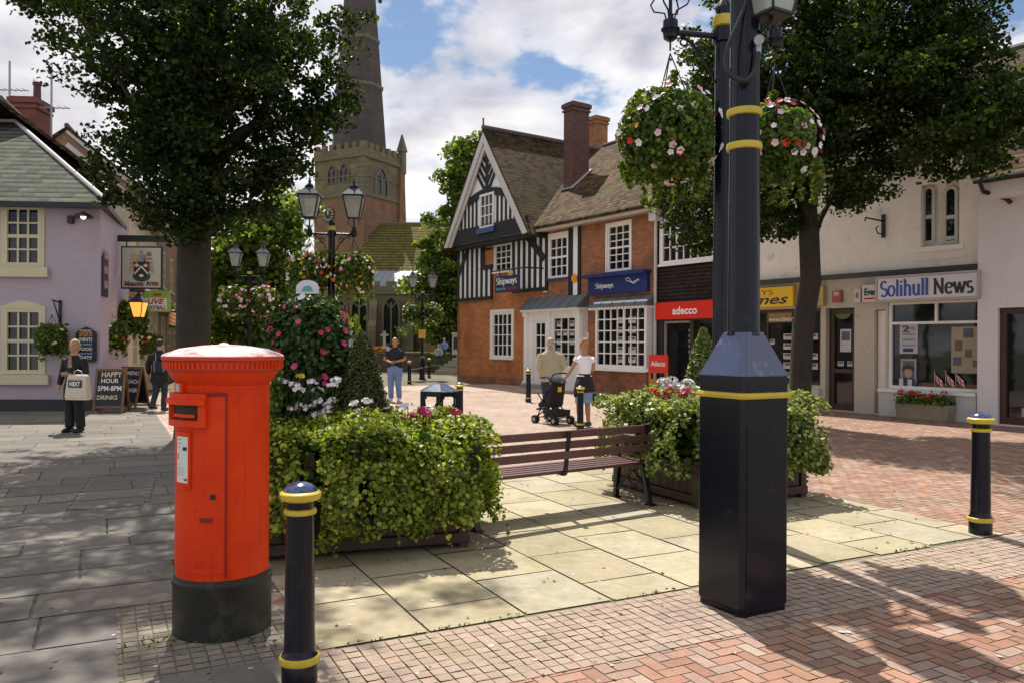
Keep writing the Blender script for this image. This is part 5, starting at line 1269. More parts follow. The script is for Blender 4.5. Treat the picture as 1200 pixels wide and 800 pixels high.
w_ = window(g3, shp, 1, 1, y=.1, fw=.06, sill=False, m=mat('grey_alu', (.35, .35, .36), .4, .05)); adverts(w_, shp[0]+.95, shp[1]-.12, 1.35, shp[3]-.2, 2, 5, .133, seed=7, fill=.95, w_=.8, h_=.55)
window(g3, shd, 1, 1, y=.2, fw=.08, sill=False, m=mat('dark_brown_paint', (0, 0, 0)), name='door')
gable_roof(g3, xd0+.1, xd1+.0, -.35, 4.3, 9, ze+.1, zr2-.1, TIL, ridge=True)
fs = thing('shop_sign', 'bright red fascia sign with white lettering', 'sign', tuple(F1.o), F1.a)
q_ = F1.rect(768.5, 353, 856, 373.5, -.12); MB().box(q_[0]+.02, q_[1], -.16, -.005, q_[2], q_[3]).build('board', mat('red_sign', (.72, .025, .012), .35, .05), fs)
ta = F1.L(788, 365, -.16)[0]; tb2_ = F1.L(817, 365, -.16)[0]; put_text('adecco', ta, tb2_, q_[2]+.13, q_[3]-.14, -.165, LETW, fs, bold=.03)
asg = thing('pavement_board', 'small red and orange board standing outside the red shop', 'sign', (P(772, 403, 24.0).x, 24.0, 0), R(-38))
MB().box(-.32, .32, -.03, .03, .78, 1.32).build('board', mat('red_sign', (0, 0, 0)), asg); m_ = MB()
OR = mat('orange_paint', (.60, .17, .02), .5, .15)
m_.box(-.32, -.26, -.03, .03, .0, .778); m_.box(.26, .32, -.03, .03, .0, .778)
for z in (.12, .3, .48): m_.box(-.26, .26, -.025, .025, z, z+.12)
m_.build('frame', OR, asg); put_text('Adecco', -.24, .24, .98, 1.14, -.035, LETW, asg, bold=.03)
# ------------------------------------------------------------------ long white building
xe0, xe1 = xd1, F1.L(1152, 420)[0]
g4 = root('white_shop_building', 'long pale rendered building with arched upstairs windows above a row of shops', 'shop', F1)
zfas = F1.L(1080, 320)[1]
aw = F1.rect(1079, 214, 1124, 288)
def archpoly(x0, x1, z0, z1, n=10):
    r_ = (x1-x0)/2; return [(x0, z0), (x1, z0)]+[(x0+r_+r_*math.cos(math.pi*i/n), z1-r_+r_*math.sin(math.pi*i/n)) for i in range(n+1)]
zu = zfas-.02
mb = MB(); wall(mb, xe0, xe1, zu, ze-.05, [aw], depth=.16); mb.add([(aw[0], .16, aw[2]), (aw[1], .16, aw[2]), (aw[1], .16, aw[3]), (aw[0], .16, aw[3])], [(0, 1, 2, 3)]); mb.build('wall', STONE, g4)
for (a_, b_) in ((1080.5, 1096), (1105, 1123)):
    q_ = F1.rect(a_, 218, b_, 286, .12); f = MB(); n = 10
    o_ = archpoly(q_[0], q_[1], q_[2], q_[3]); i_ = archpoly(q_[0]+.07, q_[1]-.07, q_[2]+.07, q_[3]-.07)
    k = len(o_); f.add([(p[0], .10, p[1]) for p in o_]+[(p[0], .10, p[1]) for p in i_]+[(p[0], .155, p[1]) for p in i_], [(j, (j+1) % k, k+(j+1) % k, k+j) for j in range(k)]+[(k+j, k+(j+1) % k, 2*k+(j+1) % k, 2*k+j) for j in range(k)])
    zm = (q_[2]+q_[3])/2-.05; f.box(q_[0]+.06, q_[1]-.06, .10, .15, zm-.04, zm+.04)
    if b_ > 1110: f.box(q_[0]+.06, q_[1]-.06, .11, .15, zm-.5, zm-.42); f.box(q_[0]+.06, q_[1]-.06, .11, .15, zm+.62, zm+.66)
    wq = f.build('window', CREAMP if False else mat('stone_white_paint', (.52, .50, .44), .6), g4)
    MB().prism([(p[0], p[1]) for p in archpoly(q_[0]+.05, q_[1]-.05, q_[2]+.05, q_[3]-.05)], .142, .146).build('pane', GLASS, wq)
# surround / sill
m_ = MB(); m_.box(aw[0]-.12, aw[1]+.12, -.06, .0, aw[2]-.12, aw[2]-.01); m_.box(aw[0]-.2, aw[1]+.15, -.03, -.001, aw[2]-.3, aw[2]-.25); m_.build('window_ledge', STONE, g4)
MB().box(xe0, xe1, -.16, -.002, zfas-.02, zfas+.10).build('string_course', mat('dark_course', (.06, .055, .05), .8, .2), g4)
MB().box(xe0, xe1, -.14, -.003, ze-.20, ze-.06).build('eave_board', STONE, g4)
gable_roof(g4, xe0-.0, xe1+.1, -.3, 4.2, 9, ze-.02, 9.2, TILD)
# ground floor of the row
s1 = F1.rect(872, 382, 961, 448); d1_ = F1.rect(967.5, 362, 1001, 476); d2_ = F1.rect(1024.5, 362, 1037.5, 478); s2 = F1.rect(1040.5, 353, 1151, 456)
s1 = (F1.L(866, 420)[0], F1.L(961.5, 420)[0], .62, F1.L(900, 363)[1]); d1_ = (d1_[0], d1_[1], .03, F1.L(985, 361)[1]); d2_ = (d2_[0], d2_[1], .03, F1.L(1030, 363)[1]); s2 = (F1.L(1040.5, 420)[0], xe1-.06, F1.L(1095, 457)[1], F1.L(1095, 352)[1])
mb = MB(); wall(mb, xe0, xe1, 0, zfas-.021, [s1, d1_, d2_, s2], depth=.3); mb.build('shopfront_wall', mat('cream_front', (.50, .45, .36), .7, .12, grime=((.36, .32, .26), 2, .58)), g4)
MB().box(s2[0]-.12, s2[1], -.16, -.003, 0, s2[2]-.08).build('shop_plinth', mat('white_plinth', (.55, .54, .52), .7, .12, bmp=.2), g4)
MB().box(s1[0]-.1, s1[1]+.02, -.10, -.003, 0, s1[2]-.08).build('shop_plinth', mat('white_plinth', (0, 0, 0)), g4)
MB().box(s2[0]-.14, s2[1], -.20, -.0, s2[2]-.078, s2[2]-.01).build('window_board', WHITEP, g4)
BROWN = mat('brown_door_paint', (.055, .026, .014), .4, .2)
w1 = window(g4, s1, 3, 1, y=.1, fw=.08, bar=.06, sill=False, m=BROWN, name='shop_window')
adverts(w1, s1[0]+.12, s1[0]+1.15, s1[2]+.1, s1[3]-.75, 3, 5, .133, seed=3); adverts(w1, s1[1]-1.25, s1[1]-.12, s1[2]+.1, s1[3]-.6, 3, 5, .133, seed=5, w_=.75)
q_ = F1.rect(899, 366, 932, 378, .1); o_ = MB().box(q_[0], q_[1], .09, .12, q_[2], q_[3]).build('window_sign', mat('brown_sign', (.16, .12, .07), .5), w1)
put_text('PROPERTY', q_[0]+.08, q_[1]-.1, q_[2]+.5*(q_[3]-q_[2]), q_[3]-.04, .085, mat('sign_amber', (.5, .30, .05), .5), w1, bold=.03); put_text('MANAGEMENT', q_[0]+.08, q_[1]-.02, q_[2]+.03, q_[2]+.46*(q_[3]-q_[2]), .085, mat('sign_pale', (.7, .66, .45), .5), w1, bold=.03)
for d_, par_nm in ((d1_, 'door'),):
    f = window(g4, d_, 1, 1, y=.18, fw=.14, sill=False, m=BROWN, name='door')
    x0, x1, z0, z1 = d_
    MB().box(x0+.14, x1-.14, .165, .185, .95, 1.05).build('rail', BROWN, f)
    st_ = MB(); cx = (x0+x1)/2-.05
    st_.lathe([(.20, 0), (.23, .005), (.23, .01), (.17, .012)], 20); st_.v = [(cx+v[0], .205-v[2], 2.45+v[1]*.75) for v in st_.v]; st_.build('round_sticker', mat('sticker_green', (.12, .2, .05), .5), f)
    adverts(f, x0+.25, x1-.2, 1.3, 2.2, 1, 1, .212, seed=2, fill=1, w_=.9); adverts(f, x0+.15, x1-.1, 1.08, 1.28, 2, 1, .212, seed=2, fill=1)
f = MB(); x0, x1, z0, z1 = d2_; f.box(x0+.02, x0+.34, .12, .17, .05, z1-.02); f.build('door', WHITEP, g4); MB().box(x0+.02, x1, .26, .29, .03, z1).build('dark_doorway', DARKW, g4)
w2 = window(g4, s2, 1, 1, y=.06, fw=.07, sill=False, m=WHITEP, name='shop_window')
zt3 = F1.L(1095, 378)[1]; MB().box(s2[0]+.07, s2[1]-.07, .03, .09, zt3-.03, zt3+.03).build('transom', WHITEP, w2); xm_ = F1.L(1096, 365)[0]; MB().box(xm_-.03, xm_+.03, .03, .09, zt3+.031, s2[3]-.07).build('transom_bar', WHITEP, w2)
yy = .088
def flat(par, x0, x1, z0, z1, m, name, y=yy, t=.006): return MB().box(x0, x1, y-t, y, z0, z1).build(name, m, par)
q_ = F1.rect(1054.5, 379, 1075.5, 414, yy); po = flat(w2, *q_, mat('poster_grey_white', (.50, .50, .54), .5, .15), 'poster'); 
put_text('2', q_[0]+.06, q_[0]+.24, q_[3]-.2, q_[3]-.05, yy-.009, mat('print_black', (.03, .03, .03)), po); 
put_text('FOR 1', q_[0]+.28, q_[1]-.05, q_[3]-.18, q_[3]-.07, yy-.009, mat('print_grey', (.3, .3, .3)), po)
for k in range(4): flat(po, q_[0]+.06, q_[1]-.06, q_[2]+.16+k*.13, q_[2]+.21+k*.13, mat('print_grey', (.3, .3, .3)), 'poster_line', yy-.006, .002)
flat(po, q_[0]+.08, q_[1]-.1, q_[2]+.04, q_[2]+.12, mat('print_navy', (.03, .04, .12), .5), 'poster_line', yy-.006, .002)
q_ = F1.rect(1055.5, 420, 1074, 456, yy); po = flat(w2, *q_, mat('frame_silver', (.30, .32, .36), .4), 'portrait_poster'); flat(po, q_[0]+.05, q_[1]-.05, q_[2]+.05, q_[3]-.05, mat('portrait_back', (.10, .11, .11), .5, .3), 'portrait_field', yy-.007, .002)
m_ = MB(); cx = (q_[0]+q_[1])/2; cz = (q_[2]+q_[3])/2
m_.prism([(cx+.09*math.cos(i*.524), cz+.03+.12*math.sin(i*.524)) for i in range(12)], yy-.014, yy-.011); m_.build('face', mat('skin_print', (.42, .27, .20), .6, .2), po)
m_ = MB(); m_.prism([(cx-.15, cz+.06), (cx-.13, cz+.17), (cx, cz+.22), (cx+.13, cz+.17), (cx+.15, cz+.05), (cx+.08, cz+.11), (cx-.08, cz+.12)], yy-.017, yy-.0145); m_.prism([(cx-.2, q_[2]+.06), (cx+.2, q_[2]+.06), (cx+.15, cz-.1), (cx, cz-.06), (cx-.15, cz-.1)], yy-.0105, yy-.0095); m_.build('clothing', mat('portrait_dark', (.03, .035, .07), .6), po)
# pale display panel with pictures on the right of the window
q_ = F1.rect(1115, 383, 1149, 437, yy); po = flat(w2, *q_, mat('display_cream', (.34, .29, .20), .6, .2), 'display_panel')
for k, (a_, b_, c_, d_) in enumerate(((1129, 385, 1141, 396), (1119, 399, 1128, 411), (1131, 409, 1139, 419), (1117, 418, 1127, 428), (1140, 422, 1148, 430))):
    r_ = F1.rect(a_, b_, c_, d_, yy); flat(po, *r_, mat(('card_photo_blue', 'card_photo_brown', 'card_photo_green')[k % 3], (0, 0, 0)), 'picture', yy-.007, .003)
q_ = F1.rect(1080, 449, 1150, 456, yy); flat(w2, *q_, mat('wood_shelf', (.16, .07, .03), .6, .3), 'display_shelf', yy-.001, .01)
for k, (a_, b_) in enumerate(((1050, 449), (1060, 450))):
    r_ = F1.rect(a_+4, b_-6, a_+9, b_+6, yy); flat(w2, *r_, mat('card_white', (0, 0, 0)), 'small_card', yy-.016, .004)
UJ = [mat('flag_blue', (.03, .05, .25), .7), mat('flag_white', (.7, .7, .7), .7), mat('flag_red', (.6, .03, .04), .7)]
for k, x in enumerate((1102, 1115, 1127)):
    r_ = F1.rect(x-5, 434, x+5, 452, yy); fg = thing('union_flag', ('left', 'middle', 'right')[k]+' one of the three small flags in the newspaper shop window', 'flag', tuple(F1.M @ Vector(((r_[0]+r_[1])/2, .045, r_[2]-.02))), F1.a, 'small flags in the shop window')
    w_ = .21; h_ = .15; m_ = MB()
    def pt_(u, v): return (-.10+u*w_*.8+v*.03, -.01*math.sin(u*6), .30-v*h_*1.2-u*.16+.0)
    def strip(u0, v0, u1, v1, wd, mi, off):
        for i in range(6):
            t0, t1_ = i/6, (i+1)/6; dx, dy = (u1-u0), (v1-v0); l = math.hypot(dx, dy); nx, ny = -dy/l*wd, dx/l*wd; L_ = []
            for tt in (t0, t1_):
                for sg in (-1, 1):
                    uu = min(1, max(0, u0+dx*tt+nx*sg)); v_ = min(1, max(0, v0+dy*tt+ny*sg)); p = pt_(uu, v_); L_.append((p[0], p[1]-off, p[2]))
            m_.add(L_, [(0, 1, 3, 2)], mi)
    strip(0, .5, 1, .5, .5, 0, 0); strip(0, 0, 1, 1, .12, 1, .001); strip(0, 1, 1, 0, .12, 1, .0015); strip(0, 0, 1, 1, .05, 2, .002); strip(0, 1, 1, 0, .05, 2, .0025); strip(0, .5, 1, .5, .17, 1, .003); strip(.5, 0, .5, 1, .17, 1, .0035); strip(0, .5, 1, .5, .09, 2, .004); strip(.5, 0, .5, 1, .09, 2, .0045)
    m_.build('cloth', UJ, fg); q2 = MB(); q2.tube([(-.1, 0, 0), (-.11, 0, .36)], .006, 6); q2.build('pole', mat('flag_pole', (.5, .45, .3), .4), fg)
# fascia signs
def fascia(label, px_, m, out=.14, y0=-.005, trim=None):
    t = thing('shop_sign', label, 'sign', tuple(F1.o), F1.a); q_ = F1.rect(*px_, -out)
    MB().box(q_[0], q_[1], -out, y0, q_[2], q_[3]).build('board', m, t); 
    if trim:
        e = .05; b = MB(); b.box(q_[0]-e, q_[1]+e, -out-.03, -.004, q_[3]+.001, q_[3]+e); b.box(q_[0]-e, q_[1]+e, -out-.03, -.004, q_[2]-e, q_[2]-.001); b.box(q_[0]-e, q_[0]-.001, -out-.03, -.004, q_[2], q_[3]); b.box(q_[1]+.001, q_[1]+e, -out-.03, -.004, q_[2], q_[3]); b.build('trim', trim, t)
    return t, q_
YEL = mat('yellow_sign_board', (.78, .48, .015), .4, .06)
t, q_ = fascia('bright yellow fascia sign with slanted end and black italic lettering', (851, 338, 929, 360.5), YEL)
W_ = q_[1]-q_[0]; BRN = mat('sign_brown', (.20, .07, .01), .5)
put_text('ELLYS', q_[0]+W_*.30, q_[0]+W_*.72, q_[3]-.20, q_[3]-.06, -.145, BRN, t, bold=.0)
put_text('homes', q_[0]+W_*.10, q_[1]-W_*.06, q_[2]+.07, q_[2]+.33, -.145, mat('print_black', (.03, .03, .03)), t, bold=.015, shear=.35)
t, q_ = fascia('muted yellow sign board right of the leaning tree trunk', (936, 336, 964.5, 358.5), mat('dull_yellow_board', (.42, .32, .10), .5, .1))
for k, wd in enumerate(('LETTINGS', 'SALES', 'RENTALS')): put_text(wd, q_[0]+.45, q_[1]-.12, q_[3]-.19-.2*k, q_[3]-.07-.2*k, -.145, BRN, t)
t, q_ = fascia('small square red notice on the cream fascia above the brown shop door', (975, 341, 985, 354.5), mat('dull_red', (.35, .08, .05), .5, .1), out=.10); put_text('SALE', q_[0]+.05, q_[1]-.05, q_[2]+.25, q_[3]-.12, -.105, LETW, t)
t, q_ = fascia('tiny pale notice on the cream fascia left of the Even sign', (1001, 339, 1008, 355), mat('card_white', (0, 0, 0)), out=.10); put_text('AT', q_[0]+.05, q_[1]-.05, q_[3]-.2, q_[3]-.08, -.105, mat('print_red', (0, 0, 0)), t); put_text('No.1', q_[0]+.04, q_[1]-.04, q_[2]+.1, q_[2]+.25, -.105, mat('print_red', (0, 0, 0)), t)
t, q_ = fascia('white sign reading Even in black, partly behind the newspaper sign', (1010.5, 334, 1030, 354), mat('sign_white', (.62, .60, .56), .5, .08), out=.12)
put_text('Even', q_[0]+.05, q_[1]-.06, q_[2]+.15, q_[3]-.08, -.125, mat('print_black', (0, 0, 0)), t, bold=.04); MB().box(q_[0]+.05, q_[1]-.06, -.125, -.1205, q_[2]+.06, q_[2]+.10).build('underline', mat('print_red', (0, 0, 0)), t)
t = thing('shop_sign', 'large white newspaper shop sign with blue and black serif lettering', 'sign', tuple(F1.o), F1.a)
q_ = F1.rect(1028, 323, 1145, 351, -.34); zA, zB = q_[2]+.02, q_[3]
SGW = mat('sign_lilac_white', (.66, .64, .68), .4, .06); m_ = MB(); m_.box(q_[0], q_[1], -.34, -.17, zA, zB); m_.build('board', SGW, t, bevel=.01)
m_ = MB(); SGR = mat('sign_rim', (.42, .38, .35), .5, .1); m_.box(q_[0]-.04, q_[1]+.04, -.36, -.165, zA-.05, zA-.002); m_.box(q_[0]-.04, q_[1]+.04, -.36, -.165, zB+.002, zB+.04); m_.box(q_[0]-.04, q_[0]-.002, -.36, -.165, zA, zB); m_.box(q_[1]+.002, q_[1]+.05, -.36, -.165, zA, zB); m_.build('rim', SGR, t)
W_ = q_[1]-q_[0]; H_ = zB-zA
serif_text('Solihull', q_[0]+W_*.035, q_[0]+W_*.545, zA+H_*.17, zA+H_*.86, -.342, mat('sign_blue', (.035, .08, .36), .5, .1), t, thick=.17, thin=.07, name='lettering')
serif_text('News', q_[0]+W_*.585, q_[0]+W_*.97, zA+H_*.17, zA+H_*.86, -.342, mat('print_black', (0, 0, 0)), t, thick=.165, thin=.065, name='lettering')
# wall bracket
br_ = thing('wall_bracket', 'black scrolled iron bracket on the pale upper wall', 'bracket', tuple(F1.o), F1.a)
qx, qz = F1.L(1036, 252); qz2 = F1.L(1036, 279)[1]; m_ = MB(); m_.box(qx-.04, qx+.04, -.05, -.004, qz2, qz); m_.tube([(qx, -.03, (qz+qz2)/2+.12), (qx-.05, -.3, (qz+qz2)/2+.14), (qx-.1, -.6, (qz+qz2)/2+.16), (qx-.1, -.62, (qz+qz2)/2+.08)], .02, 6); m_.tube([(qx, -.03, qz2+.08), (qx-.04, -.2, qz2+.1), (qx-.05, -.26, qz2+.22), (qx-.03, -.18, qz2+.26)], .016, 6); m_.build('iron', BLACKM, br_)
# flower trough
qx = F1.L(1082, 480)[0]
tg = thing('flower_trough', 'stone trough of red geraniums below the newspaper shop window', 'planter', tuple(F1.M @ Vector((qx, -.42, 0))), F1.a)
ST2 = mat('trough_stone', (.26, .22, .16), .9, .35, 7, .5)
a_, b_ = F1.L(1051.5, 480, -.5)[0]-qx, F1.L(1113, 480, -.5)[0]-qx
m_ = MB(); m_.prism([(a_+.03, 0), (b_-.03, 0), (b_+.01, .36), (a_-.01, .36)], -.18, .18); m_.build('trough', ST2, tg, bevel=.02)
n = 1500; p = np.stack([rng.uniform(a_, b_, n), rng.normal(0, .12, n), .36+np.abs(rng.normal(0, .09, n))], 1); quads('foliage', leafquads(p, .06, up=.5), BASKL, tg, 6)
m_ = MB()
heads(tg, [(a_+(b_-a_)*k, -.1, .36+.2+.06*math.sin(k*9)) for k in (.08, .28, .34, .5, .66, .9)], FRD, .05, .055)
# ------------------------------------------------------------------ right-hand building
F5 = Fr(tuple((F1.M @ Vector((xe1, -.25, 0)))[:2]), F1.a)
g5 = root('pink_white_shop', 'pale pink-white brick shop with dark doorway at the right edge', 'shop', F5)
PINKB = brick_mat('painted_brick', (.72, .68, .69), (.70, .66, .67), (.64, .60, .61), patchy=.10, bmp=.25)
dd = F5.rect(1169, 360, 1230, 497); dd = (dd[0], dd[1]+1.2, .03, dd[3])
mb = MB(); wall(mb, 0, 6, 0, 5.0, [dd], depth=.3); mb.add([(0, 0, 0), (0, 6, 0), (0, 6, 5), (0, 0, 5)], [(0, 3, 2, 1)]); mb.build('wall', PINKB, g5)
f = window(g5, dd, 3, 1, y=.12, fw=.13, bar=.10, sill=False, m=mat('dark_red_brown', (.06, .022, .015), .4, .2), name='shop_window'); MB().box(dd[0]+.4, dd[1]-.3, .14, .152, .2, .38).build('letter_box', mat('grey_alu', (0, 0, 0)), f)
adverts(f, dd[0]+.5, dd[1]-.6, 1.0, 2.2, 3, 2, .153, seed=11, fill=.7)
zb5 = F5.L(1170, 205, -.45)[1]
mb = MB(); xv = F5.L(1143, 212, -.5)[0]
mb.add([(xv, -.5, zb5), (7, -.5, zb5), (7, 4.5, zb5+4.9), (xv, 4.5, zb5+4.9), (xv, -.5, zb5-.12), (7, -.5, zb5-.12), (7, 4.5, zb5+4.78), (xv, 4.5, zb5+4.78)], [(0, 1, 2, 3), (4, 7, 6, 5), (0, 4, 5, 1), (0, 3, 7, 4), (1, 5, 6, 2)]); mb.build('roof', TIL, g5)
MB().box(xv+.05, 6.5, -.42, -.002, zb5-.45, zb5-.125).build('eave_board', PINKB, g5)
m_ = MB(); m_.tube([(xv, -.56, zb5-.08), (6.8, -.56, zb5-.08)], .06, 8); m_.tube([(xv+.12, -.56, zb5-.14), (xv+.15, -.50, zb5-.3), (xv+.42, -.12, zb5-.45), (xv+.5, -.08, zb5-.55)], .045, 8); m_.build('gutter', BLACKM, g5)
# ================================================================== pub on the left
LIL = brick_mat('lilac_painted_brick', (.46, .385, .46), (.44, .37, .44), (.40, .335, .40), patchy=.09, bmp=.2)
CRM = mat('cream_window_stone', (.62, .56, .38), .6, .1, 4, .1)
SLATE = tile_mat('light_slate', [(.045, .05, .038), (.08, .085, .068), (.125, .13, .105), (.06, .065, .05)], .15, .3, moss=((.09, .11, .06), 1.6, .54))
PC = P(117, 403, 18.7); F3 = Fr((PC.x, 18.7), R(4))
gp = root('pub', 'lilac painted pub with cream sash windows and a low slate roof', 'pub', F3)
ez = F3.L(60, 239)[1]
uw = F3.rect(4, 241, 50, 313); lw = F3.rect(4, 361, 51, 438)
FSd = Vector((-.3, .954, 0)).normalized(); FSa = math.atan2(FSd.y, FSd.x)
F4 = Fr((PC.x, 18.7), FSa); mloc = F3.I @ (F4.M @ Vector((4.2, 0, 0)))
mb = MB(); wall(mb, -5, 0, .28, ez, [uw, lw], depth=.12)
mb.add([(0, 0, .0), (mloc.x, mloc.y, .0), (mloc.x, mloc.y, ez), (0, 0, ez)], [(0, 1, 2, 3)]); mb.add([(mloc.x, mloc.y, 0), (-5, mloc.y, 0), (-5, mloc.y, ez), (mloc.x, mloc.y, ez)], [(0, 1, 2, 3)])
mb.build('wall', LIL, gp); MB().box(-5, .02, -.04, 0, 0, .279).build('plinth', mat('black_plinth', (.03, .028, .03), .6, .2), gp)
for h in (uw, lw):
    w_ = window(gp, h, 3, 4, y=.0, fw=.10, bar=.04, m=CRM, sash=True, casing=.05, sill=False)
    MB().box(h[0]-.14, h[1]+.16, -.12, -.033, h[2]-.24, h[2]-.01).build('sill', CRM, w_)
# shallow arch over the lower window
a_ = []; cx = (lw[0]+lw[1])/2; hw_ = (lw[1]-lw[0])/2+.06
for i in range(13): u_ = -1+2*i/12; a_.append((cx+u_*hw_, lw[3]+.0+.16*(1-u_*u_)))
MB().prism([(cx-hw_, lw[3]-.02), (cx+hw_, lw[3]-.02)]+a_[::-1], -.036, -.002).build('window_arch', CRM, gp)
rz = 7.75; rx = F3.L(18, 146, 3.9)[0]
mb = MB(); e_ = .28
mb.add([(-6, -e_, ez), (e_, -e_, ez), (rx, 3.9, rz), (-6, 3.9, rz), (e_-1.9, 6.2, ez), (-6, 6.2, ez), (-6, -e_, ez-.1), (e_, -e_, ez-.1), (e_-1.9, 6.2, ez-.1)], [(0, 1, 2, 3), (1, 4, 2), (3, 2, 4, 5), (0, 6, 7, 1), (1, 7, 8, 4), (6, 7, 8)])
rf_ = mb.build('roof', SLATE, gp)
RIDG = mat('pale_ridge_tile', (.50, .47, .48), .7, .2)
q = MB(); q.tube([(-6, 3.9, rz+.03), (rx, 3.9, rz+.03), (e_, -e_, ez+.03)], .055, 8); q.build('ridge', RIDG, rf_)
m_ = MB(); m_.box(-6, e_+.02, -e_-.1, -e_-.001, ez-.14, ez-.02); m_.build('gutter', BLACKM, gp)
ca = F3.L(12, 150, 5.5); cb_ = F3.L(42, 150, 5.5); ct = F3.L(30, 113, 5.5)[1]
chimney(gp, ca[0], cb_[0], 5.5, 6.4, 5.5, ct, brick_mat('chimney_red_brick', (.24, .07, .05), (.17, .05, .045), (.14, .10, .09)), pots=[((ca[0]+cb_[0])/2+.1, 6.1)], potm=mat('dark_pot', (.09, .04, .05), .8, .2))
for (x, yt, yb2, lab) in ((11, 72, 146, 'thin aerial mast rising left of the red pub chimney'), (60, 82, 180, 'tall thin aerial mast just right of the red pub chimney')):
    A, B_ = P(x, yb2, 24.0), P(x, yt, 24.0); t = thing('aerial', lab, 'aerial', tuple(A)); m_ = MB(); L_ = B_.z-A.z
    m_.tube([(0, 0, -1.2), (0, 0, L_)], .03, 6); m_.build('mast', mat('grey_alu', (0, 0, 0)), t); m_ = MB(); zz_ = L_*.55; m_.beam((-.5, 0, zz_), (.5, .1, zz_), .025, .025)
    for k in range(6): m_.beam((-.45+k*.18, -.15, zz_), (-.45+k*.18, .2, zz_), .012, .012)
    m_.build('antenna', mat('grey_alu', (0, 0, 0)), t)
# lamp above the corner
t = thing('wall_lamp', 'small black shaded lamp on the lilac wall below the pub eave', 'lamp', tuple(F3.M @ Vector((F3.L(103, 256)[0], -.06, F3.L(103, 256)[1]))), F3.a)
m_ = MB(); m_.lathe([(.05, .08), (.16, .03), (.22, -.03), (.21, -.035), (.04, .05)], 16, (0.05, -.28, 0)); m_.tube([(-.35, 0, -.05), (-.2, -.1, 0), (0.05, -.28, .08)], .025, 6); m_.box(-.42, -.30, -.05, .05, -.14, .04); m_.build('shade', BLACKM, t, True); MB().ball((.05, -.28, -.02), .06, 6).build('bulb', emit_mat('bulb_glow', (1, .85, .6), 2.0), t)
# bracket basket on the front
bxx, bzz = F3.L(71, 352); t = thing('wall_bracket', 'black bracket on the lilac wall holding the dark flower basket', 'bracket', tuple(F3.o), F3.a)
m_ = MB(); m_.box(bxx-.03, bxx+.03, -.04, -.001, bzz-.75, bzz); m_.tube([(bxx, -.03, bzz-.05), (bxx, -.38, bzz-.02)], .02, 6); m_.tube([(bxx, -.03, bzz-.5), (bxx, -.32, bzz-.06)], .015, 6); m_.build('iron', BLACKM, t)
bp = F3.M @ Vector((bxx, -.40, F3.L(71, 397)[1])); basket('hanging_basket', tuple(bp), .36, 'dark green basket between the lilac pub window and the chalkboard', 2200, .07, ((FW, 8), (FYL, 5)), .55, fs=.07)
# chalkboard on the wall
CHB = mat('chalkboard_black', (.016, .017, .022), .6, .3); q_ = F3.rect(91, 383, 114.5, 424)
t = thing('chalkboard', 'arched black chalkboard with coloured writing fixed to the lilac wall', 'chalkboard', tuple(F3.o), F3.a)
x0, x1, z0, z1 = q_; pts_ = [(x0, z0+.05), (x0+.05, z0), (x1-.05, z0), (x1, z0+.05), (x1, z1-.14), (x1-.10, z1-.06), ((x0+x1)/2, z1), (x0+.10, z1-.06), (x0, z1-.14)]
MB().prism(pts_, -.10, -.052).build('board', CHB, t)
for txt, zf0, zf1, c in (('TODAY', .86, .91, LETW), ('SPORTS', .72, .84, mat('chalk_orange', (.7, .30, .08), .6)), ('EVENTS', .58, .69, LETW), ('weekly', .45, .55, mat('chalk_blue', (.2, .4, .65), .6)), ('FOOD', .33, .42, LETW), ('served', .22, .29, mat('chalk_blue', (0, 0, 0))), ('PARTY', .08, .18, LETW)):
    put_text(txt, x0+.08, x1-.08, z0+(z1-z0)*zf0, z0+(z1-z0)*zf1, -.104, c, t, bold=.02)
# A-boards
def aboard(loc, rot, label, lines, wd=.62, ht=1.02):
    t = thing('pavement_board', label, 'chalkboard', loc, rot, 'pavement chalkboards'); WD = mat('oak_frame', (.20, .10, .045), .6, .25, 9)
    tl = .13
    for sg in (-1, 1):
        m_ = MB()
        def pt(x, z): return (x, sg*(tl*(1-z/ht)*1.6+.012), z)
        for x in (-wd/2, wd/2): m_.beam(pt(x, 0), pt(x, ht), .05, .03, up=(0, 1, 0))
        m_.beam(pt(-wd/2, ht-.03), pt(wd/2, ht-.03), .03, .06); m_.beam(pt(-wd/2, .14), pt(wd/2, .14), .03, .05)
        m_.build('frame', WD, t)
        b_ = MB(); b_.add([pt(-wd/2+.02, .16), pt(wd/2-.02, .16), pt(wd/2-.02, ht-.05), pt(-wd/2+.02, ht-.05)], [(0, 1, 2, 3)]); pnl = b_.build('panel', CHB, t)
    for txt, f0, f1, a_, b2, c in lines:
        o = put_text(txt, -wd/2+wd*a_, -wd/2+wd*b2, .16+(ht-.2)*f0, .16+(ht-.2)*f1, 0, c, t, bold=.02)
        for v in o.data.vertices: v.co.y = -(tl*(1-v.co.z/ht)*1.6+.018)
    return t
CHO = mat('chalk_cream', (.7, .6, .42), .6)
aboard((P(131, 403, 18.4).x, 18.4, 0), R(6), 'wooden framed chalkboard on the pavement advertising happy hour', [('HAPPY', .80, .95, .18, .9, CHO), ('HOUR', .64, .76, .18, .8, LETW), ('5PM-8PM', .42, .56, .08, .92, LETW), ('DRINKS', .18, .30, .08, .8, CHO)])
aboard((P(156, 403, 19.6).x, 19.6, 0), R(-22), 'second chalkboard half hidden behind the happy hour board', [('MENU', .80, .92, .3, .9, LETW), ('LUNCH', .55, .67, .3, .95, LETW), ('DINNER', .3, .42, .3, .95, LETW)])
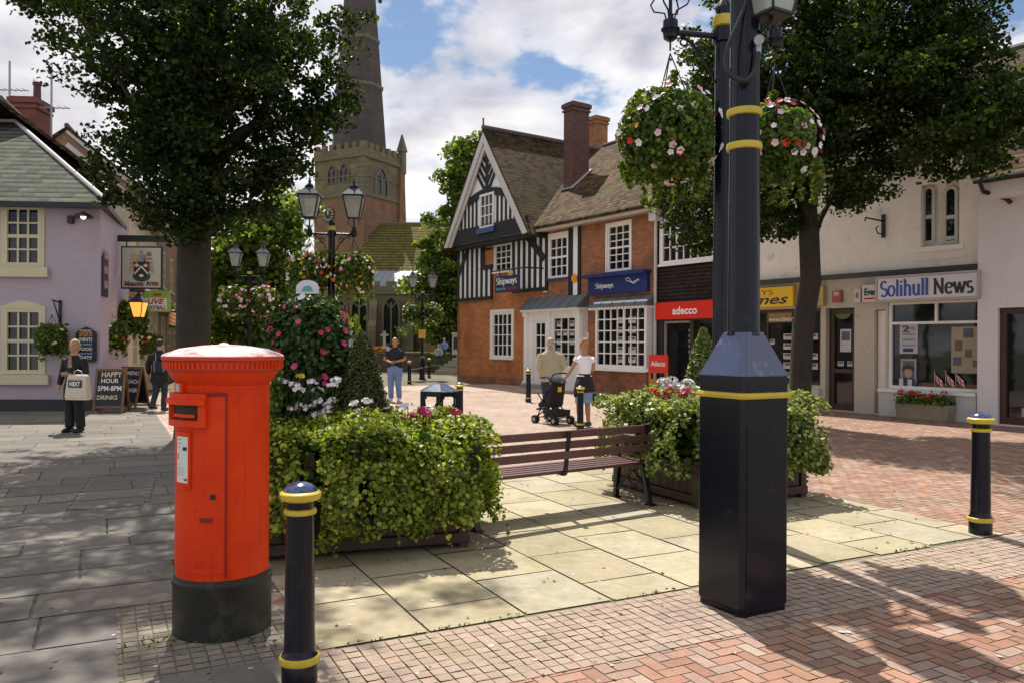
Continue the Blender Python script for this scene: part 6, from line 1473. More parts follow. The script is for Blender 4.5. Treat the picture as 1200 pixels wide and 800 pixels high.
# blue poster on side wall
t = thing('wall_poster', 'narrow dark blue poster board on the shaded side wall of the lilac pub', 'poster', tuple(F4.o), F4.a)
q_ = F4.rect(118.6, 302, 124.5, 348); MB().box(q_[0], q_[1], -.05, -.004, q_[2], q_[3]).build('board', BLUEH, t)
for k in range(3): MB().box(q_[0]+.1, q_[1]-.1, -.055, -.0505, q_[2]+.2+k*.35, q_[2]+.38+k*.35).build('panel_print', mat('poster_brown', (.35, .2, .15), .5, .3), t)
# pub sign
SP = P(166.5, 313, 21.0); ps = thing('pub_sign', 'hanging pub sign with coat of arms below a dark beam', 'sign', (SP.x, 21.0, 0), R(3))
hw_ = 23.7*21/933; zt_ = P(166, 289, 21).z; zb_ = P(166, 339, 21).z
FRM = mat('dark_green_frame', (.02, .03, .022), .5, .2)
m_ = MB(); m_.box(-hw_, hw_, -.03, .03, zb_, zt_); m_.build('frame', FRM, ps, bevel=.005)
MB().box(-hw_+.04, hw_-.04, -.036, -.031, zb_+.04, zt_-.04).build('panel', mat('sign_pale_green', (.55, .57, .47), .5, .06), ps)
zc_ = lambda f: zb_+(zt_-zb_)*f
m_ = MB(); m_.prism([(.23*math.cos(i*.3927), zc_(.30)+.15*math.sin(i*.3927)) for i in range(16)], -.040, -.037); m_.build('crest_mound', mat('crest_green', (.03, .09, .05), .6, .2), ps)
m_ = MB(); m_.prism([(-.21, zc_(.64)), (.21, zc_(.64)), (.20, zc_(.42)), (.12, zc_(.28)), (0, zc_(.22)), (-.12, zc_(.28)), (-.20, zc_(.42))], -.044, -.041); m_.build('shield', mat('print_black', (0, 0, 0)), ps)
m_ = MB(); m_.prism([(-.17, zc_(.33)), (0, zc_(.50)), (.17, zc_(.33)), (.17, zc_(.38)), (0, zc_(.555)), (-.17, zc_(.38))], -.048, -.045)
for cx, cz in ((-.12, .55), (.12, .55), (0, .31)): m_.prism([(cx-.075, zc_(cz)), (cx, zc_(cz)-.05), (cx+.075, zc_(cz)), (cx, zc_(cz)+.05)], -.049, -.0455)
m_.build('chevron', LETW, ps)
GR = mat('crest_grey', (.30, .32, .36), .5, .3)
m_ = MB(); m_.ball((0, -.04, zc_(.74)), .08, 6, sy=.12, sz=1.3); m_.ball((0, -.04, zc_(.86)), .05, 6, sy=.12); m_.build('helmet', GR, ps)
for sg, col_ in ((-1, mat('crest_gold', (.60, .40, .06), .5, .2)), (1, mat('crest_red', (.35, .10, .12), .5, .2))):
    m_ = MB()
    for k in range(5):
        a_ = k*.5; m_.tube([(sg*.05, -.04, zc_(.68)), (sg*(.12+.03*k), -.042-.001*k, zc_(.80-.09*k)), (sg*(.22+.02*k), -.04, zc_(.82-.10*k)), (sg*(.28+.01*k), -.04, zc_(.76-.10*k))], [.012, .022, .02, .006], 5, squash=.5)
    m_.build('mantling', col_, ps)
m_ = MB(); m_.ball((.2, -.04, zc_(.82)), .06, 6, sy=.12); m_.build('crest_rose', mat('crest_lilac', (.25, .22, .38), .5), ps)
serif_text('Masons', -hw_+.10, .06, zc_(.075), zc_(.175), -.041, mat('dark_red_letter', (.12, .015, .012), .6), ps, thick=.20, thin=.07, nib=25, curve=.0)
serif_text('Arms', .12, hw_-.09, zc_(.085), zc_(.19), -.041, mat('dark_red_letter', (0, 0, 0)), ps, thick=.20, thin=.07, nib=25)
zbm_ = P(166, 280, 21).z; m_ = MB(); m_.box(-31*21/933, 31*21/933, -.06, .06, zbm_-.08, zbm_+.08); m_.tube([(-.4, 0, zt_), (-.4, 0, zbm_-.08)], .015, 5); m_.tube([(.4, 0, zt_), (.4, 0, zbm_-.08)], .015, 5); m_.build('beam', FRM, ps)
lsp = Matrix.Translation((SP.x, 21.0, 0)); wx = (F4.M @ Vector((2.4, 0, 0)))
m_ = MB(); loc_ = (lsp @ Matrix.Rotation(R(3), 4, 'Z')).inverted() @ Vector((wx.x, wx.y, zbm_)); m_.tube([(-.66, 0, zbm_), loc_], .05, 6); m_.build('strut', FRM, ps)
# ------------------------------------------------------------------ cream shop next to the pub, then brown building
gq = root('cream_shopfront_building', 'narrow cream fronted shop building beyond the pub, largely behind hanging baskets', 'shop', F4)
WC = mat('cream_wall', (.60, .52, .40), .7, .12)
hs_ = [(5.0, 6.0, .9, 2.6), (6.4, 7.4, .9, 2.6), (8.0, 8.9, .1, 2.5), (9.3, 10.4, .9, 2.6), (5.4, 6.3, 3.6, 4.9), (8.2, 9.2, 3.6, 4.9)]
mb = MB(); wall(mb, 4.2, 11, 0, 5.6, hs_, depth=.12); mb.add([(4.2, 0, 0), (4.2, 6, 0), (4.2, 6, 5.6), (4.2, 0, 5.6)], [(0, 3, 2, 1)]); mb.build('wall', WC, gq)
for h in hs_: window(gq, h, 2, 3 if h[3] < 3 else 4, y=.03, m=CRM, fw=.08, bar=.05, name='window')
MB().box(4.3, 10.9, -.35, -.002, 2.75, 3.05).build('fascia', mat('fascia_cream_brown', (.34, .26, .16), .6, .2), gq)
m_ = MB(); m_.add([(4.3, 0, 3.45), (10.9, 0, 3.45), (10.9, -.5, 3.06), (4.3, -.5, 3.06), (4.3, -.5, 3.0), (10.9, -.5, 3.0)], [(0, 1, 2, 3), (3, 2, 5, 4)]); m_.build('canopy', LEAD, gq)
gable_roof(gq, 4.1, 11, -.3, 3.2, 6.5, 5.6, 8.2, TILD)
gr_ = root('brown_brick_building', 'tall brown brick building with timber gable boards seen behind the pub sign', 'building', F4)
hs_ = [(12, 13.2, .9, 2.6), (14, 15.4, .9, 2.6), (16.4, 17.8, .9, 2.6), (12.2, 13.2, 3.7, 5.1), (15, 16.1, 3.7, 5.1), (18.5, 20, .8, 2.6)]
mb = MB(); wall(mb, 11.002, 24, 0, 6.6, hs_, depth=.12); mb.add([(11.002, 0, 0), (11.002, 6, 0), (11.002, 6, 6.6), (11.002, 3, 9.2), (11.002, 0, 6.6)], [(0, 4, 3, 2, 1)]); mb.build('wall', brick_mat('tan_brick', (.34, .20, .12), (.27, .15, .09), (.25, .20, .15)), gr_)
for h in hs_: window(gr_, h, 2, 3, y=.03, m=CRM, fw=.08, bar=.05)
MB().box(11.3, 23, -.3, -.002, 2.75, 3.2).build('fascia', mat('fascia_cream_brown', (0, 0, 0)), gr_)
gable_roof(gr_, 10.9, 24, -.3, 3, 6.3, 6.6, 9.25, TILD)
m_ = MB()
for k in range(2): m_.beam((11.0-.04-.03*k, -.35+.0, 6.3-.5*k), (10.96-.03*k, 3, 9.1-.5*k), .07, .16)
m_.build('bargeboard', mat('grey_white_board', (0, 0, 0)), gr_)
# street baskets and signs along the pub
basket('hanging_basket', tuple(P(131, 393, 20.2)), .40, 'bright flower basket right of the wall chalkboard, above the happy hour board', 2400, .07, ((FRD, 12), (FOR, 12), (FYL, 16), (FW, 8)), .55, fs=.07)
basket('hanging_basket', tuple(P(152, 373, 21.5)), .50, 'full dark flower basket under the glowing pub lantern', 3000, .075, ((FW, 12), (FPK, 6)), .6, fs=.07)
basket('hanging_basket', tuple(P(178, 403, 21.5)), .30, 'small flower basket above the head of the person walking away', 1500, .07, ((FYL, 12), (FW, 8), (FRD, 5)), .5, fs=.07)
pl_ = P(162.5, 372, 20.8); t = thing('pub_lantern', 'glowing yellow lantern with pale roof under the pub sign', 'lamp', (pl_.x, 20.8, 0))
lantern(t, 0, 0, pl_.z, .85, emit_mat('warm_lantern_glass', (1.0, .45, .08), .75)); m_ = MB(); m_.tube([(0, 0, pl_.z-.02), (-.05, .05, pl_.z-.15), (-.5, .5, pl_.z-.1), (-1.0, 1.1, pl_.z-.1)], .025, 6); m_.build('wall_arm', BLACKM, t)
lv = P(184.5, 353, 22.0); t = thing('football_sign', 'green and white sign advertising live football beside the lantern', 'sign', (lv.x, 22.0, 0), R(5))
GRN = mat('lime_sign_green', (.30, .48, .07), .5, .1); w_ = .34
MB().box(-w_, w_, -.03, .03, lv.z-.30, lv.z+.28).build('board', GRN, t); MB().box(-w_+.03, w_-.08, -.036, -.031, lv.z-.26, lv.z+.08).build('panel', LETW, t)
ov = put_text('LIVE', -w_+.06, w_-.14, lv.z-.09, lv.z+.06, -.04, mat('print_red', (0, 0, 0)), t, bold=.03, shear=.3); put_text('FOOTBALL', -w_+.05, w_-.1, lv.z-.24, lv.z-.13, -.04, mat('print_black', (0, 0, 0)), t, bold=.03)
MB().box(-.1, .12, -.036, -.031, lv.z+.14, lv.z+.21).build('badge', mat('dull_red', (0, 0, 0)), t)
m_ = MB(); m_.tube([(-w_, 0, lv.z+.3), (-.9, .4, lv.z+.3)], .02, 5); m_.build('bracket', BLACKM, t)
bpz = P(202, 374, 24.0); t = thing('barber_pole', 'small orange striped lamp hanging at the left edge of the big trunk', 'sign', tuple(bpz))
m_ = MB(); m_.lathe([(.09, -.2), (.10, -.18), (.10, .18), (.09, .2)], 14)
mo, tt, bb_ = base_mat('orange_stripes'); cc = coords(tt); s_ = N(tt, 'ShaderNodeSeparateXYZ'); tt.links.new(cc, s_.inputs[0]); f_ = M(tt, 'GREATER_THAN', M(tt, 'FRACT', M(tt, 'ADD', M(tt, 'MULTIPLY', s_.outputs[2], 9), M(tt, 'MULTIPLY', s_.outputs[0], 5))), .5); tt.links.new(mixc(tt, f_, (.75, .18, .02), (.7, .55, .4)), bb_.inputs['Base Color'])
m_.build('cylinder', mo, t, True); m_ = MB(); m_.lathe([(.11, .2), (.11, .25), (.02, .28)], 14); m_.lathe([(.02, -.28), (.11, -.24), (.11, -.2)], 14); m_.tube([(0, 0, .26), (0, 0, .38), (-.3, .1, .4)], .015, 5); m_.build('end_cap', BLACKM, t)
# ================================================================== church
SAND = brick_mat('church_sandstone', (.20, .15, .085), (.13, .10, .06), (.15, .125, .09), bw=.75, bh=.36, ms=.018, stain=(.11, .095, .07), patchy=.42, bmp=.4)
SANDR = brick_mat('church_red_sandstone', (.25, .125, .075), (.20, .10, .062), (.15, .10, .07), bw=.75, bh=.36, ms=.015, stain=(.13, .08, .05), patchy=.35, bmp=.35)
TRIM = mat('church_trim_stone', (.15, .13, .095), .9, .3, 3, .3)
SPIRE = brick_mat('spire_stone', (.085, .066, .062), (.065, .05, .05), (.05, .04, .04), bw=.9, bh=.45, ms=.015, patchy=.42)
Cc = P(425, 403, 66); F6 = Fr((Cc.x, 66), R(-28))      # local x<0 along the clock face, corner at origin
tw = 5.3; tz = P(425, 178, 66).z
ch = root('parish_church', 'old stone church with clock tower, tall spire and mossy nave roof', 'church', F6)
Z = lambda y: P(425, y, 66).z
zs1, zs2 = Z(226), Z(183)
m_ = MB(); m_.box(-tw, 0, 0, tw, .9, zs1-.15); m_.build('tower_lower_stage', SANDR, ch)
m_ = MB(); wq = (-tw+1.0, -.9)
bw_ = [(-3.75, -2.9, Z(219), Z(190)), (-2.45, -1.6, Z(219), Z(190))]
m_.box(-tw+.02, -.02, .02, tw-.02, zs1, zs2); m_.build('belfry_stage', SAND, ch)
m_ = MB(); m_.box(-tw-.12, .12, -.12, tw+.12, zs1-.15, zs1+.1); m_.box(-tw-.15, .15, -.15, tw+.15, zs2, zs2+.3); m_.box(-tw-.05, .05, -.05, tw+.05, Z(205), Z(205)+.12); m_.build('string_course', TRIM, ch)
m_ = MB(); m_.box(-tw-.05, .05, -.05, tw+.05, zs2+.3, zs2+.8)
n = 7
for i in range(n):
    a_ = -tw+tw*(i*2)/(2*n-1); b2 = a_+tw/(2*n-1)*1.1
    for (X0, X1, Y0, Y1) in ((a_, b2, -.05, .25), (a_, b2, tw-.25, tw+.05)): m_.box(X0, X1, Y0, Y1, zs2+.8, zs2+1.3)
    a2 = tw*(i*2)/(2*n-1); b3 = a2+tw/(2*n-1)*1.1
    for (X0, X1) in ((-.25, .05), (-tw-.05, -tw+.25)): m_.box(X0, X1, a2, b3, zs2+.8, zs2+1.32)
m_.build('parapet', SAND, ch)
# stepped corner quoins
m_ = MB(); q_z = zs1+.1
k = 0
while q_z < zs2-.3: m_.box(-.45-.12*(k % 2), .10, -.10, .35+.12*(k % 2), q_z, q_z+.28); q_z += .42; k += 1
m_.box(-.35, .07, -.07, .3, zs1, zs2); m_.build('corner_quoins', TRIM, ch)
m_ = MB(); m_.box(-.6, .45, tw-.6, tw+.45, .9, Z(262)); m_.prism([(tw-.6, Z(262)), (tw+.45, Z(262)), (tw+.2, Z(205)), (tw+.2, Z(182)), (tw-.4, Z(182))], -.5, .25, 'x'); m_.box(-.3, .3, -.35, .3, .9, Z(262)); m_.build('buttress', SANDR, ch)
def pinnacle(x, y, z0, h, name='pinnacle'): loft(MB(), [([(x-.28, y-.28), (x+.28, y-.28), (x+.28, y+.28), (x-.28, y+.28)], z0), ([(x-.26, y-.26), (x+.26, y-.26), (x+.26, y+.26), (x-.26, y+.26)], z0+h*.55), ([(x-.36, y-.36), (x+.36, y-.36), (x+.36, y+.36), (x-.36, y+.36)], z0+h*.56), ([(x-.05, y-.05), (x+.05, y-.05), (x+.05, y+.05), (x-.05, y+.05)], z0+h)]).build(name, TRIM, ch)
pinnacle(.05, tw, zs2-.5, Z(152)-zs2+1.3)
def lancet(par, c, wd, z0, z1, face='x', name='window', y=0.0, mul=True, dp=.12):
    """pointed window on a plane; face 'y': plane facing -y, face 'x': plane facing +x"""
    r_ = wd/2; pts_ = [(-r_, z0), (r_, z0), (r_, z1-wd*.85)]+[(r_-(1-math.cos(R(a_)))*wd, z1-wd*.85+math.sin(R(a_))*wd) for a_ in (15, 30, 45, 58)]+[(0, z1)]+[(-r_+(1-math.cos(R(a_)))*wd, z1-wd*.85+math.sin(R(a_))*wd) for a_ in (58, 45, 30, 15)]+[(-r_, z1-wd*.85)]
    def T(mb_, off):
        if face == 'y': mb_.v = [(c+v[0], y+v[1], v[2]) for v in mb_.v]
        else: mb_.v = [(y-v[1], c+v[0], v[2]) for v in mb_.v]
        return mb_
    k = len(pts_); cz = (z0+z1)/2; outp = [(p[0]*1.28, cz+(p[1]-cz)*1.09) for p in pts_]
    f = MB(); f.add([(p[0], -dp, p[1]) for p in outp]+[(p[0], -dp, p[1]) for p in pts_]+[(p[0], -.02, p[1]) for p in pts_]+[(p[0], 0, p[1]) for p in outp], [(j, (j+1) % k, k+(j+1) % k, k+j) for j in range(k)]+[(k+j, k+(j+1) % k, 2*k+(j+1) % k, 2*k+j) for j in range(k)]+[((j+1) % k, j, 3*k+j, 3*k+(j+1) % k) for j in range(k)])
    if mul: 
        f.box(-.06, .06, -dp*.8, -.02, z0, z1-wd*.35)
        for sg in (-1, 1): f.beam((0, -dp*.6, z1-wd*.75), (sg*r_*.7, -dp*.6, z1-wd*.35), .08, .08, up=(0, 1, 0))
    o = T(f, 0).build(name, TRIM, par); g = MB(); g.prism(pts_, -.03, -.01); T(g, 0).build('pane', glass_mat('church_glass', (.010, .010, .011), .15), o); return o
for a_, b2, c_, d_ in bw_: lancet(ch, (a_+b2)/2, b2-a_, c_+.6, d_, 'y', 'belfry_window', .02)
lancet(ch, tw*.45, 1.5, Z(224), Z(192), 'x', 'belfry_window', -.02)
# clock
ck = MB(); cz = Z(248); cxk = F6.L(385.5, 248)[0]; ck.prism([(cxk+.62*math.cos(i*math.pi/16), cz+.62*math.sin(i*math.pi/16)) for i in range(32)], -.10, -.002); clock = ck.build('clock_face', mat('clock_black', (.015, .015, .016), .5), ch)
m_ = MB()
for k in range(12):
    a_ = k*math.pi/6; c_, s_ = math.cos(a_), math.sin(a_); m_ = MB(); m_.beam((cxk+c_*.40, -.11, cz+s_*.40), (cxk+c_*.56, -.11, cz+s_*.56), .09, .012, up=(0, 1, 0)); m_.build('numeral', mat('clock_gold', (.62, .55, .32), .4), clock)
m_ = MB(); m_.beam((cxk, -.12, cz), (cxk+.05, -.12, cz+.45), .05, .01, up=(0, 1, 0)); m_.beam((cxk, -.122, cz-.05), (cxk-.08, -.122, cz+.3), .07, .01, up=(0, 1, 0)); m_.build('hands', mat('clock_gold', (0, 0, 0)), clock)
# spire
cx_, cy_ = -tw/2, tw/2; sp = MB(); apz = P(410, -228, 69.5).z
sp.lathe([(2.55, zs2+.3), (2.42, zs2+1.6), (.12, apz)], 8, (cx_, cy_, 0), a0=R(22.5)); spo = sp.build('spire', SPIRE, ch)
for zb2 in (P(410, 105, 69).z, P(410, 50, 69).z): rr2 = 2.42*(apz-zb2)/(apz-zs2-1.6); m_ = MB(); m_.lathe([(rr2+.0, 0), (rr2+.14, .1), (rr2+.14, .3), (rr2, .4)], 8, (cx_, cy_, zb2), a0=R(22.5)); m_.build('band', TRIM, spo)
# nave, frontal
F7 = Fr((P(440, 403, 58).x, 58), 0.0)
nv = root('church_nave', 'church nave with mossy roof, battlemented aisle and pointed windows', 'church', F7)
NZ = lambda y, yl=0: F7.L(470, y, yl)[1]
x0 = F7.L(392, 380)[0]; x1 = F7.L(575, 380)[0]; zp0, zp1 = NZ(345), NZ(336)
m_ = MB(); m_.box(x0, x1, 0, 5, .9, zp0); m_.build('aisle_wall', SAND, nv)
m_ = MB(); m_.box(x0-.1, x1+.1, -.12, .2, zp0, zp0+.18); m_.build('string_course', TRIM, nv)
m_ = MB(); m_.box(x0, x1, -.05, .3, zp0+.18, zp1)
xx = x0
while xx < x1: m_.box(xx, xx+.75, -.05, .3, zp1, NZ(330)); xx += 1.25
m_.build('battlement', TRIM, nv)
for px_ in (421, 458.5): lancet(nv, F7.L(px_, 380)[0], F7.L(px_+8.5, 380)[0]-F7.L(px_-8.5, 380)[0], NZ(402), NZ(349), 'y', 'window', 0.0, dp=.16)
lancet(nv, F7.L(398, 380)[0], 1.0, NZ(402), NZ(352), 'y', 'window', 0.0, dp=.16)
for px_ in (438, 482): a_ = F7.L(px_-4.5, 380)[0]; b2 = F7.L(px_+4.5, 380)[0]; m_ = MB(); m_.prism([(-.9, .9), (0, .9), (0, NZ(350)), (-.5, NZ(362)), (-.55, NZ(375)), (-.9, NZ(382))], a_, b2, 'x'); m_.build('buttress', SAND, nv)
m_ = MB(); m_.add([(x0, .4, NZ(336, .4)), (x1, .4, NZ(336, .4)), (x1, 5, NZ(318, 5)), (x0, 5, NZ(318, 5))], [(0, 1, 2, 3)])
for k in range(24): xk = x0+(x1-x0)*k/23; m_.beam((xk, .4, NZ(336, .4)+.03), (xk, 5, NZ(318, 5)+.03), .08, .06)
m_.build('lead_roof', mat('pale_lead', (.28, .31, .33), .45, .25, 2), nv)
m_ = MB(); zr_ = NZ(263, 10); x2 = F7.L(437, 290, 7)[0]; m_.add([(x2-1, 5, NZ(318, 5)+.01), (x1, 5, NZ(318, 5)+.01), (x1, 10, zr_), (x2-1, 10, zr_), (x2-1, 15, NZ(318, 5)), (x1, 15, NZ(318, 5))], [(0, 1, 2, 3), (3, 2, 5, 4)])
m_.build('nave_roof', tile_mat('mossy_tile', [(.12, .11, .03), (.155, .14, .038), (.10, .085, .03), (.19, .165, .045)], .25, .3, bmp=.5), nv); m_ = MB(); m_.tube([(x2-1, 10, zr_+.05), (x1, 10, zr_+.05)], .12, 6); m_.build('ridge', TRIM, nv)
# porch on the right
a_ = F7.L(497, 400, -3)[0]; b2 = F7.L(545, 400, -3)[0]; m_ = MB(); aw_ = (F7.L(513, 400, -3)[0], F7.L(531, 400, -3)[0], .9, 4.2)
wall(m_, a_, b2, .9, 6.4, [aw_], y=-3, depth=1.2); m_.add([(a_, -3, .9), (a_, 0, .9), (a_, 0, 6.4), (a_, -3, 6.4)], [(0, 3, 2, 1)]); m_.prism([(a_-.2, 6.4), (b2+.2, 6.4), ((a_+b2)/2, 8.1)], -3.1, .0); m_.build('porch', SANDR, nv); MB().box(aw_[0]-.1, aw_[1]+.1, -1.9, -1.8, .9, 4.4).build('porch_door', DARKW, nv)
# ------------------------------------------------------------------ churchyard
cy = MB(); yA = 46.0; xR = P(503, 403, yA).x
cy.add([(-90, yA, 1.0), (60, yA, 1.0), (60, 130, 1.0), (-90, 130, 1.0), (-90, yA, -.1), (60, yA, -.1)], [(0, 1, 2, 3), (4, 5, 1, 0)]); tag(cy.build('churchyard_lawn', mat('grass', (.10, .17, .03), .9, .3, 2, .3)), kind='structure')
n = 9000; p = np.stack([rng.uniform(-16, -3, n), rng.uniform(46.3, 57, n), np.full(n, 1.03)], 1); o = quads('grass', leafquads(p, .12, up=.1, asp=.3), leaf_mat('grass_blade', [(.10, .18, .03), (.16, .25, .04), (.20, .27, .05)], .4), None, 6); tag(o, kind='stuff')
wl = thing('churchyard_wall', 'low dark stone wall in front of the churchyard lawn', 'wall', (0, 0, 0))
m_ = MB(); m_.box(-40, xR, yA-.45, yA-.02, 0, 1.02); m_.build('wall', brick_mat('old_wall_stone', (.12, .09, .07), (.09, .07, .055), (.07, .06, .05), bw=.4, bh=.16, ms=.01), wl); MB().box(-40, xR+.03, yA-.5, yA+.03, 1.02, 1.12).build('coping', TRIM, wl)
st_ = thing('steps', 'stone steps climbing to the churchyard beside the orange brick wall', 'steps', (0, 0, 0)); x2 = P(545, 403, yA).x; xS = P(507, 403, 42).x
m_ = MB()
for k in range(6): m_.box(xS+.25*k*.8, x2+1.5, yA-2.6+k*.42, yA+.3, .0+.168*k+.001, .168*(k+1))
m_.build('treads', mat('step_stone', (.36, .34, .29), .9, .25, 3, .2), st_)
gx = P(450.5, 403, 50); cz_ = 1.0
gc = thing('stone_cross', 'pale stone cross memorial standing on the churchyard lawn', 'memorial', (gx.x, 50, cz_)); MST = mat('pale_memorial_stone', (.50, .50, .47), .8, .2)
loft(MB(), [([(-.55, -.4), (.55, -.4), (.55, .4), (-.55, .4)], 0), ([(-.5, -.36), (.5, -.36), (.5, .36), (-.5, .36)], .15), ([(-.2, -.18), (.2, -.18), (.2, .18), (-.2, .18)], .45)]).build('base', MST, gc); m_ = MB(); m_.box(-.08, .08, -.06, .06, .45, 1.38); m_.box(-.25, -.081, -.055, .055, 1.08, 1.2); m_.box(.081, .25, -.055, .055, 1.08, 1.2); m_.build('cross', MST, gc)
mm = P(533.5, 403, 45.2); mo_ = thing('stone_pillar', 'white stone pillar with dark plaque at the top of the steps', 'memorial', (mm.x, 45.6, 1.0)); MB().box(-.2, .2, -.2, .2, 0, 1.15).build('pillar', MST, mo_); MB().box(-.24, .24, -.24, .24, 1.15, 1.25).build('cap', MST, mo_); MB().box(-.11, .11, -.215, -.202, .3, 1.0).build('plaque', mat('print_black', (0, 0, 0)), mo_)
n = 500; p = np.stack([rng.uniform(P(430, 403, 47).x, P(452, 403, 47).x, n), rng.uniform(46.3, 47.2, n), rng.uniform(1.05, 1.3, n)], 1); t = thing('flower_bed', 'orange flower bed on the churchyard wall edge left of the man in jeans', 'flower bed', (0, 0, 0)); quads('foliage', leafquads(p, .1), BASKL, t, 6); quads('blossom', leafquads(p[:160]+np.array([0, -.05, .12]), .12), FOR, t, 6)['kind'] = 'stuff'
rs = P(500, 403, 52); t = thing('sapling', 'thin young tree with pale flower heads in front of the church windows', 'plant', (P(470, 403, 49).x, 49, 1.0)); MB().tube([(0, 0, 0), (.02, 0, .7), (0, 0, 1.2)], .025, 6).build('stem', BARK, t); p = rng.normal(0, .16, (160, 3))+np.array([0, 0, 1.3]); quads('leaves', leafquads(p, .12), BASKL, t, 6)
# low dark shrubs and far building filling the end of the left street
def hedge(label, x0, x1, d, z1, n, m_): 
    a_, b2 = P(x0, 403, d).x, P(x1, 403, d).x; t = thing('shrub', label, 'shrub', ((a_+b2)/2, d, 0), 0, 'shrubs behind the lamps')
    w_ = (b2-a_)/2; p = []
    while len(p) < n:
        x = random.uniform(-1, 1); y = random.uniform(-1, 1); z = random.random()
        if x*x*.8+y*y*.8+(z**3) < 1.05+.2*math.sin(x*9)*math.cos(z*7): p.append((x*w_, y*w_*.6, z*z1))
    quads('foliage', leafquads(np.array(p), .13, up=.3), m_, t, 6); MB().tube([(0, 0, 0), (0, 0, z1*.6)], .08, 6).build('stem', BARK, t)
hedge('dark shrub below the baskets, behind the big trunk', 225, 285, 33, 3.0, 6000, LIME); hedge('dark shrub right of the trunk, behind the flower tower', 285, 345, 34, 3.3, 6000, LIME); hedge('shaded shrub behind the conifer at the foot of the tower', 345, 400, 41, 2.6, 5000, LIME)
# ================================================================== people
SKIN = mat('skin', (.50, .27, .18), .55, .08, 8); SKINT = mat('tanned_skin', (.42, .20, .11), .5, .08, 8)
def remesh_obj(mb, name, m_, parent, vox, smooth_it=4):
    o = mb.build(name, m_, parent)
    r_ = o.modifiers.new('r', 'REMESH'); r_.mode = 'VOXEL'; r_.voxel_size = vox; r_.use_smooth_shade = True
    s_ = o.modifiers.new('s', 'SMOOTH'); s_.iterations = smooth_it; s_.factor = .5
    bpy.context.view_layer.update(); dg = bpy.context.evaluated_depsgraph_get()
    me = bpy.data.meshes.new_from_object(o.evaluated_get(dg)); o.modifiers.clear(); old = o.data; o.data = me; bpy.data.meshes.remove(old)
    if not me.materials: me.materials.append(m_)
    return o
def ell(mb, c, rx, ry, rz, n=10): return mb.ball(c, 1.0, n, sx=rx, sy=ry, sz=rz) if False else mb.add(*_ell(c, rx, ry, rz, n))
def _ell(c, rx, ry, rz, n=10):
    vs = []; fs = []; k = 16
    for i in range(n+1):
        th_ = math.pi*i/n
        for j in range(k): a_ = 2*math.pi*j/k; vs.append((c[0]+rx*max(math.sin(th_), 1e-3)*math.cos(a_), c[1]+ry*max(math.sin(th_), 1e-3)*math.sin(a_), c[2]-rz*math.cos(th_)))
    for i in range(n):
        for j in range(k): fs.append((i*k+j, i*k+(j+1) % k, (i+1)*k+(j+1) % k, (i+1)*k+j))
    fs += [tuple(reversed(range(k))), tuple(range(n*k, n*k+k))]; return vs, fs
def loftz(mb, secs, n=18):
    """secs: (cx,cy,z,rx,ry)"""
    rings = [([(cx+rx*math.cos(2*math.pi*j/n), cy+ry*math.sin(2*math.pi*j/n)) for j in range(n)], z) for cx, cy, z, rx, ry in secs]
    return loft(mb, rings)
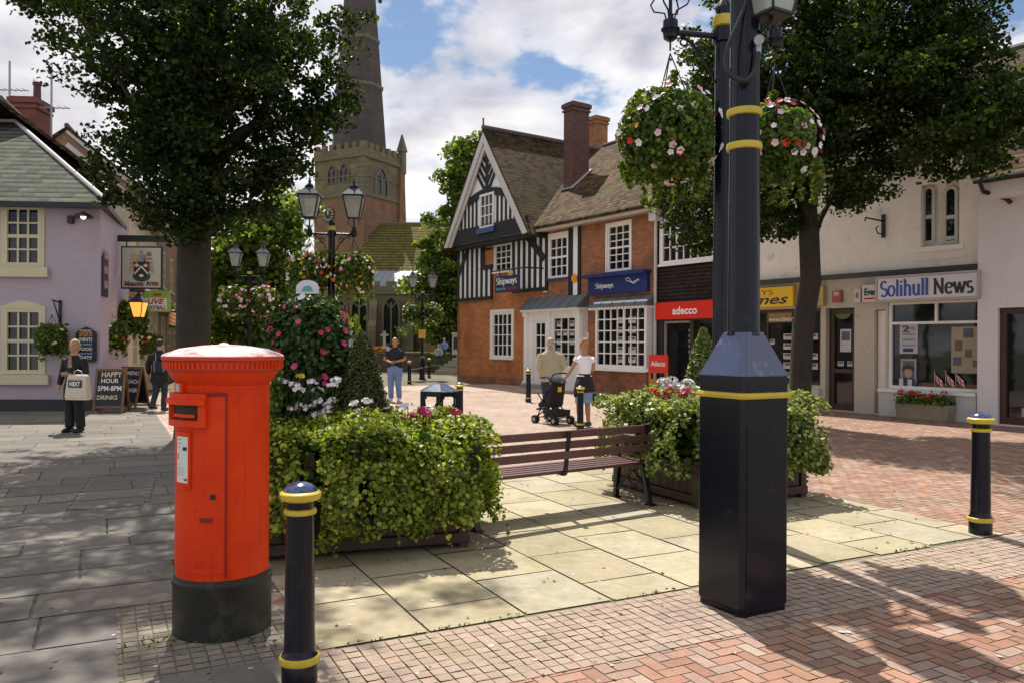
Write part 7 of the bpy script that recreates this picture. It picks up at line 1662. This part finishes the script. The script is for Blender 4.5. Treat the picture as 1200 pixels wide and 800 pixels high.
def person(loc, yaw, H, label, pose, wear, scale_w=1.0, seated=False):
    """faces -y before the turn; pose gives joint positions for arms and legs in metres for a 1.72 m body"""
    t = thing('person', label, 'person', loc, yaw); s = H/1.72; t.scale = (s, s, s); k = scale_w
    hipz = pose.get('hipz', .90); lean = pose.get('lean', 0.0)   # forward lean moves the shoulders to -y
    SH = Vector((0, -lean, hipz+.535)); shz = SH.z
    J = {}
    for sd, n_ in ((-1, 'r'), (1, 'l')):
        J['sh'+n_] = Vector((sd*.180*k, SH.y, shz-.055))
        el, wr = pose['arm_'+n_]; J['el'+n_] = Vector(el); J['wr'+n_] = Vector(wr)
        J['hip'+n_] = Vector((sd*.095*k, 0, hipz)); kn, an = pose['leg_'+n_]; J['kn'+n_] = Vector(kn); J['an'+n_] = Vector(an)
    hd = Vector((pose.get('hx', 0), SH.y-.02-pose.get('hfwd', 0), shz+.178)); sk = wear.get('skin', SKIN)
    b = MB()
    loftz(b, [(0, 0, hipz-.06, .15*k, .10), (0, 0, hipz+.05, .165*k, .11), (0, -lean*.45, hipz+.2, .135*k, .095), (0, -lean*.8, hipz+.38, .165*k, .11), (0, SH.y, shz-.06, .175*k, .095), (0, SH.y, shz-.01, .13*k, .085), (0, SH.y, shz+.03, .07*k, .065)])
    b.tube([(0, SH.y, shz-.02), (0, SH.y-.01, shz+.07), hd-Vector((0, -.01, .06))], [.075, .060, .058], 12)
    ell(b, hd+Vector((0, 0, .02)), .080, .098, .115); ell(b, hd+Vector((0, -.02, -.045)), .058, .072, .07)
    # nose, ears, brow and lips
    b.tube([hd+Vector((0, -.088, .025)), hd+Vector((0, -.115, -.022)), hd+Vector((0, -.09, -.03))], [.010, .016, .012], 8)
    for sd in (-1, 1): ell(b, hd+Vector((sd*.078, .005, .0)), .012, .022, .032, 6)
    ell(b, hd+Vector((0, -.088, -.062)), .024, .010, .010, 6)
    for n_ in 'rl':
        b.tube([J['sh'+n_]+Vector((0, 0, -.005)), J['sh'+n_].lerp(J['el'+n_], .4), J['el'+n_], J['el'+n_].lerp(J['wr'+n_], .45), J['wr'+n_]], [.058, .047, .038, .037, .026], 12)
        b.tube([J['hip'+n_], J['hip'+n_].lerp(J['kn'+n_], .45), J['kn'+n_], J['kn'+n_].lerp(J['an'+n_], .35), J['an'+n_]], [.095*k, .080, .056, .055, .038], 12)
        f = (J['an'+n_]); fd = Vector(pose.get('foot', (0, -1, 0))); b.tube([f+Vector((0, .03, -.03)), f+fd*.10+Vector((0, 0, -.045)), f+fd*.19+Vector((0, 0, -.055))], [.042, .036, .022], 10)
        # palm
        w_ = J['wr'+n_]; hdir = Vector(pose.get('hand_'+n_, (0, 0, -1))).normalized(); b.tube([w_-hdir*.02, w_+hdir*.05, w_+hdir*.095], [.024, .036, .030], 10, squash=.55)
    body = remesh_obj(b, 'body', sk, t, .0125)
    # fingers rooted in the palm, slightly curled
    fm = MB()
    for n_ in 'rl':
        w_ = J['wr'+n_]; hdir = Vector(pose.get('hand_'+n_, (0, 0, -1))).normalized(); side = hdir.cross(Vector((0, 1, 0)))
        if side.length < .1: side = hdir.cross(Vector((1, 0, 0)))
        side.normalize(); cur = hdir.cross(side).normalized(); sg = 1 if n_ == 'l' else -1
        for i, L_ in enumerate((.068, .078, .073, .058)):
            o_ = w_+hdir*.085+side*((i-1.5)*.017); fm.tube([o_, o_+hdir*L_*.5+cur*.006, o_+hdir*L_*.8+cur*.022, o_+hdir*L_*.85+cur*.04], [.0095, .009, .008, .006], 6)
        o_ = w_+hdir*.03-side*.025; fm.tube([o_, o_-side*.022+hdir*.03+cur*.008, o_-side*.022+hdir*.058+cur*.018], [.012, .010, .007], 6)
    fb = MB(); fb.v = fm.v; fb.f = fm.f; fb.m = fm.m
    # join the fingers to the body mesh so it is one figure
    bm = bmesh.new(); bm.from_mesh(body.data); n0 = len(bm.verts); vv = [bm.verts.new(v) for v in fb.v]
    for f in fb.f:
        try: bm.faces.new([vv[i] for i in f])
        except ValueError: pass
    for f in bm.faces: f.smooth = True
    bm.to_mesh(body.data); bm.free()
    # eyes
    e_ = MB()
    for sd in (-1, 1): ell(e_, hd+Vector((sd*.031, -.086, .012)), .012, .007, .007, 6)
    e_.build('eyes', mat('eye_dark', (.03, .025, .02), .3), t, True)
    # shirt or jacket
    q = wear['top']; g = q.get('pad', .016); m_ = MB(); hem = q.get('hem', -.05); nk = q.get('neck', .05)
    secs = []
    if hem < -.06: secs.append((0, 0, hipz+hem, .185*k+g*1.3, .125+g*1.3))
    secs += [(0, 0, hipz-.03, .168*k+g, .112+g), (0, -lean*.1, hipz+.07, .160*k+g, .108+g), (0, -lean*.45, hipz+.2, q.get('waist', .138)*k+g, .098+g), (0, -lean*.8, hipz+.38, .168*k+g, .112+g), (0, SH.y, shz-.07, .178*k+g*.8, .098+g), (0, SH.y, shz-.015, .135*k+g*.5, .085+g*.6), (0, SH.y, shz+nk, .072+g*.4, .064+g*.4)]
    loftz(m_, secs)
    for n_ in 'rl':
        fr_ = q.get('sleeve', 1.0); S, E, W_ = J['sh'+n_], J['el'+n_], J['wr'+n_]
        if fr_ > .6: m_.tube([S+Vector((0, 0, -.005)), S.lerp(E, .4), E, E.lerp(W_, .5), E.lerp(W_, .95)], [.060+g*.6, .052+g*.8, .044+g*.9, .040+g*.8, .034+g*.5], 12)
        else: m_.tube([S+Vector((0, 0, -.005)), S.lerp(E, fr_*.6), S.lerp(E, fr_*1.2)], [.058+g*.6, .053+g*.8, .050+g*1.3], 12)
    remesh_obj(m_, q.get('name', 'shirt'), q['m'], t, .013, 3)
    # trousers or skirt
    q = wear['bottom']; g = q.get('pad', .016); m_ = MB()
    if q.get('skirt'):
        loftz(m_, [(0, 0, hipz+.10, .15*k+g, .105+g), (0, 0, hipz-.02, .180*k+g, .125+g), (0, 0, hipz-.2, .195*k+g, .135+g), (0, 0, hipz-q['skirt'], .20*k+g, .14+g)])
    else:
        loftz(m_, [(0, 0, hipz-.08, .165*k+g*.6, .108+g), (0, 0, hipz+.03, .168*k+g*.5, .114+g), (0, 0, hipz+.10, .155*k+g*.4, .105+g)])
        for n_ in 'rl':
            H_, K_, A_ = J['hip'+n_], J['kn'+n_], J['an'+n_]; m_.tube([H_, H_.lerp(K_, .45), K_, K_.lerp(A_, .5), K_.lerp(A_, .98)], [.098*k+g*.5, .086+g, .064+g, .058+g, .056+g], 12)
    remesh_obj(m_, q.get('name', 'trousers'), q['m'], t, .013, 3)
    # shoes
    for n_ in 'rl':
        f = J['an'+n_]; fd = Vector(pose.get('foot', (0, -1, 0))); m_ = MB(); m_.tube([f+Vector((0, 0, .0))-fd*.05+Vector((0, 0, -.03)), f+fd*.05+Vector((0, 0, -.035)), f+fd*.15+Vector((0, 0, -.05)), f+fd*.21+Vector((0, 0, -.055))], [.046, .048, .042, .026], 10); zmin = min(v[2] for v in m_.v)
        m_.build('shoe', wear['shoe'], t, True)
    # hair
    if wear.get('hair'):
        hm, style = wear['hair']; m_ = MB(); c = hd+Vector((0, .012, .035))
        if style == 'bald': ell(m_, c+Vector((0, .03, -.045)), .082, .075, .055)
        else:
            ell(m_, c, .088, .103, .105)
            if style == 'updo': ell(m_, c+Vector((.0, .095, .03)), .06, .05, .06); ell(m_, c+Vector((0, .05, .09)), .06, .07, .035)
            if style == 'bob': ell(m_, c+Vector((0, .02, -.035)), .094, .095, .095)
        # cut away the face side
        n = 1.9
        m_.v = [(v[0], max(v[1], hd.y-.045 if v[2] < hd.z+.075 else v[1]), v[2]) for v in m_.v]
        o = remesh_obj(m_, 'hair', hm, t, .012, 2)
        for v in o.data.vertices: v.co += Vector((rng.normal(0, .0025), rng.normal(0, .0025), rng.normal(0, .0025)))
    return t, J, hd
BLK = mat('black_cloth', (.014, .014, .018), .85, .45, 5, .7); NAVC = mat('dark_navy_cloth', (.020, .022, .034), .85, .25, 14, .2); JEAN = mat('blue_denim', (.15, .23, .42), .85, .4, 6, .8); BEI = mat('beige_knit', (.44, .39, .26), .9, .22, 5, .8); WHT = mat('white_tshirt', (.85, .83, .88), .8, .10, 5, .6)
DSKIRT = mat('pale_denim', (.20, .30, .45), .85, .25, 16, .3); SHOE = mat('black_shoe', (.015, .014, .013), .4, .2); SHOEW = mat('white_trainer', (.6, .6, .62), .5, .1); DGR = mat('charcoal_cloth', (.035, .036, .040), .85, .2, 14, .2)
HB = mat('blond_hair', (.42, .26, .10), .6, .3, 40, .5); HG = mat('grey_hair', (.42, .38, .35), .7, .25, 40, .4); HD = mat('dark_hair', (.035, .022, .015), .6, .3, 40, .4); HRB = mat('auburn_blond_hair', (.40, .19, .07), .55, .35, 40, .5)
def gp_(x, d): q = P(x, 403, d); return (q.x, d, 0)
stand = {'leg_r': ((-.10, -.01, .49), (-.11, .02, .09)), 'leg_l': ((.10, -.01, .49), (.11, .02, .09))}
# woman with the carrier bag
ps_ = dict(stand); ps_['arm_r'] = ((-.27, .03, 1.13), (-.28, -.06, .88)); ps_['arm_l'] = ((.26, -.04, 1.13), (.08, -.24, 1.10)); ps_['hand_l'] = (-1, -.15, 0)
t1, J1, h1 = person(gp_(88, 14.3), R(-8), 1.64, 'woman in black jacket walking towards us with a cream carrier bag on her arm', ps_, {'top': {'m': BLK, 'hem': -.18, 'name': 'jacket', 'pad': .022, 'neck': .02}, 'bottom': {'m': BLK, 'pad': .03}, 'shoe': SHOE, 'hair': (HB, 'bob')})
m_ = MB(); m_.prism([(-.045, 1.22), (.045, 1.22), (.02, 1.44), (-.02, 1.44)], -.145, -.12); m_.build('blouse', mat('striped_blouse', (.35, .2, .16), .8, .3, 30), t1)
cb = thing('carrier_bag', 'cream carrier bag with black panel hanging from the woman\'s forearm', 'bag', gp_(91, 14.05), R(-8))
CB = mat('cream_plastic_bag', (.60, .54, .42), .5, .12, 6, .2); m_ = MB(); 
loft(m_, [([(-.19, -.06), (.22, -.06), (.22, .06), (-.19, .06)], .60), ([(-.20, -.07), (.23, -.07), (.23, .07), (-.20, .07)], .66), ([(-.16, -.05), (.20, -.05), (.20, .05), (-.16, .05)], 1.02), ([(-.14, -.02), (.18, -.02), (.18, .02), (-.14, .02)], 1.05)]); m_.build('bag', CB, cb, bevel=.01)
m_ = MB(); m_.tube([(-.06, 0, 1.04), (-.05, -.02, 1.10), (.02, -.02, 1.13), (.09, -.02, 1.10), (.10, 0, 1.04)], .008, 6); m_.build('handle', CB, cb); m_ = MB(); m_.box(-.13, .13, -.068, -.062, .82, .95); pnl = m_.build('panel', mat('print_black', (0, 0, 0)), cb); put_text('NEXT', -.10, .10, .845, .925, -.070, LETW, pnl, bold=.03)
tb_2 = thing('shopping_bag', 'small red and yellow bag behind the cream carrier bag', 'bag', gp_(97.5, 14.25)); m_ = MB(); loft(m_, [([(-.09, -.04), (.09, -.04), (.09, .04), (-.09, .04)], .66), ([(-.09, -.04), (.09, -.04), (.09, .04), (-.09, .04)], .80)]); m_.build('lower_half', mat('red_bag', (.7, .05, .03), .5), tb_2); m_ = MB(); loft(m_, [([(-.09, -.04), (.09, -.04), (.09, .04), (-.09, .04)], .802), ([(-.05, -.03), (.06, -.03), (.06, .03), (-.05, .03)], .93)]); m_.build('upper_half', mat('yellow_bag', (.8, .5, .03), .5), tb_2)
m_ = MB(); m_.tube([(-.02, 0, .925), (.0, -.0, 1.07), (.02, 0, .925)], .006, 5); m_.build('handle', mat('red_bag', (0, 0, 0)), tb_2)
# person walking away
ps_ = {'leg_r': ((-.09, -.08, .50), (-.10, -.02, .09)), 'leg_l': ((.09, -.02, .49), (.09, .16, .13)), 'arm_r': ((-.27, .04, 1.14), (-.25, -.14, .96)), 'arm_l': ((.27, .05, 1.14), (.29, -.02, .90))}
person(gp_(187, 18.8), R(172), 1.66, 'person in dark coat walking away with a shoulder bag, left of the pillar box', ps_, {'top': {'m': BLK, 'hem': -.2, 'name': 'coat', 'pad': .03}, 'bottom': {'m': DGR, 'pad': .012}, 'shoe': SHOE, 'hair': (HD, 'short')}, 1.05)
sb = thing('shoulder_bag', 'slim dark bag with pale piping on the back of the walking person', 'bag', gp_(187.5, 18.6), R(-8)); MB().box(-.11, .11, -.04, .04, .92, 1.18).build('bag', NAVC, sb, bevel=.02); m_ = MB(); m_.beam((-.115, -.045, .94), (-.115, -.045, 1.2), .008, .01); m_.beam((.115, -.045, .94), (.115, -.045, 1.2), .008, .01); m_.tube([(-.1, 0, 1.17), (-.12, .02, 1.36)], .008, 5); m_.build('strap', mat('pale_piping', (.45, .45, .45), .6), sb)
# man in jeans
ps_ = {'leg_r': ((-.10, -.06, .50), (-.10, -.03, .09)), 'leg_l': ((.10, -.03, .49), (.11, .08, .10)), 'arm_r': ((-.29, -.02, 1.16), (-.09, -.26, 1.09)), 'arm_l': ((.29, -.02, 1.16), (.10, -.25, 1.10)), 'hand_r': (.8, -.4, -.1), 'hand_l': (-.7, -.5, -.3)}
person(gp_(463, 22.3), R(-4), 1.76, 'balding man in black shirt and blue jeans facing us, hands held together', ps_, {'top': {'m': BLK, 'hem': -.05, 'sleeve': .55, 'pad': .02}, 'bottom': {'m': JEAN, 'pad': .02}, 'shoe': SHOEW, 'hair': (HG, 'bald'), 'skin': SKINT}, 1.08)
# elderly man with beige pullover
ps_ = {'leg_r': ((-.10, -.05, .50), (-.10, -.03, .09)), 'leg_l': ((.10, -.0, .49), (.11, .06, .10)), 'arm_r': ((-.28, -.02, 1.14), (-.20, -.20, 1.0)), 'arm_l': ((.27, .02, 1.14), (.20, -.16, 1.0)), 'lean': .06, 'hfwd': .03}
person(gp_(646, 17.4), R(-172), 1.74, 'grey-haired man in beige pullover seen from behind, left of the woman in white', ps_, {'top': {'m': BEI, 'hem': -.10, 'name': 'pullover', 'pad': .04}, 'bottom': {'m': DGR, 'pad': .025}, 'shoe': SHOE, 'hair': (HG, 'bald')}, 1.16)
# woman with white top
ps_ = {'leg_r': ((-.09, -.02, .49), (-.09, .02, .09)), 'leg_l': ((.09, -.06, .50), (.10, -.02, .09)), 'arm_r': ((-.27, -.08, 1.15), (-.16, -.36, 1.03)), 'arm_l': ((.28, -.04, 1.15), (.22, -.30, 1.0)), 'hand_r': (0, -1, -.2), 'hand_l': (0, -1, -.2), 'hfwd': .02}
t2, J2, h2 = person(gp_(685, 15.7), R(-152), 1.69, 'woman in white top and denim skirt seen from behind pushing a pushchair', ps_, {'top': {'m': WHT, 'hem': .14, 'sleeve': .28, 'pad': .010, 'neck': -.01, 'waist': .125}, 'bottom': {'m': DSKIRT, 'skirt': .42, 'pad': .01, 'name': 'skirt'}, 'shoe': SHOE, 'hair': (HRB, 'updo'), 'skin': SKINT}, .95)
for v in [c for c in t2.children if c.name.startswith('shirt')][0].data.vertices:
    if v.co.z < 1.05: v.co.z = 1.05-(1.05-v.co.z)*.2
m_ = MB(); loftz(m_, [(0, 0, .70, .24, .17), (0, 0, .86, .21, .15), (0, 0, 1.0, .165, .125), (0, 0, 1.07, .145, .115)]); o = remesh_obj(m_, 'tied_cardigan', BLK, t2, .014, 3)
m_ = MB(); m_.tube([(.16, .1, .95), (.24, .14, .8), (.32, .16, .62)], [.05, .07, .03], 8); m_.build('cardigan_sleeve', BLK, t2, True)
wb = thing('white_bag', 'thin white carrier bag handle hanging beside the woman in the white top', 'bag', gp_(693, 15.7)); m_ = MB(); m_.tube([(0, 0, 1.02), (.02, 0, .72), (.06, 0, .60)], .008, 5); m_.build('handle', LETW, wb); m_ = MB(); loft(m_, [([(-.03, -.05), (.14, -.05), (.14, .05), (-.03, .05)], .50), ([(0, -.03), (.10, -.03), (.10, .03), (0, .03)], .66)]); m_.build('bag', BLK, wb)
# pushchair
pc2 = thing('pushchair', 'black folding pushchair with dark hood between the two walkers', 'pushchair', gp_(655, 16.2), R(40))
FRM2 = mat('dark_metal', (.03, .03, .035), .35, .1, metal=.5)
m_ = MB()
for x in (-.2, .2):
    m_.tube([(x, -.05, 1.02), (x, .15, .72), (x, .38, .20), (x, .46, .10)], .013, 8); m_.tube([(x, .42, .62), (x, .15, .35), (x, -.12, .12)], .013, 8); m_.tube([(x, .20, .30), (x, .45, .12)], .012, 6)
m_.tube([(-.2, -.05, 1.02), (-.1, -.08, 1.04), (.1, -.08, 1.04), (.2, -.05, 1.02)], .016, 8); m_.tube([(-.2, -.12, .14), (.2, -.12, .14)], .012, 6); m_.tube([(-.2, .46, .12), (.2, .46, .12)], .012, 6); m_.build('frame', FRM2, pc2, True)
for x in (-.22, .22):
    for y in (-.12, .46):
        wq = MB()
        for dx in (-.03, .03): wq.tube([(x+dx-.012, y, .085), (x+dx+.012, y, .085)], .085, 18)
        w__ = wq.build('wheel', BLK, pc2, True); hb_ = MB(); hb_.tube([(x-.05, y, .085), (x+.05, y, .085)], .04, 12); hb_.build('hub', mat('grey_plug', (0, 0, 0)), w__, True)
m_ = MB(); loft(m_, [([(-.18, -.02), (.18, -.02), (.18, .04), (-.18, .04)], .84), ([(-.19, .02), (.19, .02), (.19, .12), (-.19, .12)], .62), ([(-.19, .06), (.19, .06), (.19, .42), (-.19, .42)], .40), ([(-.18, .08), (.18, .08), (.18, .42), (-.18, .42)], .34)]); m_.build('seat', BLK, pc2, bevel=.015)
m_ = MB()
pr = [(.0, .84)]+[(.22-.28*math.cos(R(a_)), .70+.26*math.sin(R(a_))) for a_ in range(30, 125, 12)]; vs = []; 
for y_, z_ in pr:
    for x in (-.21, -.1, .1, .21): vs.append((x, y_, z_+(.03 if abs(x) < .15 else 0)))
fs_ = [(i*4+j, i*4+j+1, (i+1)*4+j+1, (i+1)*4+j) for i in range(len(pr)-1) for j in range(3)]; m_.add(vs, fs_); hood = m_.build('hood', NAVC, pc2, True); so2 = hood.modifiers.new('s', 'SOLIDIFY'); so2.thickness = .015
m_ = MB(); loft(m_, [([(-.17, -.16), (.17, -.16), (.17, .12), (-.17, .12)], .16), ([(-.18, -.16), (.18, -.16), (.18, .14), (-.18, .14)], .30)]); m_.build('basket', BLK, pc2); MB().box(-.05, .05, -.035, -.022, .66, .76).build('yellow_tag', mat('yellow_bag', (0, 0, 0)), pc2)
# child in the pushchair
ps_ = {'hipz': .50, 'leg_r': ((-.10, -.36, .55), (-.11, -.50, .24)), 'leg_l': ((.10, -.36, .55), (.11, -.50, .24)), 'arm_r': ((-.24, -.08, .76), (-.12, -.26, .66)), 'arm_l': ((.24, -.08, .76), (.12, -.26, .66))}
cl = Matrix.Translation(pc2.location) @ Matrix.Rotation(R(40), 4, 'Z') @ Vector((0, .20, .17))
person(tuple(cl), R(220), .98, 'small child sitting in the pushchair, legs to the left', ps_, {'top': {'m': mat('purple_cloth', (.10, .06, .20), .8, .2), 'hem': -.03, 'pad': .014}, 'bottom': {'m': DSKIRT, 'pad': .012}, 'shoe': SHOE, 'hair': (HD, 'short')})
# two people on the steps
z_s = 1.0
for x, d_, lab, c_, yaw in ((521, 45.3, 'distant person in light blue shirt sitting at the top of the churchyard steps', mat('light_blue_shirt', (.22, .33, .60), .8, .1), R(-15)), (513.5, 44.6, 'distant person in grey and white sitting left of the one in light blue', mat('grey_white_shirt', (.45, .45, .42), .8, .4, 9), R(20))):
    ps_ = {'hipz': .52, 'leg_r': ((-.12, -.42, .50), (-.12, -.46, .09)), 'leg_l': ((.12, -.42, .50), (.12, -.46, .09)), 'arm_r': ((-.26, -.1, .78), (-.12, -.32, .62)), 'arm_l': ((.26, -.1, .78), (.12, -.32, .62)), 'lean': .06}
    q = P(x, 403, d_); person((q.x, d_, (.80 if x > 515 else .46)), yaw, 1.45, lab, ps_, {'top': {'m': c_, 'hem': -.05, 'pad': .02}, 'bottom': {'m': DGR, 'pad': .02}, 'shoe': SHOE, 'hair': (HG, 'short')})
